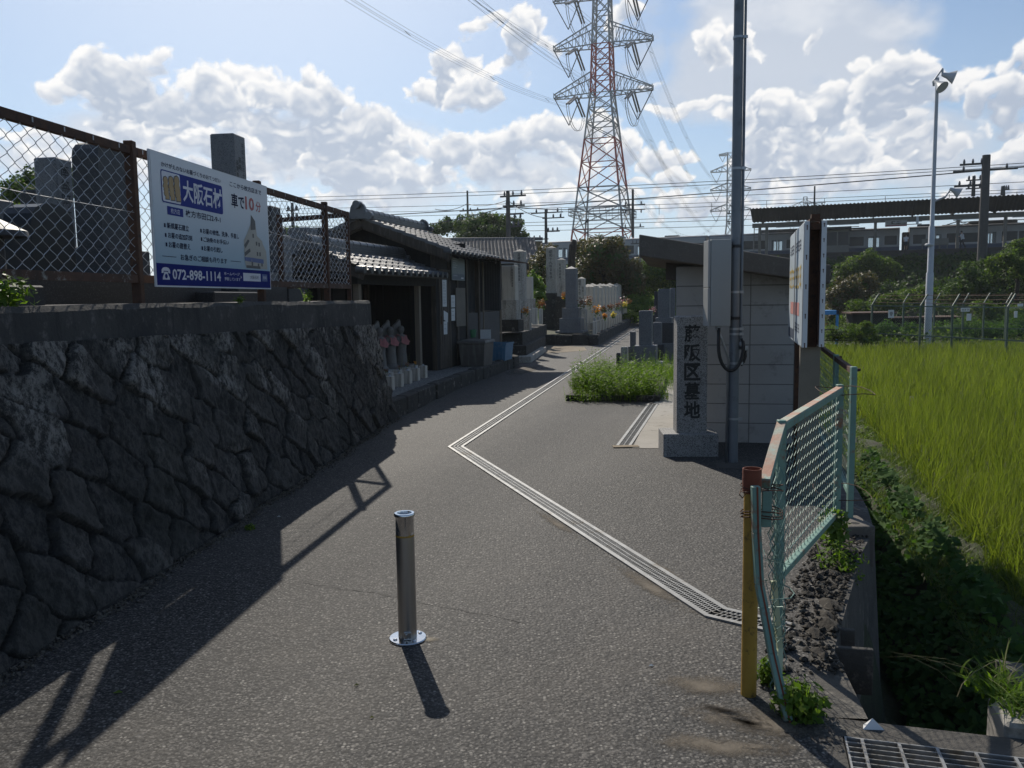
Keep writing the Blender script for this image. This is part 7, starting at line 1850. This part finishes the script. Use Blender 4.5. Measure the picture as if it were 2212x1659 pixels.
# lattice pylons
def pylon(label, base, dline, zs, Rz, arms, r_leg, r_br, bandz, low=0, detail=True):
    t = thing('lattice_pylon', label, 'pylon', tuple(base)); B = Vector(base); a_ = Vector((dline.y, -dline.x, 0)); sect = {}
    def col(z): return 'towerr' if any(z0 <= z < z1 for z0, z1 in bandz) else 'towerw'
    def cor(z, k):
        r = Rz(z)*.7071; sx, sy = ((1,1),(1,-1),(-1,-1),(-1,1))[k]; return B+a_*(r*sx)+dline*(r*sy)+Vector((0,0,z))
    seg_mb = []; cur = None
    for z0, z1 in zip(zs, zs[1:]):
        c_ = col((z0+z1)/2)
        if cur is None or cur[0] != c_: cur = (c_, MB()); seg_mb.append(cur)
        mb = cur[1]
        for k in range(4):
            k2 = (k+1) % 4; mb.bar(cor(z0,k), cor(z1,k), r_leg); mb.bar(cor(z0,k), cor(z1,k2), r_br); mb.bar(cor(z0,k2), cor(z1,k), r_br); mb.bar(cor(z1,k), cor(z1,k2), r_br)
            if detail and z1-z0 > 4:
                m0 = (cor(z0,k)+cor(z1,k))/2; m1 = (cor(z0,k2)+cor(z1,k2))/2; cc = (cor(z0,k)+cor(z1,k2)+cor(z0,k2)+cor(z1,k))/4; mb.bar(m0, m1, r_br*.8)
    for c_, mb in seg_mb: mb.build('lattice_section', M[c_], t)
    tips = []
    for (z, hgt, L_) in arms:
        for sg in (-1, 1):
            tip = B+a_*(sg*L_)+Vector((0,0,z)); r = Rz(z)*.7071; rt = Rz(z+hgt)*.7071; mb = MB()
            lo = [B+a_*(sg*r)+dline*(r*s)+Vector((0,0,z)) for s in (-1,1)]; hi = [B+a_*(sg*rt)+dline*(rt*s)+Vector((0,0,z+hgt)) for s in (-1,1)]
            te = [tip+dline*s*.5 for s in (-1,1)]
            for i in (0,1):
                mb.bar(lo[i], te[i], r_br*1.2); mb.bar(hi[i], te[i]+Vector((0,0,.5)), r_br*1.2); mb.bar(te[i], te[i]+Vector((0,0,.8)), r_br)
                n = 6 if detail else 3
                for j in range(n):
                    u0 = j/n; u1 = (j+1)/n; p = lo[i].lerp(te[i], u0); q = hi[i].lerp(te[i]+Vector((0,0,.5)), u1); mb.bar(p, q, r_br*.7); mb.bar(lo[i].lerp(te[i], u1), q, r_br*.7)
            for j in range(5): mb.bar(lo[0].lerp(te[0], j/5), lo[1].lerp(te[1], (j+1)/5), r_br*.7)
            mb.bar(te[0], te[1], r_br); mb.build('crossarm', M['towerw'], t); tips.append((z, sg, tip))
            # V strings and jumper
            mb = MB(); k = .34; hang = tip-a_*sg*L_*.30+Vector((0,0,-L_*.55)); 
            mb.tube([tip, hang], .09*r_leg/.3, 6); mb.tube([tip-a_*sg*L_*.55, hang], .09*r_leg/.3, 6)
            mb.build('insulator_string', M['insul'], t)
            if detail:
                for q, dd_ in ((-1, dline*-1), (1, dline)):
                    s_ = tip-a_*sg*L_*.42; mb = MB(); mb.tube([s_, s_+dd_*5.0+Vector((0,0,-2.2))], .16, 6); mb.tube([s_+a_*.45, s_+a_*.45+dd_*5.0+Vector((0,0,-2.2))], .16, 6); mb.build('insulator_string', M['insul'], t)
                mb = MB(); s_ = tip-a_*sg*L_*.42; q = [s_+dline*(5*math.cos(math.pi*i/10))+Vector((0,0,-2.2-3.2*math.sin(math.pi*i/10))) for i in range(11)]
                mb.tube(q, .05, 4); mb.tube([p+a_*.35 for p in q], .05, 4); mb.build('jumper_cable', M['cables'], t)
    return t, tips
T1 = at(1303, 640, 140); T1 = Vector((T1.x, 140, 0)); T2 = at(1575, 640, 372); T2 = Vector((T2.x, 372, 0)); dl = (T2-T1).normalized()
R1 = lambda z: 1.72 if z > 49.5 else (2.35-(z-34.6)*.042 if z > 34.6 else 2.35+(34.6-z)*.157)
Z1 = [0, 4.5, 9, 12.6, 16.2, 19.4, 23.4, 27.2, 29.8, 32.2, 34.6, 37.2, 39.8, 42.3, 44.9, 47.4, 50.0, 52.6, 55.5]
_, tips1 = pylon('huge red and white lattice pylon towering behind the graves', T1, dl, Z1, R1, [(34.6, 3.4, 8.2), (42.3, 3.4, 8.2), (50.0, 3.4, 8.2)], .28, .13, [(0, 12.6), (19.3, 27.3), (34.5, 42.3), (52, 60)])
mb = MB(); 
for k in range(4):
    r = R1(14.8)*.7071+.8; a2 = Vector((dl.y, -dl.x, 0)); cs = [T1+a2*(r*x)+dl*(r*y)+Vector((0,0,14.8)) for x, y in ((1,1),(1,-1),(-1,-1),(-1,1))]
    for h in (0, .6, 1.1): mb.bar(cs[k]+Vector((0,0,h)), cs[(k+1) % 4]+Vector((0,0,h)), .12)
    for j in range(9): p = cs[k].lerp(cs[(k+1) % 4], j/9); mb.bar(p, p+Vector((0,0,1.1)), .08)
top(mb, 'maintenance_walkway', M['towerw'], 'railed walkway ring round the lower part of the big pylon', 'walkway')
R2 = lambda z: 2.0 if z > 34 else 2.0+(34-z)*.13
_, tips2 = pylon('smaller distant grey pylon left of the grey utility pole', T2, dl, [0,7,14,21,27,33,38.8,43.3,47.8,52,55.8,60,63.8], R2, [(38.8,3,8.6),(47.8,3,8.6),(55.8,3,8.6),(62.8,1,5)], .34, .20, [], detail=False)
T3 = at(1735, 640, 700); T3 = Vector((T3.x, 700, 0)); 
_, tips3 = pylon('tiny far pylon visible under the canopy above the board', T3, dl, [0,15,30,42,52,62,72,82], R2, [(50,5,14),(62,5,14),(74,5,12)], .6, .35, [], detail=False)
lv = {34.6: 'lowest', 42.3: 'middle', 50.0: 'top'}
a_ = Vector((dl.y, -dl.x, 0))
for i, (z, sg, tip) in enumerate(tips1):
    s_ = tip-a_*sg*8.2*.42; far = [t for t in tips2 if t[1] == sg][i//2 if i//2 < 3 else 2][2]-a_*sg*4
    for nm, p, q, sag in (('running away to the distant pylon', s_+dl*5+Vector((0,0,-2.2)), far+Vector((0,0,-2)), 14.), ('crossing overhead towards the near side', s_-dl*5+Vector((0,0,-2.2)), s_-dl*235+Vector((0,0,16)), 13.)):
        mb = MB(); n = 40
        for (ox, oz) in ((0,0),(.5,0),(0,-.5),(.5,-.5)):
            qs = [p.lerp(q, k/n)-Vector((0,0,sag*4*(k/n)*(1-k/n)))+a_*ox+Vector((0,0,oz)) for k in range(n+1)]
            qs = [v for v in qs if v.y > -60]; mb.tube(qs, .022 if 'away' in nm else .018, 3, cap=False)
        for k in range(2, n, 4):
            c = p.lerp(q, k/n)-Vector((0,0,sag*4*(k/n)*(1-k/n)))
            if c.y > -50: mb.bar(c-a_*.05, c+a_*.55+Vector((0,0,-.5)), .05)
        top(mb, 'power_line', M['cables'], f"{lv[z]} {'right' if sg > 0 else 'left'} bundle of power cables {nm}", 'power cable', 'pylon power lines')
# wires of the railway and distribution lines
def ew(y_a, y_b, n, xa=560, xb=2300): return [RW(e_of(xa, n), n, 0)+Vector((0,0,at(xa, y_a, RW(e_of(xa, n), n).y).z)), RW(e_of(xb, n), n, 0)+Vector((0,0,at(xb, y_b, RW(e_of(xb, n), n).y).z))]
W = [('thick upper distribution wire running past the massive railway pole', 478, 352, -6, .05), ('topmost thin wire along the railway', 428, 346, -7, .03), ('second thin wire along the railway', 436, 352, -7, .03), ('messenger wire over the far track', 452, 388, 7, .03),
     ('contact wire over the near track', 490, 436, 3.2, .03), ('catenary wire over the near track', 472, 410, 3.2, .03), ('contact wire over the far track', 496, 446, 7.2, .03), ('low feeder wire behind the train', 505, 462, 9, .03), ('feeder wire behind the pylon legs', 462, 404, 10, .028)]
for lab, ya, yb, n, r in W: wire(lab, ew(ya, yb, n), r, sag=.5)
wire('service wire slanting from the tree to the thick pole', [at(700, 505, 50), at(1097, 446, 62), at(1367, 440, 88)], .03, sag=.4)
wire('cable looping from the thick pole towards the tiled roof', [at(940, 452, 75), at(1009, 440, 85), at(1097, 432, 62), at(1179, 470, 70)], .028, sag=.3)
for k in range(12):
    e = -45+k*6.; 
    if k == 0: mb = MB()
    z1_ = at(*(0,0), 1).z if False else 0
    p = RW(e, 3.2); u = p.x/p.y; px = 1106+1791*u; t_ = (px-560)/1740; ya = 490+(436-490)*t_; yc = 472+(410-472)*t_
    mb.bar(Vector((p.x, p.y, at(px, ya, p.y).z)), Vector((p.x, p.y, at(px, yc, p.y).z)), .04)
top(mb, 'dropper_wires', M['cable'], 'short vertical dropper wires between catenary and contact wire', 'cable')['kind'] = 'stuff'

# ================================================================== TILED HOUSE
TH = frame2((0, 0, 0), .27); hh = thing('tiled_house', 'low house with a silvery tiled roof shining behind the lean-to', 'house', (-1, 57, 0))
A0 = at(1008, 562, 56); A1 = at(1166, 560, 55); Rg0 = at(1008, 519, 60.5); Rg1 = at(1172, 519, 59.5)
Ed = (A1-A0); Wd = Ed.length; Ed.normalize(); Ud = (Rg0-A0); Ld = Ud.length; Ud.normalize()
mb = MB(); O = A0-Ed*3; nu, tw, Nn = tile_sheet(mb, O, Ed, Ud, Wd+3, Ld, .26, .30, .05, .06); mb.build('roof_tiles', M['tile2'], hh, smooth=True, autos=50)
mb = MB(); ridge(mb, Rg0-Ed*3+Vector((0,0,-.02)), Rg1+Vector((0,0,-.02)), .08, 4, .26); mb.build('ridge_tiles', M['tile'], hh, smooth=True, autos=40)
mb = MB(); b0_ = A0-Ed*3+Vector((0,.6,-.25)); mb.hexa([Vector((b0_.x,b0_.y,0)),Vector((A1.x-.4,A1.y+.6,0)),Vector((A1.x-.2,A1.y+5.4,0)),Vector((b0_.x,b0_.y+5.4,0)),b0_,Vector((A1.x-.4,A1.y+.6,A1.z-.2)),Vector((A1.x-.2,A1.y+5.4,A1.z-.2)),Vector((b0_.x,b0_.y+5.4,b0_.z))])
mb.build('wall', M['woodk'], hh)
mb = MB(); mb.prism([A1+Vector((-.1,0,-.05)), Rg1+Vector((-.1,0,-.05)), Rg1+Vector((-.1,3.2,-.9))], Ed*.08); mb.build('gable', M['woodk'], hh)
mb = MB(); mb.hexa([Rg0-Ed*3+Vector((0,.1,-.1)), Rg1+Vector((0,.1,-.1)), Rg1+Vector((0,3.2,-1.0)), Rg0-Ed*3+Vector((0,3.2,-1.0)), Rg0-Ed*3+Vector((0,.1,-.04)), Rg1+Vector((0,.1,-.04)), Rg1+Vector((0,3.2,-.94)), Rg0-Ed*3+Vector((0,3.2,-.94))]); mb.build('rear_roof', M['tile2'], hh)

# ================================================================== TREES, BUSHES, CLIMBERS
def bush(name, label, cat, spec, Y, depth, n, ls, mat, seed, trunk=None, gap=.3, core=True, group=None, lump=1.2, extra=None):
    """spec: list of (px, py, rx, ry) lobes measured in the photograph, placed at depth Y"""
    rs = np.random.RandomState(seed); blobs = []
    for i, (px, py, rx, ry) in enumerate(spec):
        y = Y+(rs.rand()-.5)*depth*.8; c = at(px, py, y); k = y/1791
        blobs.append((c.x, y, c.z, rx*k, max(rx, ry)*k*.8+depth*.12, ry*k))
    base_ = list(blobs)
    for (x, y, z, a_, b_, c_) in base_:
        for q in range(6):
            th = rs.rand()*6.28; ph = rs.rand()*1.9-.45; s = .28+.25*rs.rand(); blobs.append((x+a_*.85*math.cos(th)*math.cos(ph), y+b_*.85*math.sin(th)*math.cos(ph), z+c_*.88*math.sin(ph), a_*s, b_*s, c_*s*(.8+.5*rs.rand())))
    zb = min(b[2]-b[5] for b in blobs); cx = sum(b[0] for b in blobs)/len(blobs)
    t = thing(name, label, cat, (cx, Y, zb), group)
    V, Fc = leaf_cloud(blobs, n, ls, rs, shell=.42, gap=gap, lump=lump, wide=.62); np_mesh('crown' if trunk else 'foliage', V, Fc, M[mat], t)
    if core:
        mb = MB()
        for (x, y, z, a, b, c) in base_:
            pr_ = [(max(.02, math.cos(p)*.62*(1+.08*math.sin(p*5))), math.sin(p)*.62) for p in np.linspace(-1.45, 1.45, 7)]
            b0_ = len(mb.v); mb.lathe([(r, q) for r, q in pr_], 10, (0,0,0)); 
            for i in range(b0_, len(mb.v)): v = mb.v[i]; mb.v[i] = (x+v[0]*a, y+v[1]*b, z+v[2]*c)
        mb.build('core_blocker', M['leafd'], t, smooth=True)  # solid core added to stop light showing through the leaves
    if trunk:
        mb = MB()
        for (px, py0, py1, r) in trunk:
            a = at(px, py0, Y); b = at(px, py1, Y); mb.tube([a, a.lerp(b, .5)+Vector((.1,0,0)), b], [r, r*.75, r*.4], 8)
            for k in range(5):
                c = a.lerp(b, .5+.1*k); bl_ = blobs[(k*3) % len(blobs)]; mb.tube([c, c.lerp(Vector(bl_[:3]), .7)], [r*.4, r*.1], 6)
        mb.build('trunk', M['bark'], t, smooth=True)
    return t
bush('leafy_tree', 'broad dark green tree behind the wooden hall and thick pole', 'tree', [(965,490,22,18),(1000,488,32,20),(1035,484,36,24),(1075,490,32,24),(1110,496,26,22),(1050,505,60,18),(1130,512,16,10),(940,500,18,12)], 66, 5, 9000, .20, 'leaf', 1, [(1050,560,500,.3)], .35)
bush('leafy_tree', 'dark green tree behind the inscribed gravestone at the far left', 'tree', [(75,395,30,26),(45,425,34,30),(20,450,26,30),(110,395,24,26),(60,450,60,34),(170,400,16,30),(195,420,18,36)], 24, 4, 9000, .09, 'leaf', 2, [(75,520,430,.12)], .35)
bush('leafy_shrub', 'brighter green shrub low behind the pale gravestone at the left', 'bush', [(35,470,40,26),(70,485,40,24),(10,480,20,20)], 20, 2, 3500, .08, 'leafk', 3, None, .3)
bush('leafy_shrub', 'sunlit green shrub seen through the fence right of the billboard', 'bush', [(620,522,26,26),(635,512,20,22),(610,545,22,20)], 30, 2.4, 3000, .10, 'leafk', 4)
bush('ivy_covered_tree', 'large brownish ivy-covered mass behind the obelisks', 'tree', [(1290,545,40,34),(1262,560,28,34),(1325,560,34,36),(1300,590,50,34),(1265,600,36,34),(1345,600,34,40),(1300,625,60,26),(1338,545,20,26),(1370,610,24,40)], 46, 4, 17000, .15, 'leafb', 5, [(1300,680,560,.3)], .25)
bush('creeper_bush', 'deep green creeper bush directly behind the long obelisk row', 'bush', [(1300,640,60,30),(1350,640,50,34),(1390,630,34,40),(1260,640,30,30)], 53, 3, 9000, .17, 'leafd', 6, None, .2)
bush('creeper_bush', 'brighter green creeper bush left of the block hut', 'bush', [(1420,585,34,26),(1450,600,28,34),(1400,600,24,24),(1440,625,40,30),(1470,590,24,30)], 50, 3, 9500, .15, 'leafk', 7, None, .25)
bush('leafy_shrub', 'pale green shrub on the ground between the obelisks and the right-hand graves', 'bush', [(1370,655,26,18),(1400,660,28,16),(1430,650,22,20),(1385,668,30,10)], 44, 2, 4500, .10, 'leafy', 8, None, .2)
bush('leafy_shrub', 'reddish brown shrub left of the tallest obelisk', 'bush', [(1160,590,20,34),(1172,560,16,22),(1155,620,16,26),(1190,545,14,20)], 36, 2, 4200, .09, 'leafb', 9)
bush('bright_grass_clump', 'bright yellow-green grassy clump between the pale gravestones and the black base', 'bush', [(1160,620,16,26),(1165,645,14,18),(1150,600,8,14)], 28.5, 1.2, 2600, .09, 'leafy', 10, None, .1, core=False)
mb = MB(); mb.tube([at(1236,600,40), at(1234,560,40), at(1238,530,40), at(1241,518,40)], [.20,.17,.19,.10], 10); top(mb, 'dead_trunk', M['bark'], 'bare dark tree trunk standing behind the slender obelisks', 'tree')
bush('creeper_bush', 'light green creeper bush right above the two-sided board', 'bush', [(1850,575,30,22),(1885,570,30,24),(1905,585,30,24),(1825,590,24,20),(1865,600,40,20)], 70, 3, 8000, .24, 'leafk', 11, None, .25)
bush('ivy_covered_bush', 'brown tinted creeper bush below the light green one', 'bush', [(1830,625,34,26),(1860,615,30,24),(1810,650,28,30),(1850,650,30,26),(1800,690,22,24)], 62, 3, 7500, .19, 'leafb', 12, None, .25)
bush('creeper_bush', 'green creeper bank between the dark shed and the white mast', 'bush', [(1880,670,44,22),(1925,655,36,20),(1850,690,34,20),(1960,645,34,18),(1990,640,30,22)], 52, 3, 8500, .16, 'leafk', 13, None, .25)
bush('leafy_tree', 'glossy dark-leaved tree at the right edge of the embankment', 'tree', [(2090,620,40,36),(2130,600,40,36),(2170,585,36,40),(2205,600,36,50),(2150,640,60,34),(2060,640,30,26),(2200,560,24,26),(2095,590,20,22)], 56, 4, 15000, .16, 'leaf', 14, [(2150,740,620,.3)], .35)
bush('leafy_tree', 'yellow-green topped tree at the right picture edge above the pole base', 'tree', [(2200,545,30,24),(2175,560,20,20),(2215,580,24,24),(2150,575,14,22)], 50, 2.5, 6000, .13, 'leafk', 15, [(2195,660,560,.15)], .35)
bush('leafy_shrub', 'low green shrubs at the paddy corner behind the two-sided board', 'bush', [(1830,720,34,18),(1865,715,26,20),(1800,725,22,14),(1870,735,26,10)], 38, 1.6, 5000, .085, 'leafk', 16, None, .25)
bush('leafy_shrub', 'dim green shrub behind the mesh of the barbed enclosure', 'bush', [(1920,715,34,22),(1960,720,34,20),(2060,715,60,24),(2130,720,60,24),(2200,710,40,30)], 45, 2, 8500, .10, 'leafd', 17, None, .25)
bush('leafy_shrub', 'sunlit creeper at the right end of the enclosure', 'bush', [(2150,680,30,20),(2190,680,36,24),(2120,665,26,14)], 48, 2, 5000, .11, 'leafk', 18, None, .2)
# kudzu over the embankment slope
rs = np.random.RandomState(91); n = 90000
e_ = -75+rs.rand(n)*150; n_ = -19+rs.rand(n)**.8*15.3
lum = .55+.45*np.sin(e_*.55+np.sin(n_*.7)*2)*np.sin(n_*.8+e_*.2)+.35*np.sin(e_*1.3+n_*1.1)+.25*np.sin(e_*2.9-n_*2.3)
zb = np.where(n_ < -5, -1.3+(n_+19)/14.*5.7, 4.4)+.2+.9*np.clip(lum, 0, 2)*np.clip((-3.2-n_)/4, 0, 1)+.18*rs.normal(size=n)
X = RO.x+RE.x*e_+RN.x*n_; Y = RO.y+RE.y*e_+RN.y*n_
nr = rs.normal(size=(n,3))*.5+np.array([-.1,-.6,.8]); nr /= np.linalg.norm(nr, axis=1)[:,None]
V, Fc = leaf_quads(np.stack([X,Y,zb],1), nr, .22+.20*rs.rand(n), .8, rs)
o = np_mesh('embankment_creepers', V, Fc, M['leaf']); tag(o, 'dense creepers covering the railway embankment slope', 'creepers', kind='stuff')
n = 26000; X = 8+rs.rand(n)*44; Y = 39+rs.rand(n)*22; Z = -1.2+.1+.5*rs.rand(n)*(1+np.sin(X*.7)*np.sin(Y*.5))
nr = rs.normal(size=(n,3))*.5+np.array([0,-.3,.9]); nr /= np.linalg.norm(nr, axis=1)[:,None]
V, Fc = leaf_quads(np.stack([X,Y,Z],1), nr, .12+.10*rs.rand(n), .7, rs)
o = np_mesh('undergrowth', V, Fc, M['leafk']); tag(o, 'mixed green undergrowth between the rice field and the embankment', 'undergrowth', kind='stuff')
n = 14000; X = 0+rs.rand(n)*10; Y = 44+rs.rand(n)*20; Z = .1+.5*rs.rand(n)
V, Fc = leaf_quads(np.stack([X,Y,Z],1), rs.normal(size=(n,3))*.3+np.array([0,-.3,.9]), .12+.10*rs.rand(n), .7, rs)
o = np_mesh('undergrowth', V, Fc, M['weed']); tag(o, 'weedy green strip where the lane ends beyond the graves', 'undergrowth', kind='stuff')

# ================================================================== ENCLOSURE BEHIND THE PADDY
def barbed(label, xs, Y0_, Y1_, yt0, yt1, mat, mesh=True, lean=1):
    P_ = []
    for i, px in enumerate(xs):
        t_ = (px-xs[0])/(xs[-1]-xs[0]); Y = Y0_+(Y1_-Y0_)*t_; yt = yt0+(yt1-yt0)*t_; p = at(px, yt, Y); P_.append(p)
    t = thing('barbed_fence', label, 'fence', (P_[0].x, P_[0].y, -1.2)); d = (P_[-1]-P_[0]); d.z = 0; d.normalize()
    for p in P_:
        MB().bar((p.x,p.y,-1.2), p, .075, .075, (0,1,0)).build('post', M[mat], t)
        MB().bar(p, p+Vector((.34,.1,.50)), .06, .05, (0,1,0)).build('barb_arm', M[mat], t)
    for a, b in zip(P_, P_[1:]):
        MB().bar(a-Vector((0,0,.03)), b-Vector((0,0,.03)), .05).build('top_rail', M[mat], t)
        for k in range(3):
            off = Vector((.11,.03,.16))*(k+.8); mb = MB(); mb.tube([a+off, a.lerp(b,.5)+off-Vector((0,0,.02)), b+off], .010, 3, cap=False); mb.build('barbed_wire', M['rust'], t)
    for a, b in ((P_[0], P_[-1]),):
        MB().bar(Vector((a.x,a.y,-.35)), Vector((b.x,b.y,-.35)), .05).build('middle_rail', M[mat], t)
    if mesh: chain_mesh(Vector((P_[0].x,P_[0].y,0)), d, Vector((P_[-1].x-P_[0].x, P_[-1].y-P_[0].y, 0)).length, -1.15, min(P_[0].z, P_[-1].z)-.05, .06, .0035).build('wire_mesh', M['dgreen'], t)
    return t
barbed('nearer green barbed wire fence of the enclosure behind the rice field', [1884, 1989, 2058, 2177, 2330], 39, 29, 659, 665, 'dgreen')
barbed('rear barbed wire fence of the enclosure', [1952, 2019, 2081, 2126, 2174, 2300], 45, 40, 654, 655, 'dgreen', mesh=False)
for (px, py, w, h, lab, Y) in ((1925, 678, 12, 17, 'white paper tag with a grey symbol on the enclosure fence', 37.0), (2085, 669, 19, 8, 'white strip notice on the enclosure fence', 31.6), (2093, 685, 10, 15, 'plain white paper hanging under the strip notice', 31.5), (2194, 679, 7, 14, 'small pale blue tag at the right end of the enclosure fence', 28.6), (2204, 659, 12, 6, 'tiny white strip at the right picture edge', 28.4)):
    p = at(px, py, Y-.35); k = p.y/1791; mb = MB(); mb.box(p.x-w*k/2, p.x+w*k/2, p.y-.01, p.y, p.z-h*k/2, p.z+h*k/2)
    if 'strip notice' in lab and 'under' not in lab:
        t = thing('fence_notice', lab, 'sign', tuple(p)); mb.build('plate', M['paper'], t); mb = MB(); text_into(mb, "###", (-w*k*.42, w*k*.42, -h*k*.3, h*k*.3), (Vector((p.x,p.y-.011,p.z)), Vector((1,0,0)), Vector((0,0,1)), Vector((0,-1,0))), .01); mb.build('lettering', M['engrave_g'], t)
    elif 'symbol' in lab:
        t = thing('fence_notice', lab, 'sign', tuple(p)); mb.build('plate', M['paper'], t); mb = MB(); poly(mb, (Vector((p.x,p.y-.012,p.z)), Vector((1,0,0)), Vector((0,0,1)), Vector((0,-1,0))), [(.07*math.cos(a)*(1+.3*math.sin(3*a)), .10*math.sin(a)) for a in [i*math.pi/8 for i in range(16)]], .001); mb.build('symbol', M['gprint'], t)
    else: top(mb, 'fence_notice', M['paper'], lab, 'sign')
def shedbox(label, l, r, yt, yb, Y, mat, rmat, name='garden_shed'):
    a = at(l, yt, Y); b = at(r, yt, Y); t = thing(name, label, 'shed', ((a.x+b.x)/2, Y, -1.2)); h = a.z
    MB().box(a.x, b.x, Y, Y+.9, -1.2, h-.1).build('wall', M[mat], t); mb = MB(); mb.hexa([(a.x-.2,Y-.3,h-.12),(b.x+.2,Y-.3,h-.12),(b.x+.2,Y+1.1,h-.08),(a.x-.2,Y+1.1,h-.08),(a.x-.2,Y-.3,h-.04),(b.x+.2,Y-.3,h-.04),(b.x+.2,Y+1.1,h+.0),(a.x-.2,Y+1.1,h+.0)]); mb.build('roof', M[rmat], t)
    return t
shedbox('dark garden shed at the left end of the barbed enclosure', 1842, 1925, 674, 735, 47, 'woodk', 'rust')
shedbox('low shed with a rusty red roof inside the enclosure', 1930, 2070, 684, 735, 49, 'woodk', 'rustp')
t = thing('tarp_frame', 'bright blue tarpaulin frame at the paddy corner behind the board', 'tarpaulin', tuple(at(1793, 735, 44)))
a = at(1762, 671, 44); b = at(1812, 671, 44); mb = MB(); mb.box(a.x, b.x, 44, 45.5, a.z-.22, a.z); mb.build('tarpaulin', M['tarp'], t)
mb = MB(); mb.box(b.x-.12, b.x, 44, 44.1, -1.2, a.z); mb.box(a.x, a.x+.1, 44, 44.1, -1.2, a.z); mb.build('tarpaulin_leg', M['tarp'], t)
mb = MB(); 
for (px, py) in ((1768,702),(1795,706)): p = at(px, py, 41); 
a = at(1762, 712, 37.5); b = at(1875, 712, 38.5); mb.tube([a, b], .03, 6); mb.tube([a-Vector((0,0,.5)), b-Vector((0,0,.5))], .025, 6); mb.tube([a-Vector((0,0,1)), a+Vector((0,0,.1))], .03, 6); top(mb, 'bamboo_rail', M['bark'], 'brown bamboo rail along the far edge of the paddy', 'rail')

# ================================================================== HUMID AIR
mb = MB(); mb.box(-1550, 1550, -1550, 1550, -3.2, 72)
mt = bpy.data.materials.new('haze'); mt.use_nodes = True; nt = mt.node_tree; nt.nodes.clear()
pv = nt.nodes.new('ShaderNodeVolumePrincipled'); pv.inputs['Color'].default_value = (.86, .93, 1, 1); pv.inputs['Density'].default_value = HAZE; pv.inputs['Anisotropy'].default_value = .45
ou = nt.nodes.new('ShaderNodeOutputMaterial'); nt.links.new(pv.outputs[0], ou.inputs['Volume'])
hz = mb.build('haze', mt); hz['kind'] = 'stuff'; tag(hz, 'thin humid summer air over the whole scene', 'haze')
